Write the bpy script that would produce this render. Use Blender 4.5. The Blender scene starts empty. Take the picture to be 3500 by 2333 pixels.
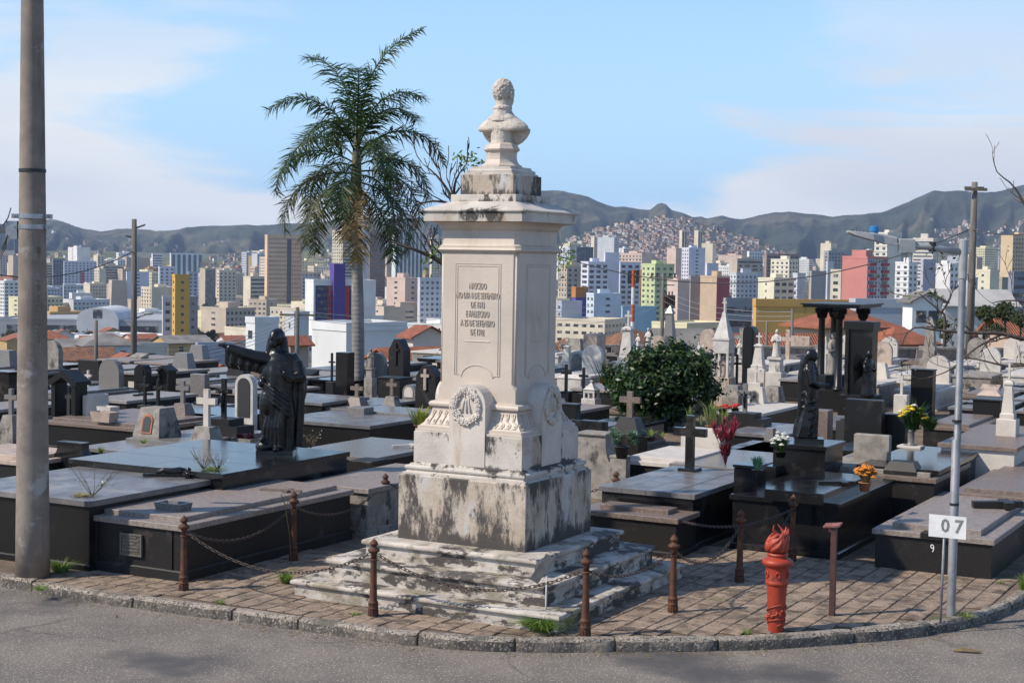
import bpy, bmesh, math, random
from mathutils import Vector, Matrix, noise
R = math.radians
PI = math.pi
SC = bpy.context.scene
COL = SC.collection
# ------------------------------------------------------------------ camera
CAM_H, FPX, PITCH, ROLL = 3.2, 5350.0, 0.053578, 0.015849
W, H = 3500.0, 2333.0
cd = bpy.data.cameras.new('camera'); cam = bpy.data.objects.new('camera', cd); COL.objects.link(cam)
cd.sensor_width = 36.0; cd.lens = 36.0 * FPX / W; cd.clip_start = 0.1; cd.clip_end = 30000
cam.matrix_world = Matrix.Translation((0, 0, CAM_H)) @ Matrix.Rotation(PI / 2 - PITCH, 4, 'X') @ Matrix.Rotation(ROLL, 4, 'Z')
SC.camera = cam
# ------------------------------------------------------------------ light
SUN_EL, SUN_AZ = R(43), R(-162)          # azimuth of the sun seen from above, measured from +x
SDIR = Vector((math.cos(SUN_EL) * math.cos(SUN_AZ), math.cos(SUN_EL) * math.sin(SUN_AZ), math.sin(SUN_EL)))
sd = bpy.data.lights.new('sun', 'SUN'); sd.energy = 4.0; sd.angle = R(0.6); sd.color = (1.0, 0.90, 0.76)
sun = bpy.data.objects.new('sun', sd); COL.objects.link(sun)
sun.rotation_euler = SDIR.to_track_quat('Z', 'Y').to_euler()
wd = bpy.data.worlds.new('World'); SC.world = wd; wd.use_nodes = True
nt = wd.node_tree; nt.nodes.clear()
def N(t, **k):
    n = nt.nodes.new(t)
    for a, b in k.items(): setattr(n, a, b)
    return n
def L(a, b): nt.links.new(a, b)
sky = N('ShaderNodeTexSky', sky_type='NISHITA', sun_disc=False, sun_elevation=SUN_EL, altitude=850,
        air_density=1.0, dust_density=0.3, ozone_density=3.0)
sky.sun_rotation = math.atan2(SDIR.x, SDIR.y)
bg = N('ShaderNodeBackground'); bg.inputs[1].default_value = 0.15
out = N('ShaderNodeOutputWorld')
tc = N('ShaderNodeTexCoord')
sep = N('ShaderNodeSeparateXYZ'); L(tc.outputs['Generated'], sep.inputs[0])
# thin cloud sheets: noise over the direction, flattened so that they lie in streaks along the horizon
mp = N('ShaderNodeMapping'); mp.inputs['Scale'].default_value = (2.2, 2.2, 9.0); mp.inputs['Location'].default_value = (5.2, 2.2, 1.3)
L(tc.outputs['Generated'], mp.inputs[0])
n1 = N('ShaderNodeTexNoise'); n1.inputs['Scale'].default_value = 1.5; n1.inputs['Detail'].default_value = 9; n1.inputs['Roughness'].default_value = 0.58
n1.inputs['Distortion'].default_value = 0.5
L(mp.outputs[0], n1.inputs['Vector'])
mr = N('ShaderNodeMapRange', interpolation_type='SMOOTHSTEP'); mr.inputs['From Min'].default_value = 0.45; mr.inputs['From Max'].default_value = 0.60
bias = N('ShaderNodeMapRange'); bias.inputs['From Min'].default_value = 0.0; bias.inputs['From Max'].default_value = 0.13; bias.inputs['To Min'].default_value = 0.09; bias.inputs['To Max'].default_value = -0.005
L(sep.outputs[2], bias.inputs[0])
ba = N('ShaderNodeMath', operation='ADD'); L(n1.outputs['Fac'], ba.inputs[0]); L(bias.outputs[0], ba.inputs[1])
azm = N('ShaderNodeMath', operation='ARCTAN2'); L(sep.outputs[0], azm.inputs[0]); L(sep.outputs[1], azm.inputs[1])
azk = N('ShaderNodeMath', operation='MULTIPLY'); L(azm.outputs[0], azk.inputs[0]); azk.inputs[1].default_value = 11.0
azc = N('ShaderNodeMath', operation='COSINE'); L(azk.outputs[0], azc.inputs[0])
azs = N('ShaderNodeMath', operation='MULTIPLY_ADD'); L(azc.outputs[0], azs.inputs[0]); azs.inputs[1].default_value = -0.105; L(ba.outputs[0], azs.inputs[2])   # cloud banks follow one another round the horizon
L(azs.outputs[0], mr.inputs[0])
el = N('ShaderNodeMapRange', interpolation_type='SMOOTHSTEP'); el.inputs['From Min'].default_value = 0.075; el.inputs['From Max'].default_value = 0.19
el.inputs['To Min'].default_value = 1.0; el.inputs['To Max'].default_value = 0.12
L(sep.outputs[2], el.inputs[0])
hz = N('ShaderNodeMapRange', interpolation_type='SMOOTHSTEP'); hz.inputs['From Min'].default_value = 0.0; hz.inputs['From Max'].default_value = 0.30
hz.inputs['To Min'].default_value = 0.97; hz.inputs['To Max'].default_value = 0.0
L(sep.outputs[2], hz.inputs[0])
tint = N('ShaderNodeMixRGB', blend_type='MULTIPLY'); tint.inputs[0].default_value = 1.0; tint.inputs[2].default_value = (0.90, 0.97, 1.0, 1)
L(sky.outputs[0], tint.inputs[1])
low = N('ShaderNodeMixRGB'); low.inputs[2].default_value = (2.55, 4.0, 5.6, 1)      # pale air low in the sky
L(hz.outputs[0], low.inputs[0]); L(tint.outputs[0], low.inputs[1])
mul = N('ShaderNodeMath', operation='MULTIPLY'); L(mr.outputs[0], mul.inputs[0]); L(el.outputs[0], mul.inputs[1])
ml = N('ShaderNodeMath', operation='MULTIPLY'); L(mul.outputs[0], ml.inputs[0]); ml.inputs[1].default_value = 0.95
n2 = N('ShaderNodeTexNoise'); n2.inputs['Scale'].default_value = 1.1; n2.inputs['Detail'].default_value = 4; L(mp.outputs[0], n2.inputs['Vector'])
m2 = N('ShaderNodeMapRange', interpolation_type='SMOOTHSTEP'); m2.inputs['From Min'].default_value = 0.40; m2.inputs['From Max'].default_value = 0.62; L(n2.outputs['Fac'], m2.inputs[0])
cc = N('ShaderNodeMixRGB'); cc.inputs[1].default_value = (4.75, 4.9, 5.1, 1); cc.inputs[2].default_value = (3.95, 4.15, 4.6, 1); L(m2.outputs[0], cc.inputs[0])
cl = N('ShaderNodeMixRGB'); L(cc.outputs[0], cl.inputs[2])
L(ml.outputs[0], cl.inputs[0]); L(low.outputs[0], cl.inputs[1])
L(cl.outputs[0], bg.inputs[0]); L(bg.outputs[0], out.inputs[0])
SC.view_settings.view_transform = 'Standard'; SC.view_settings.look = 'None'
SC.view_settings.gamma = 1.0; SC.view_settings.exposure = 0.36
SC.cycles.use_denoising = True
SC.cycles.max_bounces = 6; SC.cycles.diffuse_bounces = 3; SC.cycles.glossy_bounces = 3; SC.cycles.volume_bounces = 0
SC.cycles.transparent_max_bounces = 6
SC.cycles.sample_clamp_indirect = 6.0

# ------------------------------------------------------------------ placing
CP, SP, CR, SR = math.cos(PITCH), math.sin(PITCH), math.cos(ROLL), math.sin(ROLL)
def ray(u, v):
    x, y = u - W / 2, v - H / 2
    X, Y = x * CR + y * SR, -x * SR + y * CR
    return Vector((X / FPX, CP - SP * Y / FPX, -SP - CP * Y / FPX))
VS = 3500.0 / 2352.0
def P(u, v, z=0.0):            # point of the plane z seen at (u, v), in the photograph's 2352 x 1568 view
    d = ray(u * VS, v * VS); t = (z - CAM_H) / d.z
    return Vector((d.x * t, d.y * t, z))
def PD(u, v, D):               # point at the forward distance D
    d = ray(u * VS, v * VS); t = D / d.y
    return Vector((d.x * t, D, CAM_H + d.z * t))
def UV(p):
    x, y, z = p[0], p[1], p[2] - CAM_H
    yf = y * CP - z * SP; zu = z * CP + y * SP
    X, Y = x / yf * FPX, -zu / yf * FPX
    return ((W / 2 + X * CR - Y * SR) / VS, (H / 2 + X * SR + Y * CR) / VS)
TH = 0.4994178                 # the graves' grid is turned by this from the view
GX = Vector((math.cos(TH), -math.sin(TH), 0)); GY = Vector((math.sin(TH), math.cos(TH), 0))
def grid(p): return (p[0] * GX.x + p[1] * GX.y, p[0] * GY.x + p[1] * GY.y)
def ungrid(a, b, z=0.0): q = GX * a + GY * b; return Vector((q.x, q.y, z))

# ------------------------------------------------------------------ mesh builder
class MB:
    def __init__(s): s.v = []; s.f = []
    def add(s, vs, fs):
        o = len(s.v); s.v.extend(tuple(v) for v in vs); s.f.extend(tuple(i + o for i in f) for f in fs); return s
    def box(s, x0, x1, y0, y1, z0, z1, b=0.0):
        if b:
            r = [[(x0, y0, z0), (x1, y0, z0), (x1, y1, z0), (x0, y1, z0)], [(x0, y0, z1 - b), (x1, y0, z1 - b), (x1, y1, z1 - b), (x0, y1, z1 - b)],
                 [(x0 + b, y0 + b, z1), (x1 - b, y0 + b, z1), (x1 - b, y1 - b, z1), (x0 + b, y1 - b, z1)]]
            return s.loft(r)
        return s.add([(x0, y0, z0), (x1, y0, z0), (x1, y1, z0), (x0, y1, z0), (x0, y0, z1), (x1, y0, z1), (x1, y1, z1), (x0, y1, z1)],
                     [(0, 3, 2, 1), (4, 5, 6, 7), (0, 1, 5, 4), (1, 2, 6, 5), (2, 3, 7, 6), (3, 0, 4, 7)])
    def obox(s, c, sx, sy, sz, rot=None):
        c = Vector(c); M_ = rot or Matrix.Identity(3)
        vs = [c + M_ @ Vector((i * sx / 2, j * sy / 2, k * sz / 2)) for k in (-1, 1) for i, j in ((-1, -1), (1, -1), (1, 1), (-1, 1))]
        return s.add(vs, [(0, 3, 2, 1), (4, 5, 6, 7), (0, 1, 5, 4), (1, 2, 6, 5), (2, 3, 7, 6), (3, 0, 4, 7)])
    def loft(s, rings, caps=True, closed=True):
        n = len(rings[0]); vs = [p for r in rings for p in r]; fs = []
        m = n if closed else n - 1
        for i in range(len(rings) - 1):
            for j in range(m):
                k = (j + 1) % n
                fs.append((i * n + j, i * n + k, (i + 1) * n + k, (i + 1) * n + j))
        if caps and closed:
            fs.append(tuple(range(n - 1, -1, -1))); fs.append(tuple((len(rings) - 1) * n + j for j in range(n)))
        return s.add(vs, fs)
    def prism(s, poly, z0, z1): return s.loft([[(x, y, z0) for x, y in poly], [(x, y, z1) for x, y in poly]])
    def xz(s, poly, y0, y1): return s.loft([[(x, y1, z) for x, z in poly], [(x, y0, z) for x, z in poly]])
    def yz(s, poly, x0, x1): return s.loft([[(x0, y, z) for y, z in poly], [(x1, y, z) for y, z in poly]])
    def sq(s, prof, ax=1.0, ay=1.0, cx=0.0, cy=0.0):
        return s.loft([[(cx - w * ax, cy - w * ay, z), (cx + w * ax, cy - w * ay, z), (cx + w * ax, cy + w * ay, z), (cx - w * ax, cy + w * ay, z)] for w, z in prof])
    def lathe(s, prof, n=12, cx=0.0, cy=0.0, ph=0.0, ex=1.0, ey=1.0):
        return s.loft([[(cx + ex * r * math.cos(ph + 2 * PI * k / n), cy + ey * r * math.sin(ph + 2 * PI * k / n), z) for k in range(n)] for r, z in prof])
    def tube(s, path, rad, n=6, caps=True):
        path = [Vector(p) for p in path]; rings = []; up = None
        for i, p in enumerate(path):
            t = (path[min(i + 1, len(path) - 1)] - path[max(i - 1, 0)])
            t = t.normalized() if t.length > 1e-9 else Vector((0, 0, 1))
            if up is None: up = t.orthogonal().normalized()
            else:
                up = up - t * up.dot(t); up = up.normalized() if up.length > 1e-6 else t.orthogonal().normalized()
            w = t.cross(up); r = rad[i] if isinstance(rad, (list, tuple)) else rad
            rings.append([p + (up * math.cos(2 * PI * k / n) + w * math.sin(2 * PI * k / n)) * r for k in range(n)])
        return s.loft(rings, caps)
    def ell(s, c, rx, ry, rz, n=12, m=8, rot=None):
        c = Vector(c); rings = []
        for i in range(m + 1):
            a = -PI / 2 + PI * i / m; cr = max(math.cos(a), 0.02)
            q = [Vector((rx * cr * math.cos(2 * PI * k / n), ry * cr * math.sin(2 * PI * k / n), rz * math.sin(a))) for k in range(n)]
            rings.append([c + (rot @ p if rot else p) for p in q])
        return s.loft(rings)
    def xf(s, M_, i0=0):
        for i in range(i0, len(s.v)): s.v[i] = tuple(M_ @ Vector(s.v[i]))
        return s
    def mesh(s, name, mat=None, smooth=False):
        me = bpy.data.meshes.new(name); me.from_pydata(s.v, [], s.f)
        if mat is not None: me.materials.append(mat)
        if smooth: me.polygons.foreach_set('use_smooth', [True] * len(me.polygons))
        me.update(); return me
    def build(s, name, mat, parent=None, smooth=False, loc=None, rz=0.0):
        return inst(name, s.mesh(name, mat, smooth), parent, loc, rz)
def inst(name, me, parent=None, loc=None, rz=0.0, scale=None):
    o = bpy.data.objects.new(name, me); COL.objects.link(o)
    if parent is not None: o.parent = parent
    if loc is not None: o.location = loc
    if rz: o.rotation_euler[2] = rz
    if scale is not None: o.scale = scale
    return o
def autosmooth(o, ang=40):
    me = o.data; me.polygons.foreach_set('use_smooth', [True] * len(me.polygons))
    me.set_sharp_from_angle(angle=R(ang)); return o
def tag(o, label=None, cat=None, group=None, kind=None):
    if label: o['label'] = label
    if cat: o['category'] = cat
    if group: o['group'] = group
    if kind: o['kind'] = kind
    return o
def thing(name, label, cat, loc=(0, 0, 0), rz=0.0, group=None):
    o = bpy.data.objects.new(name, None); COL.objects.link(o); o.location = loc; o.rotation_euler[2] = rz; o.empty_display_size = 0.1
    return tag(o, label, cat, group)
def one(o, label, cat, group=None): return tag(o, label, cat, group)
def copy_tree(o, parent=None):
    c = o.copy(); COL.objects.link(c); c.parent = parent
    for ch in list(o.children): copy_tree(ch, c)
    return c
def text_mesh(body, size, extrude, mat, cx=1.0, bold=0.0):
    cu = bpy.data.curves.new('lettering', 'FONT'); cu.body = body; cu.size = size; cu.extrude = extrude; cu.offset = bold
    cu.align_x = 'CENTER'; cu.align_y = 'CENTER'; cu.resolution_u = 2
    ob = bpy.data.objects.new('lettering', cu); COL.objects.link(ob)
    dg = bpy.context.evaluated_depsgraph_get()
    me = bpy.data.meshes.new_from_object(ob.evaluated_get(dg)); bpy.data.objects.remove(ob)
    me.transform(Matrix.Scale(cx, 4, (1, 0, 0))); me.materials.clear(); me.materials.append(mat); return me
ORD = ['first', 'second', 'third', 'fourth', 'fifth', 'sixth', 'seventh', 'eighth', 'ninth', 'tenth', 'eleventh', 'twelfth', 'thirteenth', 'fourteenth', 'fifteenth', 'sixteenth', 'seventeenth', 'eighteenth', 'nineteenth', 'twentieth']
def ordinal(i):
    if i < 20: return ORD[i]
    n = i + 1; return '%d%s' % (n, 'th' if 10 <= n % 100 <= 20 else {1: 'st', 2: 'nd', 3: 'rd'}.get(n % 10, 'th'))
def uniquify(objs, tail='from the left among those alike'):
    by = {}
    for o in objs: by.setdefault(o['label'], []).append(o)
    for lab, os_ in by.items():
        if len(os_) > 1:
            os_.sort(key=lambda o: UV(o.location)[0])
            for i, o in enumerate(os_): o['label'] = '%s, %s %s' % (lab, ordinal(i), tail)

# ------------------------------------------------------------------ materials
MATS = {}
def rgba(c): return (c[0], c[1], c[2], 1.0)
def pm(name, col, col2=None, ns=4.0, rough=0.6, bump=0.0, bs=60.0, spec=0.5, metal=0.0, stretch=(1, 1, 1), nlo=0.35, nhi=0.65,
       stain=None, sscale=3.0, sstr=(1, 1, 1), slo=0.5, shi=0.62, sdetail=8.0, speck=None, kscale=300.0, klo=0.62, khi=0.68,
       rough2=None, rand=0.0, wave=None, sub=0.0, coat=0.0, emit=None, stain2=None, s2scale=1.0, s2lo=0.5, s2hi=0.7, s2str=(1, 1, 1), srough=0.68, zst=()):
    if name in MATS: return MATS[name]
    m = bpy.data.materials.new(name); m.use_nodes = True; t = m.node_tree; b = t.nodes['Principled BSDF']
    def n_(k): return t.nodes.new(k)
    tcn = n_('ShaderNodeTexCoord'); oi = n_('ShaderNodeObjectInfo')
    mu = n_('ShaderNodeVectorMath'); mu.operation = 'SCALE'; mu.inputs['Scale'].default_value = 37.0
    cx = n_('ShaderNodeCombineXYZ')
    for i in range(3): t.links.new(oi.outputs['Random'], cx.inputs[i])
    t.links.new(cx.outputs[0], mu.inputs[0])
    ad = n_('ShaderNodeVectorMath'); ad.operation = 'ADD'
    t.links.new(tcn.outputs['Object'], ad.inputs[0]); t.links.new(mu.outputs[0], ad.inputs[1])
    def nz(scale, st, detail=6.0, rg=0.6):
        mpn = n_('ShaderNodeMapping'); mpn.inputs['Scale'].default_value = st; t.links.new(ad.outputs[0], mpn.inputs[0])
        q = n_('ShaderNodeTexNoise'); q.inputs['Scale'].default_value = scale; q.inputs['Detail'].default_value = detail; q.inputs['Roughness'].default_value = rg
        t.links.new(mpn.outputs[0], q.inputs['Vector']); return q
    def rng(src, lo, hi, a=0.0, c=1.0):
        q = n_('ShaderNodeMapRange'); q.interpolation_type = 'SMOOTHSTEP'
        q.inputs['From Min'].default_value = lo; q.inputs['From Max'].default_value = hi; q.inputs['To Min'].default_value = a; q.inputs['To Max'].default_value = c
        t.links.new(src, q.inputs[0]); return q.outputs[0]
    def mix(f, a, c):
        q = n_('ShaderNodeMixRGB')
        t.links.new(f, q.inputs[0])
        for i, x in ((1, a), (2, c)):
            if isinstance(x, tuple): q.inputs[i].default_value = rgba(x)
            else: t.links.new(x, q.inputs[i])
        return q.outputs[0]
    c = tuple(col)
    if col2 is not None: c = mix(rng(nz(ns, stretch).outputs['Fac'], nlo, nhi), tuple(col), tuple(col2))
    if speck: c = mix(rng(nz(kscale, (1, 1, 1), 2.0).outputs['Fac'], klo, khi), c, tuple(speck))
    if stain2: c = mix(rng(nz(s2scale, s2str, 5.0).outputs['Fac'], s2lo, s2hi), c, tuple(stain2))
    sf = None
    if stain:
        so = nz(sscale, sstr, sdetail, srough).outputs['Fac']
        if zst:            # rain runs and lichen settle on ledges: more growth near these heights
            sx_ = n_('ShaderNodeSeparateXYZ'); t.links.new(tcn.outputs['Object'], sx_.inputs[0])
            for z0_, amp_, wid_ in zst:
                d_ = n_('ShaderNodeMath'); d_.operation = 'SUBTRACT'; t.links.new(sx_.outputs[2], d_.inputs[0]); d_.inputs[1].default_value = z0_
                a_ = n_('ShaderNodeMath'); a_.operation = 'ABSOLUTE'; t.links.new(d_.outputs[0], a_.inputs[0])
                r_ = n_('ShaderNodeMapRange'); r_.inputs['From Max'].default_value = wid_; r_.inputs['To Min'].default_value = amp_; r_.inputs['To Max'].default_value = 0.0; t.links.new(a_.outputs[0], r_.inputs[0])
                p_ = n_('ShaderNodeMath'); p_.operation = 'ADD'; t.links.new(so, p_.inputs[0]); t.links.new(r_.outputs[0], p_.inputs[1]); so = p_.outputs[0]
        sf = rng(so, slo, shi); c = mix(sf, c, tuple(stain))
    if rand:
        hs = n_('ShaderNodeHueSaturation'); rv = n_('ShaderNodeMapRange'); rv.inputs['To Min'].default_value = 1 - rand; rv.inputs['To Max'].default_value = 1 + rand
        t.links.new(oi.outputs['Random'], rv.inputs[0]); t.links.new(rv.outputs[0], hs.inputs['Value'])
        if isinstance(c, tuple): hs.inputs['Color'].default_value = rgba(c)
        else: t.links.new(c, hs.inputs['Color'])
        c = hs.outputs[0]
    if isinstance(c, tuple): b.inputs['Base Color'].default_value = rgba(c)
    else: t.links.new(c, b.inputs['Base Color'])
    if rough2 is not None: t.links.new(rng(nz(ns * 1.7, stretch).outputs['Fac'], 0.3, 0.7, rough, rough2), b.inputs['Roughness'])
    else: b.inputs['Roughness'].default_value = rough
    b.inputs['Specular IOR Level'].default_value = spec; b.inputs['Metallic'].default_value = metal
    if sub: b.inputs['Subsurface Weight'].default_value = sub
    if coat: b.inputs['Coat Weight'].default_value = coat
    if emit: b.inputs['Emission Color'].default_value = rgba(emit); b.inputs['Emission Strength'].default_value = 1.0
    if bump or wave:
        bp = n_('ShaderNodeBump'); bp.inputs['Strength'].default_value = 1.0; bp.inputs['Distance'].default_value = bump or 0.01
        h = nz(bs, (1, 1, 1), 5.0).outputs['Fac']
        if wave:
            wv = n_('ShaderNodeTexWave'); wv.bands_direction = wave[0]; wv.inputs['Scale'].default_value = wave[1]; wv.inputs['Distortion'].default_value = 0.3
            t.links.new(tcn.outputs['Object'], wv.inputs['Vector'])
            mm = n_('ShaderNodeMath'); mm.operation = 'ADD'; t.links.new(wv.outputs['Fac'], mm.inputs[0]); t.links.new(h, mm.inputs[1]); h = mm.outputs[0]
        t.links.new(h, bp.inputs['Height']); t.links.new(bp.outputs[0], b.inputs['Normal'])
    MATS[name] = m; return m
# ================================================================== setting: ground, road, kerb
M_asphalt = pm('asphalt', (0.1926, 0.1646, 0.1378), (0.14, 0.1198, 0.1019), ns=1.3, rough=0.92, bump=0.008, bs=120, speck=(0.40, 0.365, 0.33), kscale=55, klo=0.57, khi=0.66,
               stain=(0.22, 0.155, 0.115), sscale=0.7, slo=0.60, shi=0.74, stain2=(0.075, 0.07, 0.068), s2scale=0.45, s2lo=0.52, s2hi=0.66)
M_kerb = pm('kerb_granite', (0.374, 0.319, 0.2585), (0.231, 0.198, 0.165), ns=9, rough=0.9, bump=0.02, bs=28, speck=(0.05, 0.045, 0.04), kscale=55, klo=0.53, khi=0.60, stain=(0.12, 0.11, 0.085), sscale=4, slo=0.52, shi=0.62)
M_kerbf = pm('kerb_face_dark', (0.15, 0.13, 0.11), (0.065, 0.059, 0.053), ns=7, rough=0.95, bump=0.02, bs=28, speck=(0.30, 0.27, 0.235), kscale=40, klo=0.58, khi=0.64, stain=(0.25, 0.215, 0.17), sscale=1.6, slo=0.54, shi=0.66)  # darker mix for the road-facing sides of the kerb stones
M_dirt = pm('dry_soil', (0.20, 0.145, 0.10), (0.12, 0.085, 0.06), ns=3, rough=1.0, bump=0.02, bs=30, stain=(0.09, 0.10, 0.045), sscale=2.2, slo=0.56, shi=0.64)
M_tile = pm('paving_tile', (0.32, 0.235, 0.17), (0.205, 0.15, 0.108), ns=5, rough=0.9, bump=0.010, bs=60, stain=(0.095, 0.068, 0.048), sscale=5, slo=0.47, shi=0.66, rand=0.15, speck=(0.16, 0.12, 0.088), kscale=75, klo=0.54, khi=0.62, stain2=(0.16, 0.15, 0.075), s2scale=1.6, s2lo=0.60, s2hi=0.72)
M_joint = pm('paving_bed', (0.075, 0.055, 0.042), (0.045, 0.035, 0.028), ns=6, rough=1.0)
mb = MB(); mb.add([(-60, -12, -0.10), (60, -12, -0.10), (60, 22, -0.10), (-60, 22, -0.10)], [(0, 1, 2, 3)])
tag(mb.build('road', M_asphalt), kind='structure')
def add_cracks(m, scale, width, col):
    t = m.node_tree; b = t.nodes['Principled BSDF']; src = b.inputs['Base Color'].links[0].from_socket
    tcn = t.nodes.new('ShaderNodeTexCoord'); nz_ = t.nodes.new('ShaderNodeTexNoise'); nz_.inputs['Scale'].default_value = 1.1; nz_.inputs['Detail'].default_value = 6; t.links.new(tcn.outputs['Object'], nz_.inputs['Vector'])
    va = t.nodes.new('ShaderNodeVectorMath'); va.operation = 'MULTIPLY_ADD'; va.inputs[1].default_value = (1.1, 1.1, 0); t.links.new(nz_.outputs['Color'], va.inputs[0]); t.links.new(tcn.outputs['Object'], va.inputs[2])
    vo = t.nodes.new('ShaderNodeTexVoronoi'); vo.feature = 'DISTANCE_TO_EDGE'; vo.inputs['Scale'].default_value = scale; t.links.new(va.outputs[0], vo.inputs['Vector'])
    mr_ = t.nodes.new('ShaderNodeMapRange'); mr_.inputs['From Min'].default_value = width * .35; mr_.inputs['From Max'].default_value = width; mr_.inputs['To Min'].default_value = 1; mr_.inputs['To Max'].default_value = 0; t.links.new(vo.outputs['Distance'], mr_.inputs[0])
    n3 = t.nodes.new('ShaderNodeTexNoise'); n3.inputs['Scale'].default_value = .5; t.links.new(tcn.outputs['Object'], n3.inputs['Vector'])
    m3 = t.nodes.new('ShaderNodeMapRange'); m3.inputs['From Min'].default_value = .48; m3.inputs['From Max'].default_value = .56; m3.inputs['To Max'].default_value = .4; t.links.new(n3.outputs['Fac'], m3.inputs[0])
    mm = t.nodes.new('ShaderNodeMath'); mm.operation = 'MULTIPLY'; t.links.new(mr_.outputs[0], mm.inputs[0]); t.links.new(m3.outputs[0], mm.inputs[1])
    mx_ = t.nodes.new('ShaderNodeMixRGB'); t.links.new(mm.outputs[0], mx_.inputs[0]); t.links.new(src, mx_.inputs[1]); mx_.inputs[2].default_value = rgba(col); t.links.new(mx_.outputs[0], b.inputs['Base Color'])
add_cracks(M_asphalt, 0.42, 0.010, (0.05, 0.045, 0.042))
# kerb line, measured along its top front edge
KP = [(-420, 1262), (-200, 1294), (0, 1324), (200, 1357), (370, 1381), (560, 1405), (760, 1432), (900, 1451), (1010, 1462), (1130, 1469), (1235, 1472), (1360, 1471), (1495, 1470), (1640, 1468),
      (1765, 1464), (1930, 1453), (2060, 1442), (2150, 1431), (2220, 1418), (2290, 1399), (2345, 1372), (2385, 1338), (2420, 1295), (2470, 1240)]
kp = [P(u, v, 0.0) for u, v in KP]
def resample(pts, step):
    out_ = [pts[0].copy()]; acc = 0.0
    dense = []
    for i in range(len(pts) - 1):
        p0, p1, p2, p3 = pts[max(i - 1, 0)], pts[i], pts[i + 1], pts[min(i + 2, len(pts) - 1)]
        for k in range(12):
            t = k / 12
            dense.append(0.5 * ((2 * p1) + (-p0 + p2) * t + (2 * p0 - 5 * p1 + 4 * p2 - p3) * t * t + (-p0 + 3 * p1 - 3 * p2 + p3) * t ** 3))
    dense.append(pts[-1]); last = dense[0]
    for q in dense[1:]:
        acc += (q - last).length; last = q
        if acc >= step: out_.append(q.copy()); acc = 0.0
    return out_
kline = resample(kp, 0.075)
knorm = []
for i in range(len(kline)):
    t = (kline[min(i + 1, len(kline) - 1)] - kline[max(i - 1, 0)]).normalized(); knorm.append(Vector((-t.y, t.x, 0)))   # inward, away from the road
plate = [(p + n * 0.05) for p, n in zip(kline[::4], knorm[::4])]
poly = [(p.x, p.y) for p in plate] + [(60, 40), (60, 56), (8, 53), (0.5, 44), (-60, 42), (-60, 34)]
mb = MB(); mb.prism(poly, -0.16, -0.013)
tag(mb.build('cemetery_ground', M_dirt), kind='structure')
kerb = bpy.data.objects.new('kerb', None); COL.objects.link(kerb); tag(kerb, kind='structure')
rng_ = random.Random(5); i = 0
while i < len(kline) - 4:
    n = rng_.randint(9, 15); j = min(i + n, len(kline) - 1); seg = range(i, j + 1)
    if j - i < 3: break
    rings = []; dz = rng_.uniform(-0.008, 0.012); dn = rng_.uniform(-0.008, 0.01)
    for k in seg:
        end = 0.022 if k in (i, j) else 0.0
        p, nn = kline[k].copy(), knorm[k]
        if k == i: p = p + (kline[k + 1] - kline[k]).normalized() * 0.012
        if k == j: p = p - (kline[k] - kline[k - 1]).normalized() * 0.012
        jt = lambda s_: noise.noise(Vector((p.x * 7 + s_, p.y * 7, s_ * 3.1))) * 0.012
        rings.append([p + nn * (dn + 0.004 + jt(1) + end) + Vector((0, 0, -0.2)), p + nn * (dn + jt(2) + end) + Vector((0, 0, -0.07)), p + nn * (dn + 0.006 + jt(3) + end) + Vector((0, 0, -0.022 + dz + jt(7))),
                      p + nn * (dn + 0.03 + jt(4)) + Vector((0, 0, 0.003 + dz + jt(5) * 0.6 - end * 0.5)), p + nn * (0.115 + jt(8)) + Vector((0, 0, 0.002 + dz + jt(6) * 0.5)), p + nn * 0.125 + Vector((0, 0, -0.2))])
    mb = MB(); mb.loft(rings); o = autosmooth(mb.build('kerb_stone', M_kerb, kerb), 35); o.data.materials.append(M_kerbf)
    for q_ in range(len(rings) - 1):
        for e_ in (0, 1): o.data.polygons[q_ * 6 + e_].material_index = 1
    i = j
# ---- paving: tiles laid on the graves' grid
MC = Vector((-0.12710, 15.12286, 0)); MGX, MGY = grid(MC)
pav = bpy.data.objects.new('pavement', None); COL.objects.link(pav); tag(pav, kind='structure')
front_r = grid(P(2050, 1303))[1]
def inside_kerb(p, off):
    best = min(range(len(kline)), key=lambda k: (kline[k].x - p.x) ** 2 + (kline[k].y - p.y) ** 2)
    return (p - kline[best]).dot(knorm[best]) > off
TS = 0.20; tiles = []
ga0, gb0 = MGX - 4.05, MGY - 3.6
bedpoly = []
for ia in range(62):
    for ib in range(42):
        a, b_ = ga0 + ia * TS, gb0 + ib * TS
        ca, cb = a + TS / 2, b_ + TS / 2
        if abs(ca - MGX) < 1.30 and abs(cb - MGY) < 1.30: continue
        if ca > MGX and cb > front_r + 0.1: continue
        if ca < MGX - 1.4 and cb > MGY + 0.5: continue
        if ca < MGX and cb > MGY + 2.0: continue
        p = ungrid(ca, cb)
        if all(inside_kerb(ungrid(a + q * TS, b_ + r_ * TS), 0.07) for q, r_ in ((0, 0), (1, 0), (1, 1), (0, 1))):
            u, v = UV(p)
            if -20 < u < 2420: tiles.append((v, a, b_))
tiles.sort(reverse=True)
g_ = 0.006
tmesh = []
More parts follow.
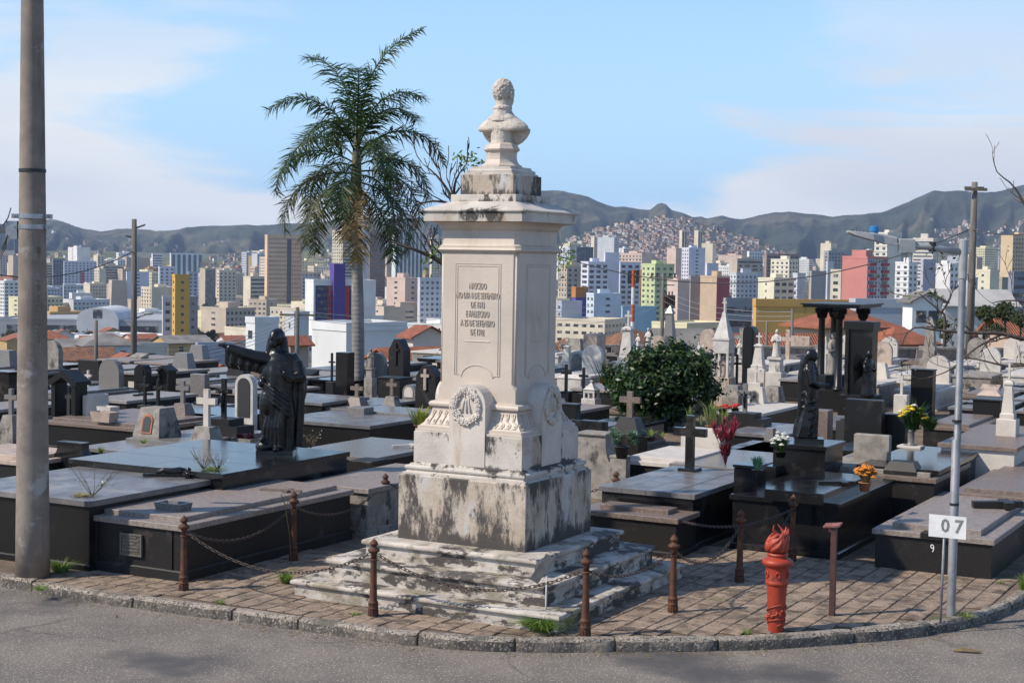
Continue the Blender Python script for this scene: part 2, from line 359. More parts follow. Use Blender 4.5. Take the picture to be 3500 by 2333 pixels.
for k in range(5):
    r5 = random.Random(k); c = [r5.uniform(-0.003, 0.003) for _ in range(4)]
    mb = MB(); t_ = TS - g_
    rings = [[(g_, g_, -0.03), (t_, g_, -0.03), (t_, t_, -0.03), (g_, t_, -0.03)], [(g_, g_, -0.004 + c[0]), (t_, g_, -0.004 + c[1]), (t_, t_, -0.004 + c[2]), (g_, t_, -0.004 + c[3])],
             [(g_ + .005, g_ + .005, c[0]), (t_ - .005, g_ + .005, c[1]), (t_ - .005, t_ - .005, c[2]), (g_ + .005, t_ - .005, c[3])]]
    mb.loft(rings); tmesh.append(mb.mesh('paving_tile', M_tile))
rest = MB(); rt = random.Random(9)
for k, (v, a, b_) in enumerate(tiles):
    dz = rt.uniform(-0.004, 0.002)
    if k < 300:
        o = inst('paving_tile', tmesh[k % 5], pav, ungrid(a, b_, dz), -TH)
    else:
        me = tmesh[k % 5]; M4 = Matrix.Translation(ungrid(a, b_, dz)) @ Matrix.Rotation(-TH, 4, 'Z')
        rest.add([M4 @ v_.co for v_ in me.vertices], [tuple(p.vertices) for p in me.polygons])
tag(rest.build('paving_tiles', M_tile, pav), kind='stuff')
if True:   # bed below the tiles
    mb = MB()
    for v, a, b_ in tiles:
        q = [ungrid(a + x * TS, b_ + y * TS, -0.0085) for x, y in ((0, 0), (1, 0), (1, 1), (0, 1))]; mb.add(q, [(0, 1, 2, 3)])
    mb.build('joint_bed', M_joint, pav)

# ================================================================== the monument
M_mar = pm('marble_shaft', (0.5568, 0.4736, 0.3968), (0.4928, 0.4224, 0.352), ns=2.2, rough=0.55, bump=0.0025, bs=45, stain=(0.36, 0.285, 0.20), sscale=1.4, sstr=(1, 1, 0.5), slo=0.55, shi=0.75)
M_mar2 = pm('marble_weathered', (0.575, 0.525, 0.4625), (0.45, 0.4062, 0.3562), ns=3.0, rough=0.7, bump=0.004, bs=40, stain=(0.055, 0.05, 0.046), sscale=3.4, sstr=(1, 1, 0.42), slo=0.55, shi=0.615, srough=0.76, sdetail=12, zst=((1.235, 0.11, 0.045), (1.50, 0.05, 0.09), (3.60, 0.035, 0.06), (3.72, 0.05, 0.04)),
            stain2=(0.36, 0.28, 0.20), s2scale=1.6, s2lo=0.52, s2hi=0.66)
M_mar3 = pm('marble_stained', (0.504, 0.432, 0.354), (0.372, 0.3, 0.228), ns=2.6, rough=0.75, bump=0.005, bs=36, stain=(0.06, 0.052, 0.046), sscale=3.4, sstr=(1.25, 1.25, 0.42), slo=0.475, shi=0.585, srough=0.78, sdetail=12, zst=((0.51, 0.11, 0.14), (1.10, 0.04, 0.12), (3.80, 0.08, 0.05)),
            stain2=(0.48, 0.46, 0.44), s2scale=2.4, s2lo=0.54, s2hi=0.64, s2str=(1, 1, .5))
M_step = pm('marble_step', (0.549, 0.5002, 0.4392), (0.3782, 0.3294, 0.2806), ns=4.0, rough=0.75, bump=0.005, bs=36, stain=(0.065, 0.056, 0.05), sscale=4.4, sstr=(0.55, 0.55, 1.0), slo=0.515, shi=0.585, srough=0.76, sdetail=12, zst=((0.205, 0.085, 0.075), (0.385, 0.085, 0.07), (0.03, 0.06, 0.06)), stain2=(0.27, 0.235, 0.175), s2scale=3.0, s2lo=0.5, s2hi=0.62)
M_mar4 = pm('marble_clean', (0.5875, 0.5312, 0.4688), (0.5, 0.45, 0.3937), ns=3.0, rough=0.65, bump=0.003, bs=40, stain=(0.42, 0.31, 0.21), sscale=2.0, sstr=(1.5, 1.5, .3), slo=0.56, shi=0.70)
M_let = pm('lettering_shade', (0.50, 0.425, 0.355), (0.43, 0.365, 0.305), ns=30, rough=0.8)  # relief shading of the raised letters put into their colour
M_bust = pm('bust_marble', (0.576, 0.512, 0.4352), (0.448, 0.3968, 0.3392), ns=7, rough=0.7, bump=0.006, bs=60, stain=(0.20, 0.185, 0.165), sscale=16, slo=0.53, shi=0.66, stain2=(0.42, 0.33, 0.24), s2scale=3, s2lo=0.58, s2hi=0.72)
mon = thing('bust_monument', 'tall weathered marble monument with carved wreaths and a bust of a man on top', 'monument', MC, -TH)
def nosed(s_, z0, z1):
    return [(s_ - 0.035, z0), (s_ - 0.035, z1 - 0.052), (s_ - 0.012, z1 - 0.046), (s_ - 0.002, z1 - 0.036), (s_, z1 - 0.022), (s_ - 0.004, z1 - 0.008), (s_ - 0.014, z1), (s_ - 0.1, z1 + 0.002)]
for s_, z0, z1, lab in ((1.418, -0.02, 0.15, 'widest bottom step'), (1.192, 0.15, 0.338, None), (0.941, 0.338, 0.507, None)):
    mb = MB(); mb.sq(nosed(s_, z0, z1)); o = autosmooth(mb.build('step', M_step, mon), 50)
mb = MB(); mb.sq([(0.682, 0.507), (0.687, 0.512), (0.687, 1.118), (0.680, 1.128)]); mb.build('base_block', M_mar3, mon)
mb = MB(); mb.sq([(0.665, 1.128), (0.665, 1.143), (0.640, 1.152), (0.632, 1.160), (0.632, 1.168), (0.640, 1.172), (0.648, 1.182), (0.650, 1.193), (0.646, 1.204), (0.634, 1.212), (0.612, 1.214), (0.612, 1.226), (0.596, 1.232), (0.592, 1.2385)])
autosmooth(mb.build('base_moulding', M_mar2, mon), 35)
mb = MB(); mb.sq([(0.586, 1.2385), (0.586, 1.532), (0.580, 1.5345)]); mb.build('upper_block', M_mar2, mon)
sc = [(0.578, 1.5345), (0.578, 1.556), (0.562, 1.558), (0.562, 1.586), (0.548, 1.590)]
for k in range(9):
    t = k / 8; sc.append((0.545 - 0.085 * math.sin(t * PI / 2) ** 0.8, 1.593 + 0.17 * t))
sc += [(0.452, 1.766), (0.478, 1.772), (0.487, 1.785), (0.488, 1.798), (0.483, 1.811), (0.470, 1.822), (0.452, 1.826), (0.424, 1.832)]
mb = MB(); mb.sq(sc); autosmooth(mb.build('carved_necking', M_mar, mon), 35)
# shaft: square foot, chamfered above with a pointed stop
S_ = 0.420
def oct_(s_, c, z): return [(-s_ + c, -s_, z), (s_ - c, -s_, z), (s_, -s_ + c, z), (s_, s_ - c, z), (s_ - c, s_, z), (-s_ + c, s_, z), (-s_, s_ - c, z), (-s_, -s_ + c, z)]
mb = MB(); mb.loft([oct_(S_, 0.001, 1.832), oct_(S_, 0.001, 1.945), oct_(S_, 0.045, 2.01), oct_(S_ + 0.002, 0.045, 3.24)])
shaft = mb.build('shaft', M_mar, mon)
for sx, sy in ((1, -1), (1, 1), (-1, -1), (-1, 1)):     # quirk bead in the chamfer
    mb = MB(); mb.tube([(sx * (S_ - 0.022), sy * (S_ - 0.022), 2.0), (sx * (S_ - 0.022), sy * (S_ - 0.022), 3.24)], 0.012, 6); mb.build('corner_bead', M_mar, mon, True)
mb = MB(); rings = []
for s_, z in ((0.424, 3.24), (0.444, 3.252), (0.452, 3.266), (0.446, 3.282), (0.436, 3.288), (0.436, 3.302), (0.424, 3.312), (0.420, 3.320), (0.420, 3.445), (0.426, 3.452), (0.430, 3.458)): rings.append(oct_(s_, 0.04, z))
for k in range(6):
    t = k / 5; rings.append(oct_(0.434 + 0.076 * (1 - math.cos(t * PI / 2)), 0.035, 3.462 + 0.062 * math.sin(t * PI / 2)))
mb.loft(rings); autosmooth(mb.build('frieze', M_mar, mon), 35)
mb = MB(); mb.loft([oct_(0.52, 0.02, 3.526), oct_(0.545, 0.02, 3.532), oct_(0.548, 0.02, 3.610), oct_(0.556, 0.02, 3.618), oct_(0.568, 0.02, 3.626), oct_(0.568, 0.02, 3.636), oct_(0.54, 0.02, 3.650), oct_(0.36, 0.02, 3.722)])
mb.build('cornice', M_mar2, mon)
mb = MB(); mb.sq([(0.351, 3.715), (0.351, 3.786), (0.346, 3.790)]); mb.build('cap_slab', M_mar2, mon)
mb = MB(); mb.sq([(0.285, 3.790), (0.285, 3.976), (0.280, 3.981)]); mb.build('cap_block', M_mar3, mon)
mb = MB(); mb.sq([(0.262, 3.981), (0.262, 3.996), (0.242, 4.002), (0.244, 4.018), (0.236, 4.032), (0.212, 4.042), (0.212, 4.060)]); autosmooth(mb.build('cap_moulding', M_mar2, mon), 35)
mb = MB(); mb.lathe([(0.200, 4.060), (0.200, 4.074), (0.176, 4.088), (0.160, 4.106), (0.150, 4.130), (0.146, 4.165), (0.148, 4.200), (0.158, 4.212), (0.172, 4.220), (0.176, 4.232), (0.170, 4.242), (0.160, 4.255), (0.148, 4.278), (0.120, 4.292)], 8, ph=PI / 8)
mb.build('pedestal', M_mar, mon)
# bust: one continuous surface
mb = MB()
bz = 4.43                        # shoulder line
mb.lathe([(0.112, 4.288), (0.108, 4.31), (0.106, bz + 0.02)], 20)
i0 = len(mb.v)
rg = []
for z, wx, wy in ((-0.028, 0.215, 0.105), (-0.020, 0.258, 0.124), (-0.004, 0.270, 0.130), (0.020, 0.264, 0.127), (0.050, 0.236, 0.118), (0.080, 0.192, 0.106), (0.110, 0.144, 0.092), (0.140, 0.106, 0.082), (0.17, 0.086, 0.078)):
    rg.append([(wx * math.cos(2 * PI * k / 36), 0.02 + wy * math.sin(2 * PI * k / 36), bz + z) for k in range(36)])
mb.loft(rg)                                                          # shoulders, cut off flat at the back
rg = []
for z, wx, cy, wy in ((-0.170, 0.07, 0.085, 0.030), (-0.160, 0.115, 0.085, 0.045), (-0.130, 0.175, 0.085, 0.056), (-0.085, 0.228, 0.085, 0.064), (-0.04, 0.258, 0.082, 0.068), (0.0, 0.266, 0.078, 0.07)):
    rg.append([(wx * math.cos(2 * PI * k / 36), cy + wy * math.sin(2 * PI * k / 36), bz + z) for k in range(36)])
mb.loft(rg)                                                          # the chest hangs in front of the block
mb.ell((0, -0.01, bz + 0.075), 0.155, 0.085, 0.085, 18, 10)         # back of the collar
mb.lathe([(0.118, bz + 0.07), (0.098, bz + 0.125), (0.088, bz + 0.165), (0.086, bz + 0.18), (0.093, bz + 0.19), (0.090, bz + 0.215)], 18, 0, 0.005)   # coat collar
mb.lathe([(0.085, bz + 0.1), (0.078, bz + 0.2), (0.078, bz + 0.28)], 16, 0, 0.015)                                                           # neck
hrot = Matrix.Rotation(R(-12), 3, 'Z')
hc = Vector((0.0, 0.025, bz + 0.335))
def H_(x, y, z): return hc + hrot @ Vector((x, y, z))
mb.ell(H_(0, -0.008, 0.025), 0.094, 0.114, 0.118, 22, 14, hrot)     # skull
mb.ell(H_(0, 0.03, -0.05), 0.074, 0.083, 0.098, 18, 10, hrot)       # jaw
mb.ell(H_(0, 0.108, -0.045), 0.030, 0.022, 0.022, 10, 6, hrot)      # chin beard
mb.ell(H_(0, 0.118, 0.0), 0.015, 0.024, 0.028, 8, 6, hrot); mb.ell(H_(0, 0.098, 0.045), 0.055, 0.022, 0.014, 10, 6, hrot); mb.ell(H_(0, 0.11, -0.028), 0.034, 0.016, 0.012, 10, 6, hrot)
for sx in (-1, 1):
    mb.ell(H_(sx * 0.106, 0.0, -0.014), 0.016, 0.028, 0.044, 8, 8, hrot @ Matrix.Rotation(sx * R(-14), 3, 'Z'))
    mb.ell(H_(sx * 0.035, 0.094, 0.028), 0.016, 0.012, 0.009, 8, 5, hrot)
hq_ = random.Random(7)
for k in range(150):
    a_ = hq_.uniform(-2.6, 2.6) - PI / 2; e_ = hq_.uniform(-0.75, 1.35)
    x_, y_, z_ = 0.093 * math.cos(e_) * math.cos(a_), -0.008 + 0.113 * math.cos(e_) * math.sin(a_), 0.025 + 0.117 * math.sin(e_)
    if y_ < 0.05: mb.ell(H_(x_, y_, z_), 0.010, 0.010, 0.012, 6, 5)
bust = mb.build('bust', M_bust, mon, True)
rm = bust.modifiers.new('remesh', 'REMESH'); rm.mode = 'VOXEL'; rm.voxel_size = 0.0055; rm.use_smooth_shade = True
sm = bust.modifiers.new('smooth', 'SMOOTH'); sm.iterations = 1; sm.factor = 0.5
tx = bpy.data.textures.new('hair_relief', 'CLOUDS'); tx.noise_scale = 0.022
dm = bust.modifiers.new('hair', 'DISPLACE'); dm.texture = tx; dm.strength = 0.005; dm.mid_level = 0.5; dm.texture_coords = 'LOCAL'
# arched tablets with wreaths, one on each face
def arch(w, z0, zc, n=14): return [(-w, z0), (w, z0)] + [(w * math.cos(PI * k / n), zc + w * math.sin(PI * k / n)) for k in range(n + 1)]
tab = MB(); tab.xz(arch(0.195, 1.2395, 1.815), -0.5925, -0.33)
tabme = tab.mesh('tablet', M_mar4)
wr = MB(); rw = random.Random(3); wc = 1.80; wR = 0.132
wr.tube([(wR * math.cos(a), -0.612, wc + wR * 1.06 * math.sin(a)) for a in [2 * PI * k / 36 for k in range(37)]], 0.030, 8, False)
for k in range(20):
    a = 2 * PI * k / 20 + 0.1; rr = wR + rw.uniform(-0.018, 0.018); c = (rr * math.cos(a), -0.640, wc + rr * 1.06 * math.sin(a)); r0 = rw.uniform(0.020, 0.030)
    for j in range(5):
        b2 = 2 * PI * j / 5 + k; wr.ell((c[0] + r0 * 0.75 * math.cos(b2), c[1] + 0.004, c[2] + r0 * 0.75 * math.sin(b2)), r0 * 0.55, 0.012, r0 * 0.55, 7, 4)
    wr.ell((c[0], c[1] - 0.006, c[2]), r0 * 0.4, 0.012, r0 * 0.4, 7, 4)
for k in range(34):
    a = rw.uniform(0, 2 * PI); rr = wR + rw.uniform(-0.04, 0.04); wr.ell((rr * math.cos(a), -0.622, wc + rr * 1.06 * math.sin(a)), 0.010, 0.010, 0.026, 6, 4, Matrix.Rotation(rw.uniform(0, PI), 3, 'Y'))
for x0, x1 in ((-0.012, -0.05), (0.008, 0.045), (-0.004, 0.0)):
    wr.tube([(x0, -0.606, wc + 0.11), ((x0 + x1) / 2 - 0.008, -0.611, wc + 0.03), (x1, -0.608, wc - 0.06)], [0.012, 0.010, 0.013], 6)
wr.xf(Matrix.Translation((0, -0.592, 0)) @ Matrix.Scale(0.62, 4, (0, 1, 0)) @ Matrix.Translation((0, 0.605, 0))); wrme = wr.mesh('wreath', M_mar4, True)
# acanthus scrolls of the necking
swm = []
for x in (-0.47, -0.40, -0.33, -0.26, 0.26, 0.33, 0.40, 0.47):
    sw = MB()
    sg = 1 if x > 0 else -1
    def SY(z): t = min(max((z - 1.593) / 0.17, 0), 1); return -(0.545 - 0.085 * math.sin(t * PI / 2) ** 0.8) - 0.003
    def scr(cx, cz, r0, turns, dirn, tail):
        pts = []
        for k in range(18): a_ = dirn * k / 17 * turns * 2 * PI; r_ = r0 * (0.25 + 0.75 * k / 17); pts.append((cx + r_ * math.cos(a_), cz + r_ * math.sin(a_)))
        pts += tail; sw.tube([(px_, SY(pz_), pz_) for px_, pz_ in pts], [0.0035 + 0.0035 * min(1, k / 8) for k in range(len(pts))], 5)
    scr(x + sg * 0.004, 1.632, 0.020, 1.15, sg, [(x * 0.97 - sg * 0.014, 1.668), (x * 0.94 + sg * 0.002, 1.705), (x * 0.92 + sg * 0.012, 1.738)])
    scr(x * 0.925 - sg * 0.006, 1.728, 0.014, 1.0, -sg, [(x * 0.95 - sg * 0.018, 1.70), (x * 0.97 - sg * 0.02, 1.67)])
    sw.tube([(x - sg * 0.03, SY(1.605), 1.605), (x - sg * 0.006, SY(1.612), 1.612), (x + sg * 0.022, SY(1.605), 1.605)], [0.004, 0.010, 0.004], 6)
    swm.append(sw.mesh('scroll_carving', M_mar, True))
# panel lines on the shaft faces
pl = MB(); yy = -S_ - 0.0015
x0, x1, z0, z1 = -0.245, 0.245, 2.085, 3.135
for d in (0, 0.022):
    a, b2, c, e = x0 + d, x1 - d, z0, z1 - d
    ar = [(0.17 * math.cos(PI * k / 14), z0 - 0.02 + 0.115 * math.sin(PI * k / 14)) for k in range(15)]
    path = [(b2, z0), (b2, e), (a, e), (a, z0)] + ([(-0.195, z0)] + [(-x, z) for x, z in ar] + [(0.195, z0), (b2, z0)] if d == 0 else [])
    pl.tube([(x, yy, z) for x, z in path], 0.0055, 5)
pl.tube([(-0.135, yy, 2.405), (0.135, yy, 2.405)], 0.006, 5)
plme = pl.mesh('panel_moulding', M_mar)
for k in range(4):
    for nm, me in [('tablet', tabme), ('wreath', wrme), ('panel_moulding', plme)] + [('scroll_carving', q_) for q_ in swm]:
        inst(nm, me, mon, (0, 0, 0), k * PI / 2)
for s_, z in (('NASCIDO', 2.925), ('NO DIA 8 DE SETEMBRO', 2.835), ('DE 1843', 2.748), ('E FALLECIDO', 2.662), ('A 25 DE SETEMBRO', 2.575), ('DE 1902', 2.490)):
    me = text_mesh(s_, 0.086, 0.006, M_let, 0.50)
    o = inst('inscription_line', me, mon, (0, -S_ - 0.003, z)); o.rotation_euler = (PI / 2, 0, 0)

# ================================================================== chained posts
M_rust = pm('rusty_iron', (0.115, 0.042, 0.02), (0.06, 0.03, 0.021), ns=14, rough=0.62, rough2=0.85, bump=0.003, bs=120, stain=(0.21, 0.085, 0.03), sscale=9, sstr=(1, 1, .4), slo=0.54, shi=0.66, spec=0.4)
M_chain = pm('chain_iron', (0.075, 0.045, 0.034), (0.04, 0.03, 0.027), ns=20, rough=0.55, bump=0.001, bs=200)
PROF = [(0.044, -0.01), (0.044, 0.055), (0.040, 0.058), (0.047, 0.066), (0.047, 0.078), (0.041, 0.084), (0.041, 0.115), (0.045, 0.120), (0.045, 0.128), (0.038, 0.135), (0.034, 0.15), (0.031, 0.30), (0.027, 0.505), (0.034, 0.510), (0.034, 0.522), (0.026, 0.528),
        (0.026, 0.572), (0.031, 0.580), (0.049, 0.592), (0.055, 0.604), (0.052, 0.616), (0.030, 0.628), (0.026, 0.640), (0.027, 0.650), (0.039, 0.660), (0.037, 0.672), (0.026, 0.690), (0.008, 0.706), (0.002, 0.716)]
shaftm = MB(); shaftm.lathe(PROF[:16], 14); flm = shaftm
for k in range(12):
    a = 2 * PI * k / 12; flm.tube([(0.044 * math.cos(a), 0.044 * math.sin(a), 0.0), (0.044 * math.cos(a), 0.044 * math.sin(a), 0.055)], 0.005, 5)
    flm.tube([(0.041 * math.cos(a), 0.041 * math.sin(a), 0.086), (0.041 * math.cos(a), 0.041 * math.sin(a), 0.114)], 0.004, 5)
sme = shaftm.mesh('post_shaft', M_rust); sme.polygons.foreach_set('use_smooth', [True] * len(sme.polygons)); sme.set_sharp_from_angle(angle=R(45))
hm = MB(); hm.lathe(PROF[15:], 14); hme = hm.mesh('finial', M_rust, True)
posts = {}
for nm, p, sc_, lab in (('a', P(422, 1354), 1, 'rusty chain post at the corner of the tomb with the plaque'), ('b', P(857, 1413), 0.97, 'rusty chain post before the left end of the monument steps'),
                        ('c', P(1344, 1459), 1.05, 'rusty chain post at the kerb, nearest the camera'), ('d', P(1545, 1404), 1, 'rusty chain post before the right corner of the monument steps'),
                        ('e', P(1698, 1335), 1.02, 'rusty chain post left of the red torch column'), ('f', P(1819, 1286), 1, 'rusty chain post behind the red torch column'),
                        ('g', P(1415, 1081, 0.71), 1, 'rusty chain post standing behind the low brown tomb'), ('h', P(884, 1219), 0.95, 'rusty chain post beside the left edge of the monument base'),
                        ('i', P(674, 1285), 1.02, 'rusty chain post against the long side of the plaque tomb')):
    p.z = 0.0
    t = thing('chain_post', lab, 'post', p, 0, 'rusty posts around the monument'); t.scale = (1, 1, sc_)
    inst('post_shaft', sme, t); inst('finial', hme, t); posts[nm] = p
lk = MB(); pts = []
for k in range(17):
    a = 2 * PI * k / 16; x = 0.014 * math.cos(a) + (0.013 if math.cos(a) > 0 else -0.013); pts.append((x, 0.0125 * math.sin(a), 0))
lk.tube(pts, 0.0042, 5, False); lkme = lk.mesh('link', M_chain, True)
def chain(a, b2, sag, lab, za=0.555, zb=0.555):
    p, q = posts[a] + Vector((0, 0, za)), posts[b2] + Vector((0, 0, zb))
    dd = (q - p); hx = Vector((dd.x, dd.y, 0)).normalized(); p = p + hx * 0.03; q = q - hx * 0.03
    def at_(t): w = p.lerp(q, t); w.z -= sag * 4 * t * (1 - t); return w
    t = thing('chain', lab, 'chain', p, 0, 'iron chains between the posts')
    ln = sum((at_((k + 1) / 40) - at_(k / 40)).length for k in range(40)); n = int(ln / 0.042); ts = []
    acc = 0.0; k2 = 0; step = ln / n
    prev = at_(0); ts.append(0.0)
    for k in range(1, 1601):
        w = at_(k / 1600); acc += (w - prev).length; prev = w
        if acc >= step: ts.append(k / 1600); acc -= step
    ts = ts[:n]
    for k, tt in enumerate(ts):
        c = at_(min(tt + 0.5 / n, 1)); d = (at_(min(tt + 0.02, 1)) - at_(max(tt - 0.02, 0))).normalized()
        o = inst('link', lkme, t, c - p); o.rotation_mode = 'QUATERNION'
        o.rotation_quaternion = d.to_track_quat('X', 'Z') @ Matrix.Rotation(PI / 2 * (k % 2) + 0.4, 3, 'X').to_quaternion()
for a, b2, s_, lab in (('a', 'b', 0.27, 'iron chain sagging from the plaque tomb corner to the steps'), ('b', 'c', 0.24, 'iron chain sagging in front of the monument steps'), ('c', 'd', 0.12, 'short iron chain hanging over the right corner of the steps'),
                       ('d', 'e', 0.22, 'iron chain rising rightward from the post by the steps'), ('e', 'f', 0.02, 'taut iron chain near the red torch column'), ('e', 'f', 0.25, 'loose sagging iron chain near the red torch column'),
                       ('g', 'e', 0.16, 'iron chain crossing the low brown tomb right of the monument'), ('h', 'i', 0.20, 'iron chain hanging behind the plaque tomb side'), ('i', 'a', 0.20, 'iron chain hanging along the plaque tomb side'),
                       ('g', 'h', 0.25, 'iron chain running behind the monument base')):
    chain(a, b2, s_, lab)

# ================================================================== red torch column, brown post, sign, plaque
M_red = pm('red_paint', (0.36, 0.043, 0.018), (0.28, 0.032, 0.014), ns=8, rough=0.5, bump=0.002, bs=60, stain=(0.12, 0.025, 0.014), sscale=9, slo=0.54, shi=0.68, stain2=(0.42, 0.10, 0.06), s2scale=14, s2lo=0.62, s2hi=0.70)
p = P(1782, 1447); t = thing('torch_column', 'bright red cast column shaped like a flaming torch by the kerb', 'column', p, 0.4)
mb = MB(); mb.lathe([(0.066, -0.01), (0.067, 0.02), (0.072, 0.12), (0.082, 0.30), (0.088, 0.40), (0.094, 0.405), (0.101, 0.414), (0.103, 0.426), (0.099, 0.438), (0.097, 0.445), (0.101, 0.55), (0.104, 0.562), (0.122, 0.575), (0.133, 0.590), (0.136, 0.604), (0.131, 0.618), (0.112, 0.632), (0.092, 0.640), (0.084, 0.648), (0.084, 0.655), (0.091, 0.662), (0.092, 0.672), (0.086, 0.682), (0.070, 0.688)], 28)
autosmooth(mb.build('body', M_red, t), 35)
mb = MB()
for k in range(3):       # vine winding round the foot
    mb.tube([((0.074 + 0.01 * h) * math.cos(2.2 * PI * h + k * 2.1), (0.074 + 0.01 * h) * math.sin(2.2 * PI * h + k * 2.1), 0.05 + 0.19 * h + 0.01 * math.sin(9 * h)) for h in [i / 24 for i in range(25)]], 0.007, 6)
for k in range(16):
    a = k * 2.4; h = 0.06 + 0.17 * ((k * 0.37) % 1); mb.ell((0.078 * math.cos(a), 0.078 * math.sin(a), h), 0.014, 0.014, 0.022, 7, 5)
for k in range(6):       # rings of the upper drum
    a = k * PI / 3; mb.tube([(0.103 * math.cos(a + 0.16 * math.cos(b2)), 0.103 * math.sin(a + 0.16 * math.cos(b2)), 0.50 + 0.026 * math.sin(b2)) for b2 in [2 * PI * j / 12 for j in range(13)]], 0.006, 5, False)
mb.build('relief', M_red, t, True)
mb = MB(); rf = random.Random(4)
mb.lathe([(0.070, 0.685), (0.090, 0.705), (0.098, 0.74), (0.094, 0.78), (0.074, 0.815), (0.04, 0.84), (0.01, 0.85)], 16)
for k in range(17):
    a = k * 2.399; r0 = 0.062 + 0.034 * ((k * 0.618) % 1); top = 0.83 + 0.09 * ((k * 0.37) % 1); pts = []; rad = []
    for j in range(9):
        s_ = j / 8; aa = a + 0.9 * s_ + 0.35 * math.sin(s_ * 5 + k); rr = r0 * (1.1 + 0.12 * math.sin(3 * s_)) * (1 - 0.38 * s_) + 0.018 * s_ * s_
        pts.append((rr * math.cos(aa) + 0.03 * s_ * s_, rr * math.sin(aa), 0.70 + (top - 0.70) * s_)); rad.append(max(0.025 * math.sin(PI * min(1, s_ * 0.72 + 0.28)), 0.0015))
    mb.tube(pts, rad, 7)
mb.build('flame', M_red, t, True)
M_brown = pm('brown_painted_steel', (0.075, 0.032, 0.026), (0.05, 0.026, 0.022), ns=10, rough=0.5, stain=(0.16, 0.06, 0.035), sscale=12, slo=0.6, shi=0.7)
p = P(1911, 1412); t = thing('plate_post', 'thin dark brown post with a small tilted pink plate on top', 'post', p, -TH)
mb = MB(); mb.box(-0.024, 0.024, -0.024, 0.024, -0.01, 0.80); mb.build('post', M_brown, t)
M_pinkish = pm('faded_red_plate', (0.30, 0.12, 0.10), (0.16, 0.05, 0.04), ns=18, rough=0.6)
mb = MB(); mb.obox((-0.015, 0, 0.825), 0.155, 0.10, 0.014, Matrix.Rotation(R(-8), 3, 'Y') @ Matrix.Rotation(R(10), 3, 'X')); mb.build('plate', M_pinkish, t)
mb = MB(); mb.box(-0.05, -0.0242, -0.02, 0.02, 0.765, 0.812); mb.build('bracket', M_pinkish, t)
M_white = pm('white_sign_paint', (0.72, 0.72, 0.71), (0.62, 0.62, 0.61), ns=6, rough=0.5)
M_galv = pm('galvanised_steel', (0.33, 0.33, 0.34), (0.22, 0.225, 0.235), ns=5, rough=0.5, metal=0.4, stain=(0.17, 0.17, 0.18), sscale=8, sstr=(1, 1, .4), slo=0.56, shi=0.68)
M_ink = pm('grey_lettering', (0.13, 0.135, 0.135), (0.20, 0.205, 0.2), ns=40, rough=0.7)
p = P(2160, 1427); t = thing('number_sign', 'white plate numbered 07 on a thin steel stake', 'sign', p, -TH)
mb = MB(); mb.tube([(0, 0, -0.01), (0.012, 0, 0.92)], 0.0115, 8); mb.build('stake', M_galv, t, True)
mb = MB(); mb.box(-0.125, 0.205, -0.019, -0.0135, 0.765, 0.965); pl_ = mb.build('plate', M_white, t)
for s_, x in (('0', 0.022), ('7', 0.140)):
    o = inst('numeral', text_mesh(s_, 0.165, 0.0008, M_ink, 0.95, 0.004), pl_, (x, -0.0205, 0.868)); o.rotation_euler = (PI / 2, 0, 0)
p = P(1253, 1438); t = thing('stake_plaque', 'small grey slanted plaque on a thin white stake in the grass', 'plaque', p, -0.25)
M_stake = pm('pale_stake', (0.50, 0.49, 0.48), (0.4, 0.39, 0.38), ns=9, rough=0.5)
mb = MB(); mb.tube([(0, 0, -0.02), (0, 0.01, 0.44)], 0.0085, 8); mb.build('stake', M_stake, t, True)
M_slate = pm('grey_slate', (0.045, 0.048, 0.05), (0.08, 0.083, 0.085), ns=15, rough=0.6, bump=0.002, bs=70, stain=(0.20, 0.20, 0.19), sscale=22, slo=0.6, shi=0.68)
mb = MB(); mb.obox((-0.045, 0.02, 0.50), 0.083, 0.020, 0.26, Matrix.Rotation(R(30), 3, 'Y') @ Matrix.Rotation(R(-22), 3, 'X')); mb.build('plate', M_slate, t)

# ================================================================== lamp post
M_lampgrey = pm('lamp_grey', (0.34, 0.35, 0.35), (0.27, 0.28, 0.28), ns=8, rough=0.45)
M_blue = pm('blue_photocell', (0.03, 0.19, 0.42), rough=0.25)
M_black = pm('black_rubber', (0.02, 0.02, 0.02), rough=0.5)
p = P(2184, 1411); t = thing('lamp_post', 'slim galvanised steel lamp post with one arm reaching left', 'street lamp', p, 0)
mb = MB(); mb.tube([(0, 0, -0.02), (0, 0, 1.6), (0.01, 0, 1.62), (0.012, 0, 3.30)], [0.040, 0.040, 0.033, 0.032], 16); autosmooth(mb.build('pole', M_galv, t), 40)
for z in (1.02, 1.78): mb = MB(); mb.lathe([(0.043, z - 0.012), (0.043, z + 0.012)], 14); mb.build('strap', M_black, t)
mb = MB(); mb.lathe([(0.036, 3.07), (0.040, 3.075), (0.040, 3.42), (0.03, 3.43)], 14, 0.012, 0); mb.build('sleeve', M_lampgrey, t)
mb = MB(); mb.tube([(0.012, 0, 3.31), (-0.69, 0, 3.405)], 0.031, 12); arm = mb.build('arm', M_lampgrey, t, True)
mb = MB(); mb.box(-0.575, -0.435, -0.042, 0.042, 3.30, 3.425, 0.01)
mb.tube([(-0.45, 0, 3.31), (-0.455, 0, 3.21)], 0.006, 5); mb.tube([(-0.50, 0, 3.31), (-0.51, 0, 3.21)], 0.006, 5); mb.build('clamp', M_lampgrey, arm)
mb = MB(); mb.tube([(-0.27, 0, 3.38), (-0.27, 0, 3.29)], 0.006, 5); mb.lathe([(0.034, 3.31), (0.034, 3.40)], 8, -0.27, 0); mb.build('strap', M_black, arm)
hd = MB()
for (x, zc, w, h) in (): pass
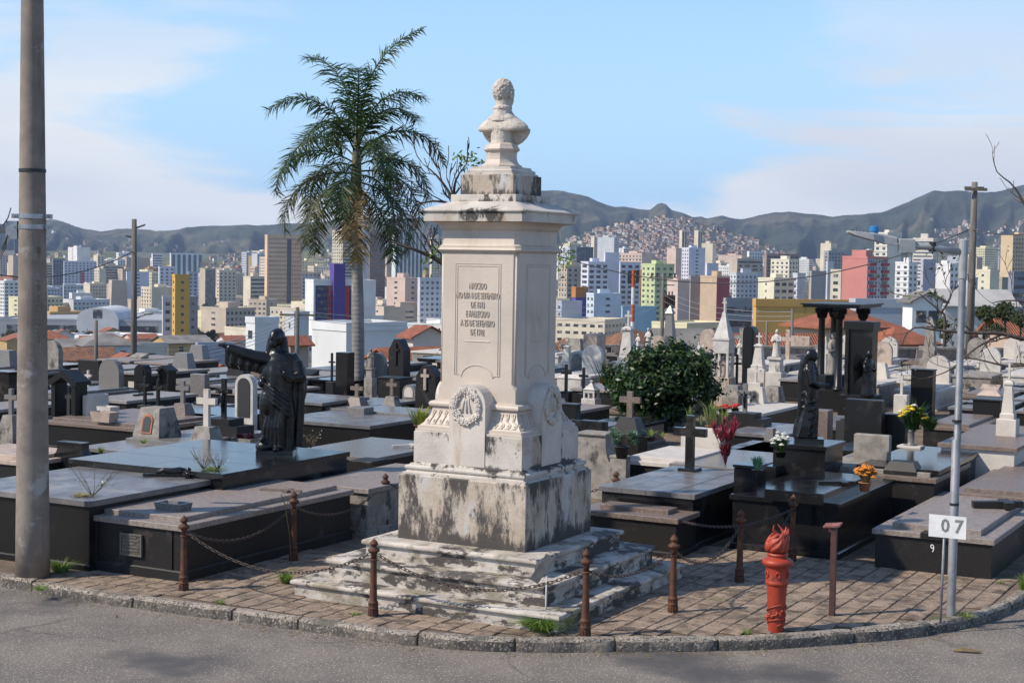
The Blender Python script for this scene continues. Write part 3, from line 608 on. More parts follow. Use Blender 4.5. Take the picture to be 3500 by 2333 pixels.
hd.loft([[(x, -w, zc - h), (x, w, zc - h), (x, w * .9, zc + h * .6), (x, w * .4, zc + h), (x, -w * .4, zc + h), (x, -w * .9, zc + h * .6)] for x, zc, w, h in ((-0.60, 3.40, .040, .040), (-0.72, 3.42, .045, .042), (-0.82, 3.44, .09, .034), (-0.98, 3.468, .095, .022), (-1.04, 3.482, .075, .010))])
head = hd.build('lamp_head', M_lampgrey, t)
mb = MB()
for k in range(5): mb.box(-1.01 + k * 0.032, -0.997 + k * 0.032, -0.06, 0.06, 3.482 - k * 0.004, 3.496 - k * 0.004)
mb.build('cooling_fins', M_black, head)
mb = MB(); mb.lathe([(0.036, 3.465), (0.036, 3.485), (0.042, 3.487), (0.042, 3.53), (0.03, 3.537)], 12, -0.80, 0); mb.build('photocell', M_blue, head)

# ================================================================== concrete utility pole at the left
M_pole = pm('pole_concrete', (0.264, 0.22, 0.1815), (0.1815, 0.1507, 0.1265), ns=3.5, rough=0.85, bump=0.004, bs=70, stain=(0.10, 0.075, 0.06), sscale=2.0, sstr=(1.6, 1.6, .22), slo=0.52, shi=0.66, stain2=(0.36, 0.34, 0.315), s2scale=3.2, s2lo=0.58, s2hi=0.70)
p = P(75, 1322); t = thing('utility_pole', 'thick concrete utility pole with steel clamps at the left edge', 'utility pole', p, 0)
def pr_(z): return 0.166 - 0.0108 * z
mb = MB(); mb.lathe([(pr_(z), z) for z in (-0.05, 0.5, 1, 2, 3, 4, 5, 6, 7.5, 9)] + [(0.03, 9.02)], 32); mb.build('pole', M_pole, t, True)
M_band = pm('steel_band', (0.40, 0.42, 0.45), (0.3, 0.31, 0.33), ns=12, rough=0.35, metal=0.6)
ztop = lambda v: 3.2 + (UV((p.x, p.y, 3.2))[1] - v) * VS / FPX * p.y
for v, mt, hh in ((393, M_black, 0.016), (497, M_band, 0.022), (521, M_band, 0.022)):
    z = ztop(v); r0 = pr_(z) + 0.006; mb = MB(); mb.lathe([(r0 - 0.004, z - hh), (r0, z - hh), (r0, z + hh), (r0 - 0.004, z + hh)], 28)
    if mt is M_band:
        for sx in (-1, 1):
            mb.box(sx * (r0 + 0.03) - 0.03, sx * (r0 + 0.03) + 0.03, -0.03, 0.012, z - hh, z + hh); mb.tube([(sx * (r0 + .03), -0.06, z), (sx * (r0 + .03), 0.04, z)], 0.009, 6)
    mb.build('clamp_band', mt, t)
z = ztop(526); mb = MB(); mb.box(-0.245, -0.135, -0.05, 0.05, z - 0.10, z + 0.075); br = mb.build('arm_bracket', M_band, t)
mb = MB(); mb.tube([(-0.19, 0, z - 0.02), (-0.62, -0.02, z + 0.06), (-1.5, -0.05, z + 0.25)], 0.042, 10); mb.build('lamp_arm', M_lampgrey, t, True)
mb = MB()
for k in range(3):
    mb.tube([(-0.42 - 0.02 * k, -0.04, z - 0.01), (-0.40, -0.05, z - 0.16 - 0.03 * k), (-0.33, -0.05, z - 0.28 - 0.04 * k), (-0.27 + 0.015 * k, -0.06, z - 0.18), (-0.22, -0.07, z - 0.06)], 0.005, 5)
mb.tube([(-0.19, -0.06, z + 0.2), (-0.22, -0.06, z + 0.10), (-0.27, -0.05, z + 0.03)], 0.006, 5); mb.build('cable_loop', M_black, t, True)
for s_, zc in (('11 m 150 daN', ztop(690)), ('11/250 18', ztop(780)), ('26', ztop(575))):
    o = inst('embossed_mark', text_mesh(s_, 0.075, 0.004, M_pole, 1.0), t, (0.088, -(pr_(zc) ** 2 - 0.088 ** 2) ** 0.5 - 0.002, zc)); o.rotation_euler = (PI / 2, -PI / 2, R(32))
# ================================================================== graves
M_blk = pm('black_granite', (0.008, 0.008, 0.009), (0.014, 0.014, 0.015), ns=90, rough=0.10, rough2=0.22, spec=0.5, stain=(0.085, 0.078, 0.072), sscale=2.2, slo=0.52, shi=0.78)
M_blk2 = pm('black_granite_dusty', (0.009, 0.0088, 0.0088), (0.016, 0.015, 0.0145), ns=70, rough=0.28, rough2=0.42, spec=0.35, stain=(0.055, 0.048, 0.042), sscale=2.5, slo=0.56, shi=0.78)
M_gry = pm('grey_granite', (0.2035, 0.187, 0.176), (0.132, 0.121, 0.1144), ns=60, rough=0.22, rough2=0.34, spec=0.5, stain=(0.20, 0.185, 0.165), sscale=2.0, slo=0.54, shi=0.74, speck=(0.27, 0.26, 0.25), kscale=180, klo=0.6, khi=0.66)
M_dkg = pm('dark_grey_granite', (0.022, 0.0195, 0.0185), (0.012, 0.011, 0.0108), ns=60, rough=0.36, rough2=0.55, spec=0.32, bump=0.001, bs=150, stain=(0.075, 0.062, 0.052), sscale=2.6, slo=0.56, shi=0.74)
M_brn = pm('brown_granite', (0.2035, 0.1562, 0.1265), (0.132, 0.099, 0.0814), ns=30, rough=0.34, rough2=0.5, spec=0.5, stain=(0.21, 0.165, 0.125), sscale=2.0, slo=0.52, shi=0.72)
M_con = pm('rough_concrete', (0.3024, 0.2744, 0.2408), (0.2016, 0.1792, 0.1568), ns=8, rough=0.9, bump=0.006, bs=40, stain=(0.065, 0.06, 0.055), sscale=4, sstr=(1, 1, .6), slo=0.53, shi=0.64)
M_wht = pm('white_marble', (0.5546, 0.5192, 0.4779), (0.4366, 0.4071, 0.3658), ns=6, rough=0.55, bump=0.003, bs=40, stain=(0.16, 0.145, 0.13), sscale=4, sstr=(1, 1, .5), slo=0.575, shi=0.68)
M_wht2 = pm('clean_white_stone', (0.5664, 0.5133, 0.4543), (0.4956, 0.4484, 0.3953), ns=5, rough=0.6, stain=(0.40, 0.33, 0.26), sscale=4, slo=0.58, shi=0.7)
M_pink = pm('pinkish_stone', (0.46, 0.3565, 0.2875), (0.345, 0.2702, 0.2185), ns=7, rough=0.7, stain=(0.15, 0.12, 0.10), sscale=4, slo=0.56, shi=0.7)
M_brz = pm('dark_bronze', (0.006, 0.006, 0.0065), (0.011, 0.0105, 0.0105), ns=12, rough=0.24, rough2=0.36, spec=0.42, bump=0.002, bs=60)
M_irn = pm('dark_iron', (0.03, 0.029, 0.028), rough=0.5)
M_silver = pm('brushed_aluminium', (0.62, 0.63, 0.64), (0.5, 0.51, 0.52), ns=10, rough=0.3, metal=0.7)
M_soil = pm('grave_soil', (0.10, 0.07, 0.045), (0.06, 0.045, 0.03), ns=30, rough=1.0, bump=0.01, bs=60)
M_terra = pm('terracotta', (0.38, 0.16, 0.085), (0.30, 0.12, 0.065), ns=9, rough=0.8, bump=0.004, bs=40)
M_tA = pm('dusty_brown_slab', (0.2818, 0.2357, 0.207), (0.184, 0.1518, 0.1357), ns=25, rough=0.45, rough2=0.6, spec=0.45, stain=(0.30, 0.25, 0.205), sscale=2.0, slo=0.52, shi=0.72)
M_tB = pm('dusty_polished_slab', (0.1755, 0.1664, 0.1664), (0.1105, 0.104, 0.1066), ns=2.5, rough=0.26, rough2=0.42, spec=0.5, stain=(0.26, 0.235, 0.21), sscale=1.6, slo=0.50, shi=0.74)
M_tC = pm('dusty_grey_slab', (0.2875, 0.2587, 0.2357), (0.207, 0.184, 0.1702), ns=20, rough=0.4, rough2=0.55, spec=0.45, stain=(0.31, 0.265, 0.225), sscale=2.0, slo=0.52, shi=0.72)
FOOT = []
GRAVES = []
def foot(p, wx, wy, m=0.12):
    a, b = grid(p); FOOT.append((a - wx / 2 - m, a + wx / 2 + m, b - wy / 2 - m, b + wy / 2 + m))
def tomb_parts(t, w, l, h, top, body, lid=None, lidh=0.05, slab=0.055, over=0.03, plinth=0.06, panels=0, tiles=None, lidin=0.13):
    x, y = w / 2, l / 2; b = over
    mb = MB(); mb.box(-x + b, x - b, -y + b, y - b, plinth - 0.002, h - slab); mb.build('body', body, t)
    if plinth:
        mb = MB(); mb.box(-x + 0.006, x - 0.006, -y + 0.006, y - 0.006, -0.03, plinth, 0.012); mb.build('plinth', body, t)
    if tiles:
        nx, ny = tiles
        for i in range(nx):
            for j in range(ny):
                mb = MB(); mb.box(-x + i * w / nx + 0.0025, -x + (i + 1) * w / nx - 0.0025, -y + j * l / ny + 0.0025, -y + (j + 1) * l / ny - 0.0025, h - slab, h + 0.0012 * ((i * 7 + j * 3) % 3), 0.003); mb.build('top_slab', top, t)
    else:
        mb = MB(); mb.box(-x, x, -y, y, h - slab + 0.0005, h, 0.006); mb.build('top_slab', top, t)
    if lid:
        q = lidin; mb = MB(); mb.box(-x + q, x - q, -y + q, y - q * 0.8, h - 0.002, h + lidh, 0.006); mb.build('lid', lid, t)
    for k in range(panels):
        for sx in (-1, 1):
            mb = MB(); mb.box(sx * (x - b - 0.16) - 0.035, sx * (x - b - 0.16) + 0.035, -y + b - 0.014, -y + b + 0.01, plinth, h - slab); mb.build('pilaster', body, t)
def tombpx(name, label, Cc, Ll, Rr, h, top, body=None, **k):
    c, l_, r_ = P(*Cc, h), P(*Ll, h), P(*Rr, h)
    w = (c - l_).dot(GX); ln = (r_ - c).dot(GY)
    ctr = c - GX * (w / 2) + GY * (ln / 2); ctr.z = 0
    t = thing(name, label, 'tomb', ctr, -TH); foot(ctr, w, ln)
    tomb_parts(t, w, ln, h, top, body or top, **k)
    t['w'], t['l'], t['h'] = w, ln, h; GRAVES.append(t); return t
def loc_on(t, p):     # a world point in a grave's own axes
    d = Vector((p.x - t.location.x, p.y - t.location.y, 0)); return d.dot(GX), d.dot(GY)
def cross_mb(h, w, th, arm=0.68, tw=None):
    tw = tw or th * 1.5; mb = MB(); mb.xz([(-tw / 2, 0), (tw / 2, 0), (tw / 2, h * arm - tw / 2), (w / 2, h * arm - tw / 2), (w / 2, h * arm + tw / 2), (tw / 2, h * arm + tw / 2), (tw / 2, h), (-tw / 2, h), (-tw / 2, h * arm + tw / 2), (-w / 2, h * arm + tw / 2), (-w / 2, h * arm - tw / 2), (-tw / 2, h * arm - tw / 2)], -th / 2, th / 2); return mb
def corpus_mb(s):     # a small crucified figure, arms spread, in front of a cross
    mb = MB(); mb.tube([(0, -0.03 * s, 0), (0.01 * s, -0.07 * s, 0.22 * s), (0, -0.04 * s, 0.42 * s), (0, -0.05 * s, 0.62 * s), (0, -0.05 * s, 0.78 * s)], [0.03 * s, 0.05 * s, 0.075 * s, 0.085 * s, 0.06 * s], 8)
    mb.ell((0.015 * s, -0.075 * s, 0.86 * s), 0.05 * s, 0.055 * s, 0.07 * s, 8, 6)
    for sx in (-1, 1): mb.tube([(sx * 0.06 * s, -0.05 * s, 0.74 * s), (sx * 0.22 * s, -0.05 * s, 0.80 * s), (sx * 0.40 * s, -0.03 * s, 0.90 * s)], [0.032 * s, 0.026 * s, 0.018 * s], 6)
    return mb
# ---- nearest graves, left of the monument
TA = tombpx('tomb', 'long dark granite tomb with a metal plaque on its front, left of the monument', (421, 1208), (219, 1172), (796, 1122), 0.55, M_tA, M_dkg, lid=M_tA, lidin=0.15, panels=1, plinth=0.10)
mb = MB(); x, y = loc_on(TA, P(326, 1252, 0.3)); mb.box(-0.13, 0.13, -TA['l'] / 2 + 0.006, -TA['l'] / 2 + 0.034, 0.20, 0.40, 0.0)
M_plaq = pm('plaque_bronze', (0.09, 0.075, 0.06), (0.16, 0.14, 0.115), ns=60, rough=0.45, metal=0.5, bump=0.004, bs=50, stretch=(1, 1, 3))
pq = mb.build('plaque', M_plaq, TA); M_pf = pm('plaque_edge', (0.17, 0.155, 0.14), (0.12, 0.11, 0.1), ns=40, rough=0.5, metal=0.3)
mb = MB(); yy = -TA['l'] / 2 + 0.004
for (x0, x1, z0, z1) in ((-0.14, 0.14, 0.395, 0.41), (-0.14, 0.14, 0.19, 0.205), (-0.14, -0.125, 0.205, 0.395), (0.125, 0.14, 0.205, 0.395)): mb.box(x0, x1, yy - 0.006, yy + 0.02, z0, z1)
mb.build('plaque_frame', M_pf, pq)
mb = MB(); rr = random.Random(2)
for k, (a, b) in enumerate(((-0.02, 0.06), (-0.05, 0.09), (-0.09, 0.04), (-0.04, 0.10), (-0.10, 0.08))): mb.box(a - .01, b + .01, yy - 0.003, yy + 0.005, 0.37 - k * 0.033, 0.385 - k * 0.033)
tag(mb.build('worn_lettering', M_pf, pq), kind='stuff')
TB = tombpx('tomb', 'wide polished tomb of large tiled slabs beside the concrete utility pole', (206, 1152), (-70, 1108), (607, 1100), 0.70, M_tB, M_blk2, tiles=(3, 3), over=0.035)
TC = tombpx('tomb', 'long black polished tomb carrying the black statue of Christ', (512, 1089), (210, 1045), (792, 1036), 0.78, M_blk, M_blk, tiles=(2, 3))
TD = tombpx('tomb', 'brown stained tomb with a small square cover, behind the plaque tomb', (846, 1123), (700, 1104), (1010, 1072), 0.55, M_tA, M_con, plinth=0.08)
mb = MB(); x, y = loc_on(TD, P(846, 1052, 0.6)); mb.box(x - 0.17, x + 0.17, y - 0.2, y + 0.2, 0.552, 0.585, 0.008); mb.build('cover_plate', M_dkg, TD)
TE = tombpx('tomb', 'low brown tomb tucked against the left side of the monument', (915, 1120), (846, 1112), (985, 1100), 0.42, M_brn, M_con)
TF = tombpx('tomb', 'flat grey slab tomb with a white cross on it, behind the brown tomb', (862, 1052), (690, 1030), (1000, 1015), 0.52, M_gry, M_dkg)
mb = MB(); i0 = 0; c = cross_mb(0.42, 0.26, 0.03, tw=0.055); c.xf(Matrix.Translation((0.25, 0.1, 0.54)) @ Matrix.Rotation(R(-50), 4, 'Z') @ Matrix.Rotation(R(-88), 4, 'X')); c.build('flat_cross', M_wht2, TF)
for nm, lab, Cc, Ll, Rr, h, top, kw in (
    ('tomb', 'glossy black tomb with a small cross, right behind the black statue of Christ', (850, 978), (640, 958), (965, 957), 0.52, M_tB, dict(lid=None)),
    ('tomb', 'black lidded tomb with an open stone book, left of the palm trunk base', (965, 962), (800, 944), (1010, 945), 0.5, M_blk2, dict(lid=M_gry)),
    ('tomb', 'pale slab tomb lying in front of the dark trapezoid cross stand', (410, 1048), (300, 1030), (520, 1020), 0.5, M_gry, dict()),
    ('tomb', 'tomb of rough red stone with a grey slab and weeds on top', (430, 1018), (268, 1008), (560, 985), 0.45, M_gry, dict(body=M_terra)),
    ('tomb', 'brown tomb with two stone flower boxes, right of the concrete pole', (325, 985), (120, 962), (470, 955), 0.45, M_brn, dict(lid=M_brn)),
    ('tomb', 'low tomb of pinkish slabs at the far left edge', (62, 1062), (-120, 1040), (150, 1035), 0.4, M_pink, dict(lid=M_pink, body=M_dkg)),
    ('tomb', 'polished grey slab tomb behind the black scrolled headboard', (330, 1040), (215, 1020), (420, 1010), 0.4, M_gry, dict()),
    ('tomb', 'glossy bluish slab tomb by the black crucifix with a photo', (520, 960), (395, 945), (600, 940), 0.5, M_blk, dict()),
    ('tomb', 'black tomb with a pale polished top left of the palm', (740, 925), (620, 912), (800, 908), 0.55, M_tB, dict()),
    ('tomb', 'wide pale polished slab tomb beside the palm trunk', (800, 940), (690, 925), (905, 915), 0.45, M_gry, dict(body=M_blk)),
):
    tombpx(nm, lab, Cc, Ll, Rr, h, top, **({'body': M_blk2} | kw))
# ---- nearest graves, right of the monument
TR1 = tombpx('tomb', 'black polished tomb with a raised lid, behind the red torch column', (1929, 1157), (1678, 1133), (2064, 1101), 0.60, M_blk, M_blk)
c, l_, r_ = P(1892, 1134, 0.72), P(1756, 1122, 0.72), P(2014, 1092, 0.72)
x1, y0 = loc_on(TR1, c); x0, _ = loc_on(TR1, l_); _, y1 = loc_on(TR1, r_)
mb = MB(); mb.box(x0, x1, y0, y1, 0.598, 0.72, 0.006); mb.build('lid', M_blk, TR1)
mb = MB(); q = cross_mb(0.42, 0.24, 0.025, tw=0.07); q.xf(Matrix.Translation((x1 - 0.30, y0 + 0.75, 0.735)) @ Matrix.Rotation(R(-62), 4, 'Z') @ Matrix.Rotation(R(-89), 4, 'X')); q.build('flat_cross', M_blk2, TR1)
TR2 = tombpx('tomb', 'black tomb topped with glossy square tiles and a tall black cross', (1596, 1136), (1366, 1118), (1760, 1086), 0.62, M_tB, M_blk, tiles=(4, 4))
TR3 = tombpx('tomb', 'low brown tomb touching the right side of the monument', (1557, 1192), (1330, 1166), (1652, 1178), 0.43, M_brn, M_dkg, lid=M_brn, lidin=0.2)
TR4 = tombpx('tomb', 'dark granite tomb marked with a white number nine on its front', (2284, 1240), (2004, 1212), (2440, 1150), 0.41, M_tA, M_dkg, lid=M_tA, lidh=0.06, lidin=0.17, plinth=0)
x, y = loc_on(TR4, P(2137, 1257, 0.28)); o = inst('numeral', text_mesh('9', 0.12, 0.001, M_white, 0.75), TR4, (x, -TR4['l'] / 2 + 0.03 - 0.002, 0.255)); o.rotation_euler = (PI / 2, R(-12), 0)
q = cross_mb(0.55, 0.34, 0.07, tw=0.11); q.xf(Matrix.Translation((0.05, 0.05, 0.51)) @ Matrix.Rotation(R(-65), 4, 'Z') @ Matrix.Rotation(R(-88), 4, 'X')); q.build('flat_cross', M_dkg, TR4)
mb = MB(); mb.box(-0.12, 0.25, -TR4['l'] / 2 - 0.006, -TR4['l'] / 2 + 0.16, 0.36, 0.418, 0.004); mb.build('front_ledge', M_dkg, TR4)
TR5 = tombpx('tomb', 'brown slab tomb at the right edge behind the tomb numbered nine', (2430, 1150), (2196, 1122), (2540, 1075), 0.5, M_brn, M_dkg, lid=M_brn)
TR6 = tombpx('tomb', 'worn grey tomb with a leaning headstone and an open stone book', (2150, 1100), (1880, 1068), (2230, 1062), 0.62, M_brn, M_dkg, lid=M_con, lidin=0.1)
TR7 = tombpx('tomb', 'polished tomb with a sky blue top and a vase of yellow flowers', (2157, 1081), (2010, 1050), (2238, 1032), 0.70, M_blk, M_blk, plinth=0.05)
TR8 = tombpx('tomb', 'pale speckled granite tomb carrying a white obelisk, right of the lamp post', (2336, 1029), (2164, 1012), (2460, 985), 0.80, M_brn, M_wht2, over=0.04)
for lab, Cc, Ll, Rr, h, top, kw in (
    ('cream marble tomb with stepped slabs in front of the leafy shrub', (1585, 1068), (1442, 1050), (1680, 1040), 0.48, M_wht2, dict(body=M_dkg, lid=M_wht2, lidin=0.1)),
    ('wide dull grey slab tomb with a red leaved plant growing through it', (1720, 1078), (1540, 1062), (1860, 1020), 0.50, M_gry, dict(body=M_dkg)),
    ('glossy slab tomb left of the praying black statue', (1800, 1000), (1690, 985), (1850, 975), 0.5, M_tB, dict(body=M_blk2)),
    ('brown tomb with a fallen crucifix, in front of the praying black statue', (1790, 1040), (1700, 1028), (1850, 1012), 0.5, M_brn, dict()),
    ('low tomb with a bluish polished lid at the foot of the shrub', (1430, 985), (1320, 975), (1505, 962), 0.4, M_blk, dict(body=M_brn)),
    ('black tomb with a grey top, left of the tall flower vase', (1960, 1035), (1905, 1030), (2010, 1012), 0.6, M_blk2, dict()),
    ('brown slab tomb behind the lamp post', (2240, 985), (2130, 972), (2310, 960), 0.5, M_brn, dict(lid=M_brn)),
    ('white slab tomb with potted red flowers, right of the shrub', (1750, 950), (1655, 940), (1800, 925), 0.5, M_wht2, dict(body=M_blk2)),
):
    tombpx('tomb', lab, Cc, Ll, Rr, h, top, **({'body': M_dkg} | kw))

# ---- statues
def figure(rings, folds=11, depth=0.035, n=40, seed=0.0, ztop=1.0):
    out_ = []
    for z, cx, cy, wx, wy in rings:
        k = max(0.0, 1 - z / ztop) ** 0.6 * 0.8 + 0.2; ring = []
        for j in range(n):
            a = 2 * PI * j / n
            f = 1 + depth / max(wx, 0.05) * k * (0.5 * math.sin(folds * a + 3.2 * z + seed) + 0.35 * math.sin((folds * 0.5 + 2) * a - 5.5 * z + seed * 2)) * (1 if z < ztop else 0)
            ring.append((cx + wx * f * math.cos(a), cy + wy * f * math.sin(a), z))
        out_.append(ring)
    return out_
def refine(o, vx, it=2):
    rm = o.modifiers.new('remesh', 'REMESH'); rm.mode = 'VOXEL'; rm.voxel_size = vx; rm.use_smooth_shade = True
    s_ = o.modifiers.new('smooth', 'SMOOTH'); s_.iterations = it; s_.factor = 0.5; return o
def interp(keys, n):
    out_ = []
    for i in range(n):
        z = keys[0][0] + (keys[-1][0] - keys[0][0]) * i / (n - 1)
        for a, b in zip(keys, keys[1:]):
            if a[0] <= z <= b[0] + 1e-9:
                t = (z - a[0]) / (b[0] - a[0]); t = t * t * (3 - 2 * t); out_.append((z,) + tuple(p + (q - p) * t for p, q in zip(a[1:], b[1:]))); break
    return out_
p = P(634, 1036, 0.80); t = thing('christ_statue', 'black statue of a robed man with one arm stretched out to the left', 'statue', p, 0); t.scale = (1.06, 1.06, 1.05)
mb = MB(); mb.box(-0.20, 0.22, -0.20, 0.20, -0.022, 0.03); mb.box(0.10, 0.24, -0.05, 0.20, 0.03, 0.16); mb.build('base', M_blk, t)
mb = MB()
keys = [(0.02, 0.035, 0, 0.165, 0.15), (0.15, 0.035, 0, 0.175, 0.15), (0.45, 0.03, 0, 0.20, 0.155), (0.70, 0.03, 0, 0.195, 0.15), (0.90, 0.04, 0, 0.21, 0.145), (1.04, 0.05, 0.01, 0.22, 0.125), (1.12, 0.04, 0.01, 0.16, 0.10), (1.18, 0.0, 0.0, 0.062, 0.062), (1.24, -0.01, 0, 0.055, 0.06)]
mb.loft(figure(interp(keys, 60), 10, 0.046, 64))
hr = Matrix.Rotation(R(-18), 3, 'Z')
mb.ell((-0.012, -0.02, 1.315), 0.075, 0.092, 0.108, 18, 12, hr); mb.ell((0.005, 0.025, 1.32), 0.088, 0.092, 0.112, 18, 12, hr)
mb.ell((-0.03, -0.09, 1.255), 0.040, 0.032, 0.052, 12, 8); mb.ell((-0.045, -0.115, 1.315), 0.012, 0.02, 0.026, 8, 6)
mb.tube([(0.07, 0.03, 1.32), (0.085, 0.03, 1.22), (0.10, 0.02, 1.13)], [0.045, 0.045, 0.04], 10); mb.tube([(-0.075, 0.02, 1.31), (-0.085, 0.0, 1.22), (-0.10, -0.02, 1.13)], [0.035, 0.038, 0.032], 10)
# outstretched arm with its wide hanging sleeve
mb.tube([(-0.08, 0, 1.06), (-0.25, -0.03, 1.09), (-0.42, -0.05, 1.145), (-0.55, -0.06, 1.20)], [0.09, 0.082, 0.07, 0.052], 12)
for k in range(9):
    s_ = k / 8; mb.tube([(-0.16 - 0.38 * s_, -0.02 - 0.04 * s_, 1.07 + 0.11 * s_), (-0.17 - 0.38 * s_, -0.03 - 0.04 * s_ + 0.012 * (-1) ** k, 0.98 + 0.04 * s_), (-0.18 - 0.34 * s_, -0.03 - 0.03 * s_, 0.905 + 0.06 * s_)], [0.046, 0.038, 0.028], 8)
mb.tube([(-0.54, -0.06, 1.20), (-0.60, -0.07, 1.225)], [0.036, 0.026], 8)
for k, (dz, dy) in enumerate(((0.012, 0.012), (0.006, -0.004), (0.0, -0.02), (-0.01, -0.032))): mb.tube([(-0.595, -0.07 + dy, 1.225 + dz), (-0.635, -0.075 + dy, 1.232 + dz), (-0.668, -0.078 + dy, 1.222 + dz)], [0.012, 0.010, 0.008], 6)
mb.tube([(-0.58, -0.05, 1.23), (-0.605, -0.03, 1.252)], [0.012, 0.009], 6)
# other arm across the chest
mb.tube([(0.22, 0.0, 1.03), (0.27, -0.06, 0.86), (0.20, -0.16, 0.86), (0.10, -0.19, 0.93)], [0.085, 0.085, 0.062, 0.030], 12)
for k in range(4): mb.tube([(0.11, -0.19, 0.93 + 0.018 * k), (0.06, -0.195, 0.955 + 0.018 * k)], [0.013, 0.009], 6)
# cloak over the left side and the drape at the hip
mb.tube([(0.13, 0.06, 1.10), (0.22, 0.07, 0.95), (0.26, 0.07, 0.70), (0.24, 0.06, 0.50)], [0.10, 0.11, 0.085, 0.055], 14)
for k in range(5): mb.tube([(0.10 + 0.04 * k, 0.10 - 0.03 * k, 1.06), (0.14 + 0.035 * k, 0.12 - 0.03 * k, 0.7), (0.12 + 0.035 * k, 0.12 - 0.035 * k, 0.06)], [0.04, 0.05, 0.055], 8)
for k in range(4): mb.tube([(-0.13, -0.10, 0.80 - 0.03 * k), (0.0, -0.17, 0.72 - 0.05 * k), (0.16, -0.12, 0.60 - 0.06 * k)], 0.024, 8)
mb.ell((-0.085, -0.07, 0.56), 0.105, 0.10, 0.20, 16, 10)
mb.ell((-0.15, -0.08, 0.80), 0.055, 0.06, 0.06, 10, 8)
mb.ell((-0.12, -0.12, 0.07), 0.10, 0.10, 0.08, 12, 8); mb.ell((0.03, -0.19, 0.05), 0.045, 0.085, 0.032, 10, 6); mb.ell((-0.13, -0.18, 0.16), 0.04, 0.075, 0.03, 10, 6)
for k in range(5): mb.tube([(-0.13 + 0.05 * k, -0.14, 0.05), (-0.11 + 0.04 * k, -0.15, 0.30), (-0.06 + 0.03 * k, -0.12, 0.52)], [0.026, 0.022, 0.015], 8)
refine(mb.build('figure', M_brz, t, True), 0.008, 1)
# praying statue on its black pedestal
p = P(1857, 1014, 0.98); t = thing('statue_pedestal', 'black stepped granite pedestal under the praying statue', 'pedestal', (p.x, p.y, 0), -TH); foot(p, 0.8, 0.8)
mb = MB(); mb.box(-0.33, 0.33, -0.36, 0.36, -0.02, 0.93); mb.build('block', M_blk, t)
mb = MB(); mb.box(-0.36, 0.36, -0.39, 0.39, 0.93, 0.98, 0.008); mb.build('cap', M_blk, t)
mb = MB(); mb.box(-0.34, -0.20, -0.62, -0.361, -0.02, 0.72, 0.01); mb.build('side_wall', M_blk, t)
t = thing('praying_statue', 'black draped statue of a veiled woman looking down to the right', 'statue', p, R(-8))
mb = MB(); mb.box(-0.18, 0.18, -0.15, 0.15, -0.01, 0.052); mb.build('base', M_blk, t)
mb = MB()
keys = [(0.05, -0.045, 0, 0.135, 0.125), (0.15, -0.04, 0, 0.13, 0.12), (0.40, -0.005, 0, 0.110, 0.115), (0.60, 0.0, 0, 0.112, 0.115), (0.75, -0.012, 0, 0.118, 0.115), (0.88, -0.012, 0, 0.112, 0.115), (0.95, -0.015, 0, 0.085, 0.09), (1.0, 0.0, 0, 0.05, 0.052)]
mb.loft(figure(interp(keys, 48), 8, 0.030, 56, 1.3))
hr = Matrix.Rotation(R(18), 3, 'Y')
mb.ell((0.025, 0, 1.055), 0.066, 0.056, 0.078, 16, 10, hr); mb.ell((-0.008, 0, 1.07), 0.075, 0.068, 0.086, 16, 10, hr); mb.ell((0.088, 0, 1.035), 0.014, 0.010, 0.014, 6, 5)
mb.tube([(-0.045, -0.01, 1.08), (-0.085, -0.02, 0.96), (-0.105, -0.03, 0.80), (-0.10, -0.04, 0.5), (-0.12, -0.03, 0.25)], [0.055, 0.055, 0.05, 0.045, 0.035], 10)
for sy in (-1, 1):
    mb.tube([(-0.01, sy * 0.09, 0.90), (0.02, sy * 0.12, 0.74), (0.10, sy * 0.085, 0.70), (0.19, sy * 0.03, 0.705)], [0.055, 0.052, 0.042, 0.020], 10)
    for k in range(3): mb.tube([(0.18, sy * 0.025 + 0.008 * k, 0.705 + 0.01 * k), (0.235, sy * 0.03, 0.70 + 0.012 * k)], [0.012, 0.007], 6)
for k in range(5): mb.tube([(-0.08, -0.09, 0.62 - 0.09 * k), (0.0, -0.125, 0.50 - 0.10 * k), (0.09, -0.08, 0.52 - 0.085 * k)], 0.017, 8)
for k in range(4): mb.tube([(0.03 * k - 0.05, -0.10, 0.45), (0.03 * k - 0.09, -0.125, 0.2), (0.035 * k - 0.13, -0.12, 0.06)], 0.018, 8)
refine(mb.build('figure', M_brz, t, True), 0.007, 1)
def small_figure(h, mat, parent, z, facing=0.0, name='figure', wings=False):
    s = h / 1.2; mb = MB()
    keys = [(0.0, 0, 0, 0.19, 0.17), (0.35, 0, 0, 0.16, 0.14), (0.65, 0, 0, 0.155, 0.12), (0.86, 0, 0, 0.17, 0.11), (0.96, 0, 0, 0.12, 0.08), (1.0, 0, 0, 0.05, 0.05)]
    mb.loft(figure(interp(keys, 18), 7, 0.03, 20)); mb.ell((0.01, -0.02, 1.09), 0.075, 0.085, 0.105, 10, 8)
    for sx in (-1, 1): mb.tube([(sx * 0.15, 0, 0.88), (sx * 0.20, -0.06, 0.66), (sx * 0.05, -0.17, 0.72)], [0.06, 0.055, 0.04], 8)
    if wings:
        for sx in (-1, 1): mb.loft([[(sx * 0.05, 0.08, 0.95), (sx * 0.05, 0.11, 0.55)], [(sx * 0.30, 0.16, 1.12), (sx * 0.24, 0.17, 0.40)], [(sx * 0.42, 0.18, 0.95), (sx * 0.30, 0.19, 0.25)]], False, False)
    M4 = Matrix.Translation((0, 0, z)) @ Matrix.Rotation(facing, 4, 'Z') @ Matrix.Scale(s, 4); mb.xf(M4); return mb.build(name, mat, parent, True)
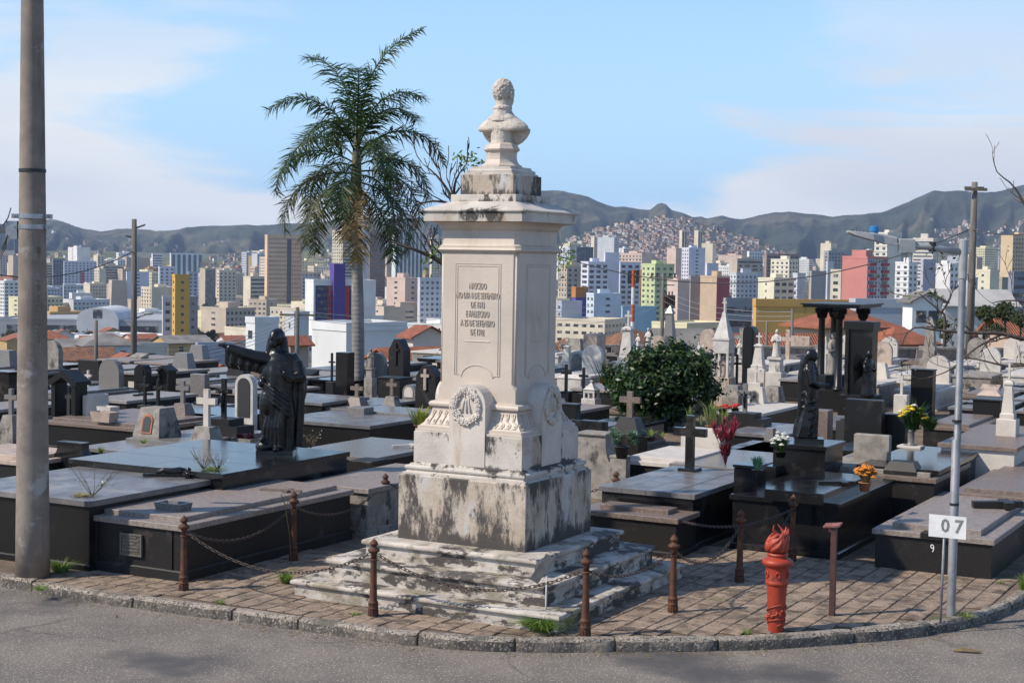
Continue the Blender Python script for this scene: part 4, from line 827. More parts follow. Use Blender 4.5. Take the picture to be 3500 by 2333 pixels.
# ---- markers standing among the graves
def mk(kind, label, u, vb, vt, wp, mat, z0=0.4, cat=None, m2=None, rz=None, dpt=None, D=None):
    p = PD(u, vb, D) if D else P(u, vb, z0)
    if D: z0 = p.z
    s = VS * p.y / FPX; h = (vb - vt) * s; w = wp * s; d = dpt or w * 0.6; m2 = m2 or mat
    names = {'cross': 'grave_cross', 'crossped': 'grave_cross', 'trapcross': 'grave_cross', 'niche': 'niche_gravestone', 'slab': 'headstone', 'arch': 'headstone', 'portico': 'tomb_portico', 'obelisk': 'obelisk', 'figure': 'statue_monument', 'block': 'grave_block', 'crucifix': 'crucifix',
             'scroll': 'headboard', 'aedicule': 'tomb_aedicule', 'gable': 'headstone', 'trap': 'gravestone', 'angel': 'statue_monument', 'tower': 'grave_tower', 'sarc': 'sarcophagus'}
    cats = {'grave_cross': 'cross', 'headstone': 'headstone', 'niche_gravestone': 'gravestone', 'tomb_portico': 'portico', 'obelisk': 'obelisk', 'statue_monument': 'statue', 'grave_block': 'block', 'crucifix': 'crucifix', 'headboard': 'headboard', 'tomb_aedicule': 'aedicule', 'gravestone': 'gravestone', 'grave_tower': 'tower', 'sarcophagus': 'sarcophagus'}
    t = thing(names[kind], label, cat or cats[names[kind]], (p.x, p.y, min(0, z0)), -TH if rz is None else rz); foot(p, max(w, 0.25), max(d, 0.25), 0.0)
    zz = z0 - min(0, z0)
    def base(ww, dd, top, mt=m2, nm='pedestal'): mb = MB(); mb.box(-ww / 2, ww / 2, -dd / 2, dd / 2, -0.03, top, 0.01); return mb.build(nm, mt, t)
    if kind == 'cross':
        base(max(w * 0.55, 0.2), max(w * 0.5, 0.18), zz + 0.02); cross_mb(h, w, max(w * 0.16, 0.05), tw=w * 0.24).xf(Matrix.Translation((0, 0, zz + 0.02))).build('cross', mat, t)
    elif kind == 'crossped':
        ph = h * 0.36; base(w * 1.25, w * 0.9, zz + ph); cross_mb(h - ph, w, max(w * 0.16, 0.05), tw=w * 0.24).xf(Matrix.Translation((0, 0, zz + ph))).build('cross', mat, t)
    elif kind == 'trapcross':
        ph = h * 0.38; mb = MB(); mb.loft([[(-w * .62, -w * .5, -0.03), (w * .62, -w * .5, -0.03), (w * .62, w * .5, -0.03), (-w * .62, w * .5, -0.03)], [(-w * .62, -w * .5, zz), (w * .62, -w * .5, zz), (w * .62, w * .5, zz), (-w * .62, w * .5, zz)], [(-w * .36, -w * .3, zz + ph), (w * .36, -w * .3, zz + ph), (w * .36, w * .3, zz + ph), (-w * .36, w * .3, zz + ph)]])
        mb.build('pedestal', m2, t); cross_mb(h - ph, w * 0.95, max(w * 0.16, 0.05), tw=w * 0.25).xf(Matrix.Translation((0, 0, zz + ph - 0.01))).build('cross', mat, t)
    elif kind in ('niche', 'trap'):
        mb = MB(); mb.loft([[(-w * .5, -d * .5, -0.03), (w * .5, -d * .5, -0.03), (w * .5, d * .5, -0.03), (-w * .5, d * .5, -0.03)], [(-w * .5, -d * .5, zz), (w * .5, -d * .5, zz), (w * .5, d * .5, zz), (-w * .5, d * .5, zz)], [(-w * .36, -d * .32, zz + h), (w * .36, -d * .32, zz + h), (w * .36, d * .32, zz + h), (-w * .36, d * .32, zz + h)]])
        mb.build('stone', mat, t)
        if kind == 'niche':
            sl = (d * .5 - d * .32) / h; M4 = Matrix.Translation((0, -d * .5 - 0.004, zz)) @ Matrix.Rotation(-math.atan(sl), 4, 'X')
            mb = MB(); mb.xz([(x, z) for x, z in arch(w * .20, 0.03, h * .55, 10)], -0.012, 0.03).xf(M4); fr = mb.build('niche_frame', M_terra if m2 is mat else m2, t)
            mb = MB(); mb.xz([(x, z) for x, z in arch(w * .145, 0.05, h * .53, 10)], -0.016, 0.02).xf(M4); mb.build('niche_shade', M_irn, fr)  # dark plate before the frame; its colour stands for the hollow's shade
    elif kind == 'slab':
        mb = MB(); mb.box(-w / 2, w / 2, -d / 2, d / 2, -0.03, zz + h, 0.012); mb.build('stone', mat, t)
    elif kind == 'gable':
        mb = MB(); mb.xz([(-w / 2, -0.03), (w / 2, -0.03), (w / 2, zz + h * .72), (w * .16, zz + h), (-w * .16, zz + h), (-w / 2, zz + h * .72)], -d / 2, d / 2); mb.build('stone', mat, t)
        cross_mb(h * .55, w * .42, 0.04, tw=w * .13).xf(Matrix.Translation((0, -d / 2 - 0.018, zz + h * .36))).build('relief_cross', m2, t)
    elif kind == 'arch':
        mb = MB(); mb.xz(arch(w / 2, -0.03, zz + h - w / 2, 12), -d / 2, d / 2); mb.build('stone', mat, t)
        mb = MB(); mb.xz(arch(w * .34, zz + h * .12, zz + h - w / 2, 12), -d / 2 - 0.012, -d / 2 + 0.02); mb.build('panel', m2, t)
    elif kind == 'portico':
        mb = MB(); mb.box(-w * .55, w * .55, -d / 2, d / 2, -0.03, zz + h * .05); mb.build('base', mat, t)
        for sx in (-1, 1): mb = MB(); mb.box(sx * w * .40 - w * .075, sx * w * .40 + w * .075, -d * .4, d * .4, zz + h * .05, zz + h * .74); mb.build('pillar', mat, t)
        mb = MB(); mb.xz([(-w * .56, zz + h * .70), (-w * .40, zz + h * .70), (0, zz + h * .86), (w * .40, zz + h * .70), (w * .56, zz + h * .70), (w * .56, zz + h * .78), (0, zz + h), (-w * .56, zz + h * .78)], -d * .5, d * .5); mb.build('gable_roof', mat, t)
        q = cross_mb(h * .60, w * .36, 0.05, tw=w * .12); q.xf(Matrix.Translation((0, 0, zz + h * .05))); q.build('cross', m2, t)
    elif kind == 'obelisk':
        ph = h * .22; base(w, w, zz + ph); mb = MB(); mb.sq([(w * .36, zz + ph), (w * .36, zz + ph * 1.3), (w * .30, zz + ph * 1.4), (w * .18, zz + h * .70), (w * .24, zz + h * .71), (w * .24, zz + h * .74), (w * .12, zz + h * .77)]); mb.build('shaft', mat, t)
        cross_mb(h * .25, w * .36, 0.04, tw=w * .10).xf(Matrix.Translation((0, 0, zz + h * .765))).build('cross', mat, t)
    elif kind in ('figure', 'angel'):
        ph = h * .45; base(w * .9, w * .9, zz + ph * .35); mb = MB(); mb.sq([(w * .32, zz + ph * .35), (w * .30, zz + ph * .85), (w * .40, zz + ph * .9), (w * .40, zz + ph)]); mb.build('pedestal', mat, t)
        small_figure(h - ph, mat, t, zz + ph, random.Random(u).uniform(-1, 1), wings=(kind == 'angel'))
    elif kind == 'block':
        base(w, d, zz + h, mat, 'block'); mb = MB(); mb.box(-w * .54, w * .54, -d * .54, d * .54, zz + h, zz + h + 0.03, 0.006); mb.build('cap', mat, t)
    elif kind == 'crucifix':
        ph = h * .30; mb = MB(); mb.box(-w * .9, w * .9, -w * .45, w * .45, -0.03, zz + ph * .62); mb.box(-w * .52, w * .52, -w * .40, w * .40, zz + ph * .62, zz + ph); mb.build('pedestal', m2, t)
        cross_mb(h - ph, w * .62, 0.05, tw=w * .16).xf(Matrix.Translation((0, 0, zz + ph))).build('cross', mat, t)
        corpus_mb((h - ph) * .62).xf(Matrix.Translation((0, -0.03, zz + ph + (h - ph) * .16))).build('corpus', M_brz, t, True)
    elif kind == 'scroll':
        pts = [(-w / 2, -0.03), (w / 2, -0.03), (w / 2, zz + h * .1)]
        for k in range(8): a = k / 7 * PI / 2; pts.append((w * .5 - w * .14 * math.sin(a), zz + h * .1 + h * .75 * (1 - math.cos(a))))
        pts += [(w * .36, zz + h), (-w * .36, zz + h)]
        for k in range(8): a = (7 - k) / 7 * PI / 2; pts.append((-w * .5 + w * .14 * math.sin(a), zz + h * .1 + h * .75 * (1 - math.cos(a))))
        pts.append((-w / 2, zz + h * .1)); mb = MB(); mb.xz(pts, -d / 2, d / 2); mb.build('stone', mat, t)
        mb = MB(); mb.box(-w * .38, w * .38, -d * .6, d * .6, zz + h, zz + h + 0.025, 0.006); mb.build('cap', mat, t)
    elif kind in ('aedicule', 'tower'):
        base(w * 1.15, w * 1.15, zz + h * .16)
        for sx in (-1, 1):
            for sy in (-1, 1): mb = MB(); mb.box(sx * w * .40 - w * .07, sx * w * .40 + w * .07, sy * w * .40 - w * .07, sy * w * .40 + w * .07, zz + h * .16, zz + h * .42); mb.build('pillar', mat, t)
        mb = MB(); mb.box(-w * .48, w * .48, -w * .48, w * .48, zz + h * .42, zz + h * .56); mb.box(-w * .53, w * .53, -w * .53, w * .53, zz + h * .56, zz + h * .58); mb.build('entablature', mat, t)
        mb = MB(); mb.sq([(w * .46, zz + h * .58), (w * .14, zz + h * .80), (w * .08, zz + h * .86)]); mb.build('spire', mat, t)
        cross_mb(h * .15, w * .28, 0.03, tw=w * .08).xf(Matrix.Translation((0, 0, zz + h * .855))).build('cross', mat, t)
        small_figure(h * .24, m2, t, zz + h * .16, 0.3)
    elif kind == 'sarc':
        base(w, d, zz + h * .7, mat, 'chest'); mb = MB(); mb.loft([[(-w * .54, -d * .54, zz + h * .7), (w * .54, -d * .54, zz + h * .7), (w * .54, d * .54, zz + h * .7), (-w * .54, d * .54, zz + h * .7)], [(-w * .3, -d * .3, zz + h), (w * .3, -d * .3, zz + h), (w * .3, d * .3, zz + h), (-w * .3, d * .3, zz + h)]]); mb.build('lid', mat, t)
    GRAVES.append(t); return t
mk('portico', 'black gabled portico framing a crucifix, right of the concrete pole', 159, 962, 848, 78, M_blk2, 0.42, m2=M_irn, dpt=0.35)
mk('trapcross', 'grey stone cross on a tapered stand at the left edge', 26, 990, 890, 40, M_gry, 0.42, m2=M_con)
mk('block', 'black square grave block at the far left edge', 12, 905, 855, 62, M_blk, 0.5)
mk('scroll', 'black scrolled headboard right of the concrete pole', 168, 1048, 1018, 104, M_blk, 0.42, dpt=0.14)
mk('niche', 'tapered rough stone with an arched brick red niche', 361, 996, 934, 78, M_con, 0.48, dpt=0.5)
mk('cross', 'grey cross rising behind the niche stone', 363, 934, 873, 27, M_dkg, 0.5)
mk('cross', 'dark cross left of the one behind the niche stone', 333, 932, 866, 24, M_dkg, 0.5)
mk('trapcross', 'small grey cross on a tapered brown stand, right of the niche stone', 420, 958, 872, 40, M_gry, 0.45, m2=M_brn)
mk('trapcross', 'cream white cross on a dark tapered stand', 475, 1032, 890, 58, M_wht2, 0.5, m2=M_con)
mk('crucifix', 'black crucifix with a figure on a black block with an oval photo', 514, 998, 868, 70, M_blk2, 0.45, m2=M_dkg)
mk('arch', 'pale arched grave gate with silver rods, left of the black statue of Christ', 565, 970, 858, 52, M_wht, 0.45, m2=M_irn, dpt=0.12)
mk('slab', 'upright grey slab headstone behind the small crosses', 459, 895, 858, 42, M_gry, 0.45, dpt=0.15)
mk('slab', 'white upright edge stone left of the niche stone', 220, 962, 905, 14, M_wht2, 0.42, dpt=0.5)
mk('arch', 'dark arched headstone behind the pole street side', 328, 880, 836, 34, M_blk2, 0.4, dpt=0.2)
mk('portico', 'small black gabled shrine left of the arched headstone', 383, 885, 838, 34, M_blk2, 0.4, dpt=0.3)
mk('cross', 'small white cross far behind the gabled portico', 203, 890, 852, 20, M_wht2, 0.3)
mk('slab', 'tall black slab left of the palm trunk', 792, 895, 808, 32, M_blk, 0.5, dpt=0.25)
mk('cross', 'thin dark cross left of the tall black slab', 762, 878, 812, 15, M_dkg, 0.4)
mk('trapcross', 'thin cross on a brown tapered stand at the palm foot', 820, 930, 880, 36, M_brn, 0.45, m2=M_brn)
mk('figure', 'dark weathered standing figure right of the palm trunk', 851, 880, 800, 24, M_con, 0.4)
mk('gable', 'dark brown stepped stele with a rounded top', 917, 868, 778, 40, M_dkg, 0.4, dpt=0.3)
mk('gable', 'dark pointed headstone with a bronze crucifix beside the monument', 985, 925, 838, 52, M_dkg, 0.45, m2=M_pink, dpt=0.25)
mk('trapcross', 'small brown cross on a tapered stand right of the palm', 900, 935, 868, 30, M_brn, 0.45, m2=M_con)
mk('arch', 'grey rounded headstone with a white arch, left of the pointed headstone', 945, 915, 882, 34, M_gry, 0.45, m2=M_wht2, dpt=0.2)
mk('block', 'dark low block with a stone wreath, right of the palm', 905, 898, 868, 60, M_dkg, 0.4, dpt=0.4)
mk('slab', 'leaning grey book shaped stone in front of the palm', 828, 952, 934, 46, M_gry, 0.5, dpt=0.3)
# right half
mk('trapcross', 'weathered brown cross before the leafy shrub', 1446, 995, 896, 54, M_brn, 0.45, m2=M_dkg)
mk('cross', 'tall black cross with an oval photo on the tiled tomb', 1584, 1077, 956, 80, M_blk, 0.64)
mk('scroll', 'rough stained headstone with scrolled shoulders right of the monument', 1368, 1062, 995, 100, M_con, 0.45, dpt=0.3)
mk('block', 'pale concrete block carrying the potted succulent', 1424, 1080, 1050, 40, M_con, 0.40)
mk('slab', 'cream marble headboard with spiky plants behind the tall black cross', 1614, 1028, 982, 96, M_wht2, 0.5, dpt=0.2)
mk('crucifix', 'green bronze crucifix on a grey block right of the shrub', 1710, 975, 880, 62, M_gry, 0.5, m2=M_dkg)
mk('niche', 'white tapered stone with a small pointed niche', 1736, 925, 888, 48, M_wht2, 0.5, m2=M_gry)
mk('trap', 'grey tapered stone left of the white niche stone', 1685, 912, 884, 40, M_con, 0.5, dpt=0.4)
mk('trap', 'grey tapered stone right of the white niche stone', 1778, 920, 886, 38, M_con, 0.5, dpt=0.4)
mk('cross', 'tall dark cross right of the shrub', 1665, 880, 800, 22, M_blk2, 0.45)
mk('cross', 'dark cross beside the tall dark one right of the shrub', 1692, 882, 815, 20, M_dkg, 0.45)
mk('crossped', 'white cross on a white block before the white temple', 1735, 900, 838, 24, M_wht2, 0.4)
mk('tower', 'white marble open temple with a spire and cross', 1660, 900, 685, 40, M_wht, 0.3, m2=M_pink)
mk('obelisk', 'grey marble obelisk topped by a cross behind the shrub', 1441, 862, 715, 50, M_wht, 0.2)
mk('figure', 'white statue on a tall column right of the tall dark stele', 1782, 872, 755, 42, M_wht, 0.3)
mk('obelisk', 'white obelisk with a small cross left of the white column statue', 1742, 868, 765, 40, M_wht, 0.3)
mk('arch', 'tall dark round topped stele before the orange warehouse', 1722, 855, 748, 28, M_blk2, 0.3, dpt=0.3)
mk('angel', 'white marble angel on a rough white rock', 1605, 850, 785, 40, M_wht, 0.3)
mk('figure', 'white statue above the left of the shrub', 1488, 842, 752, 26, M_wht, 0.3)
mk('figure', 'weathered white seated statue above the shrub', 1465, 838, 765, 32, M_wht, 0.3)
mk('slab', 'orange stone pillar with a round green medallion', 1364, 868, 766, 34, M_pink, 0.3, dpt=0.5)
mk('figure', 'small white statue right of the orange pillar', 1388, 850, 795, 20, M_wht, 0.3)
mk('arch', 'grey rounded headstone left of the orange pillar', 1330, 862, 805, 38, M_wht, 0.3, m2=M_con, dpt=0.3)
mk('obelisk', 'stained white column next to the monument right edge', 1302, 850, 775, 30, M_wht, 0.3)
mk('arch', 'round grey carved stele behind the shrub', 1556, 838, 780, 46, M_con, 0.3, m2=M_pink, dpt=0.3)
mk('figure', 'white kneeling statue right of the shrub', 1698, 850, 780, 24, M_wht, 0.3)
mk('cross', 'black cross at the right edge of the monument', 1300, 900, 838, 26, M_blk2, 0.45)
mk('cross', 'small black cross left of the shrub', 1340, 905, 846, 22, M_blk2, 0.45)
mk('aedicule', 'white stained lantern shaped grave pillar left of the shrub', 1358, 922, 872, 30, M_wht, 0.45, m2=M_wht)
mk('sarc', 'white marble sarcophagus left of the shrub', 1318, 888, 858, 60, M_wht, 0.35, dpt=0.5)
mk('block', 'black flower urn block beside the monument right edge', 1310, 970, 930, 40, M_blk2, 0.4)
mk('block', 'black block planter on the raised lid tomb', 1722, 1122, 1070, 56, M_blk, 0.6, dpt=0.3)
mk('slab', 'black stepped head wall with a small crucifix', 1985, 1000, 916, 86, M_blk2, 0.55, dpt=0.2)
mk('slab', 'lower step of the black head wall', 2058, 1000, 950, 62, M_blk2, 0.55, dpt=0.2)
mk('slab', 'leaning grey headstone with a round photo, left of the flower vase', 2003, 1060, 996, 82, M_con, 0.66, dpt=0.12)
mk('trap', 'slanted dark stone book before the leaning headstone', 2075, 1078, 1058, 76, M_dkg, 0.67, dpt=0.34)
mk('obelisk', 'white marble obelisk on the pale granite tomb', 2314, 996, 835, 44, M_wht2, 0.82)
mk('crossped', 'white cross on a white block behind the flower vase', 2070, 930, 862, 24, M_wht2, 0.45)
mk('block', 'dark flower box block behind the lamp post', 2120, 905, 850, 50, M_blk2, 0.45)
mk('crucifix', 'small iron crucifix before the black head wall', 1946, 975, 928, 26, M_irn, 0.6)
mk('block', 'black planter block right of the lamp post', 2272, 955, 918, 62, M_blk2, 0.5, dpt=0.5)
mk('sarc', 'pale flower box with a tapered stone right of the lamp post', 2275, 935, 895, 52, M_pink, 0.45, dpt=0.4)
mk('slab', 'brown pedestal with a dark slab right of the praying statue', 1890, 985, 940, 34, M_brn, 0.5, dpt=0.3)
mk('trap', 'grey vase shaped stone left of the praying statue', 1770, 1010, 982, 22, M_gry, 0.52, dpt=0.2)
# ---- four column canopy, tall stele with an angel
p = P(1925, 893, 0.45); s_ = VS * p.y / FPX
t = thing('column_canopy', 'black grave canopy on four round columns with leafy capitals', 'canopy', (p.x, p.y, 0), -TH); foot(p, 2.2, 1.2)
cw, hh = 46 * s_, 205 * s_; b0 = 0.45
mb = MB(); mb.box(-cw - .15, cw + .25, -0.45, 0.45, -0.03, b0, 0.01); mb.build('base', M_blk2, t)
cols = [(P(1884, 889, b0)), (P(1912, 884, b0)), (P(1924, 896, b0)), (P(1978, 892, b0))]
cm = MB(); ch = hh - 0.16
cm.lathe([(0.125, 0), (0.125, 0.04), (0.10, 0.05), (0.11, 0.07), (0.085, 0.09), (0.080, ch * .5), (0.070, ch * .84), (0.080, ch * .85), (0.072, ch * .865), (0.085, ch * .90), (0.13, ch * .965), (0.165, ch)], 14)
cme = cm.mesh('column', M_blk2, True)
lf = MB()
for k in range(16):
    a = 2 * PI * k / 16; r0 = 0.085; lf.tube([(r0 * math.cos(a), r0 * math.sin(a), ch * .86), (1.25 * r0 * math.cos(a), 1.25 * r0 * math.sin(a), ch * .92), (1.75 * r0 * math.cos(a), 1.75 * r0 * math.sin(a), ch * (.945 + .03 * (k % 2))), (1.95 * r0 * math.cos(a), 1.95 * r0 * math.sin(a), ch * (.925 + .03 * (k % 2)))], [0.016, 0.02, 0.016, 0.006], 5)
lfme = lf.mesh('capital_leaves', M_blk2, True)
for q in cols:
    x, y = (q - t.location).dot(GX), (q - t.location).dot(GY); o = inst('column', cme, t, (x, y, b0)); inst('capital_leaves', lfme, o)
xs = [((q - t.location).dot(GX), (q - t.location).dot(GY)) for q in cols]
ax0, ax1, ay0, ay1 = min(x for x, y in xs) - .2, max(x for x, y in xs) + .2, min(y for x, y in xs) - .2, max(y for x, y in xs) + .2
mb = MB(); mb.box(ax0, ax1, ay0, ay1, b0 + ch, b0 + ch + 0.05); mb.box(ax0 - .04, ax1 + .04, ay0 - .04, ay1 + .04, b0 + ch + 0.05, b0 + ch + 0.085); mb.build('roof_slab', M_blk2, t)
t2 = thing('mourner_statue', 'dark seated mourner statue under the four column canopy', 'statue', P(1903, 892, b0) + GY * 0.25, 0.3)
small_figure(0.95, M_con, t2, 0.28, 0.4); mb = MB(); mb.box(-0.3, 0.3, -0.25, 0.25, -0.01, 0.3, 0.02); mb.build('seat_block', M_blk2, t2)
p = P(1976, 905, 0.5); s_ = VS * p.y / FPX
t = thing('stele', 'tall black granite stele with a heavy cap, right of the column canopy', 'stele', (p.x, p.y, 0), -TH); foot(p, 1.0, 0.8)
w_ = 62 * s_; hs = 168 * s_
mb = MB(); mb.box(-w_ * .62, w_ * .62, -.4, .35, -0.03, 0.5, 0.01); mb.build('base', M_blk2, t)
mb = MB(); mb.box(-w_ * .5, w_ * .5, -.2, .2, 0.5, 0.5 + hs - .16); mb.build('slab', M_blk, t)
mb = MB(); mb.box(-w_ * .56, w_ * .56, -.25, .25, 0.5 + hs - .16, 0.5 + hs, 0.01); mb.build('cap', M_blk2, t)
mb = MB(); mb.box(-w_ * .5, -w_ * .36, -.245, -.2, 0.5, 0.5 + hs - .16); mb.build('pilaster', M_blk2, t)
t2 = thing('angel_statue', 'black winged statue leaning on the tall stele', 'statue', P(2003, 908, 0.5) - GY * 0.35, -TH + 0.3)
small_figure(0.95, M_brz, t2, 0.0, 0.9, wings=True)

# ---- lying crucifix on the tiled tomb, stone flower box, photo oval
p = P(404, 1094, 0.705); t = thing('lying_crucifix', 'black crucifix with a figure lying on the wide polished tomb', 'crucifix', p, R(4))
q = cross_mb(0.70, 0.30, 0.03, arm=0.72, tw=0.055); q.xf(Matrix.Translation((-0.36, 0, 0.02)) @ Matrix.Rotation(R(-90), 4, 'Z') @ Matrix.Rotation(R(-90), 4, 'X')); q.build('cross', M_blk2, t)
q = corpus_mb(0.42); q.xf(Matrix.Translation((-0.22, 0, 0.03)) @ Matrix.Rotation(R(-90), 4, 'Z') @ Matrix.Rotation(R(-90), 4, 'X') @ Matrix.Scale(1.4, 4, (0, 1, 0))); q.build('corpus', M_brz, t, True)
def flared_box(w, d, h, mat, parent, z=0.0, wall=0.02):
    mb = MB(); mb.loft([[(-w * .42, -d * .42, z), (w * .42, -d * .42, z), (w * .42, d * .42, z), (-w * .42, d * .42, z)], [(-w / 2, -d / 2, z + h), (w / 2, -d / 2, z + h), (w / 2, d / 2, z + h), (-w / 2, d / 2, z + h)],
                         [(-w / 2 + wall, -d / 2 + wall, z + h), (w / 2 - wall, -d / 2 + wall, z + h), (w / 2 - wall, d / 2 - wall, z + h), (-w / 2 + wall, d / 2 - wall, z + h)], [(-w * .42 + wall, -d * .42 + wall, z + 0.02), (w * .42 - wall, -d * .42 + wall, z + 0.02), (w * .42 - wall, d * .42 - wall, z + 0.02), (-w * .42 + wall, d * .42 - wall, z + 0.02)]])
    return mb.build('box', mat, parent)
x, y = loc_on(TA, P(398, 1180, 0.55)); p = TA.location + GX * x + GY * (y); p.z = 0.552
t = thing('flower_box', 'empty grey stone flower box on the corner of the plaque tomb', 'flower box', p, -TH); flared_box(0.34, 0.20, 0.12, M_gry, t)
q = cross_mb(0.48, 0.22, 0.025, tw=0.05); q.xf(Matrix.Translation((0.05, 0.55, 0.612)) @ Matrix.Rotation(R(-75), 4, 'Z') @ Matrix.Rotation(R(-90), 4, 'X')); q.build('flat_cross', M_brn, TA)

# ---- the rest of the field: rows of graves on the grid
LAND = [('palm trunk', 822, 880), ('black statue of Christ', 632, 900), ('leafy shrub', 1510, 880), ('praying statue', 1856, 910), ('white cross', 475, 930), ('lamp post', 2195, 900), ('monument', 1150, 960), ('column canopy', 1935, 860),
        ('gabled portico', 159, 900), ('niche stone', 361, 950), ('white temple', 1660, 800), ('white obelisk', 2314, 920)]
def where(p):
    u, v = UV((p.x, p.y, 0.4)); nm, lu, lv = min(LAND, key=lambda a: (a[1] - u) ** 2 + (2.0 * (a[2] - v)) ** 2)
    rel = 'left of' if u < lu - 28 else 'right of' if u > lu + 28 else 'behind' if v < lv else 'before'
    return '%s the %s' % (rel, nm)
VAR = []
vr = random.Random(77)
styles = [('glossy black slab tomb', M_blk, M_blk, False), ('black tomb with a raised lid', M_tB, M_blk2, True), ('dusty black slab tomb', M_tB, M_blk2, False), ('grey granite slab tomb', M_tC, M_dkg, False), ('grey granite tomb with a raised lid', M_gry, M_dkg, True),
          ('brown stone slab tomb', M_tA, M_dkg, False), ('brown lidded tomb', M_brn, M_con, True), ('white marble slab tomb', M_wht2, M_con, False), ('white marble tomb with a raised lid', M_wht, M_wht, True), ('concrete slab tomb', M_con, M_con, False)]
for nm, top, body, lid in styles:
    for k in range(2):
        t = thing('tomb', nm, 'tomb', (0, -60, 0), -TH); w, l, h = vr.uniform(0.95, 1.15), vr.uniform(1.95, 2.2), vr.choice([0.34, 0.42, 0.5])
        tomb_parts(t, w, l, h, top, body, lid=top if lid else None); t['h'] = h; VAR.append((t, nm, h, w, l))
MARK = {}
def mark_proto(kind, mat, h, w):
    key = (kind, mat.name)
    if key not in MARK:
        if kind == 'cross': MARK[key] = [('cross', cross_mb(h, w, 0.07, tw=0.11).mesh('cross', mat))]
        elif kind == 'headstone': mb = MB(); mb.xz(arch(w / 2, 0, h - w / 2, 10), -0.07, 0.07); MARK[key] = [('headstone', mb.mesh('headstone', mat))]
        elif kind == 'trap': mb = MB(); mb.sq([(w * .5, 0), (w * .34, h)], 1, .6); MARK[key] = [('headstone', mb.mesh('headstone', mat))]
        elif kind == 'slab': mb = MB(); mb.box(-w / 2, w / 2, -.06, .06, 0, h, .01); MARK[key] = [('headstone', mb.mesh('headstone', mat))]
        elif kind == 'book': mb = MB(); mb.yz([(-.14, 0), (.14, 0), (.14, .13), (-.14, .04)], -.2, .2); MARK[key] = [('stone_book', mb.mesh('stone_book', mat))]
        elif kind == 'box': mb = MB(); mb.sq([(.14, 0), (.19, .13), (.16, .13), (.13, .06)], 1, .6); MARK[key] = [('flower_box', mb.mesh('flower_box', mat))]
        elif kind == 'obelisk': mb = MB(); mb.sq([(.22, 0), (.22, .2), (.16, .22), (.09, h * .8), (.13, h * .82), (.02, h)]); MARK[key] = [('obelisk', mb.mesh('obelisk', mat))]
    return MARK[key]
CELLS = []; ROWP = 2.65; COLP = 1.33; fr = random.Random(31)
for ib in range(-6, 24):
    for ia in range(-40, 40):
        a, b = MGX + ia * COLP + fr.uniform(-.06, .06) + 0.5 * (ib % 2), MGY + 1.2 + ib * ROWP + fr.uniform(-.15, .15)
        p = ungrid(a, b)
        if not (15.5 < p.y < 54): continue
        u, v = UV((p.x, p.y, 0.4))
        if p.y > (40 if u < 1010 else 48): continue
        if not (-90 < u < 2440): continue
        if p.y < 17.5 and 380 < u < 2300: continue
        if p.y < 18.5 and 200 < u: continue
        if fr.random() < 0.07: continue
        CELLS.append((a, b, p, u, v))
n_fill = 0; POTS = []; FLATX = []; PLATE = []
for m_ in (M_dkg, M_brz, M_gry): q = cross_mb(0.55, 0.30, 0.03, tw=0.06); q.xf(Matrix.Translation((0, 0, 0.016)) @ Matrix.Rotation(R(-90), 4, 'X')); FLATX.append(q.mesh('flat_cross', m_))
for m_ in (M_wht2, M_plaq): q = MB(); q.box(-.13, .13, 0, .02, -.07, .07); PLATE.append(q.mesh('name_plate', m_))
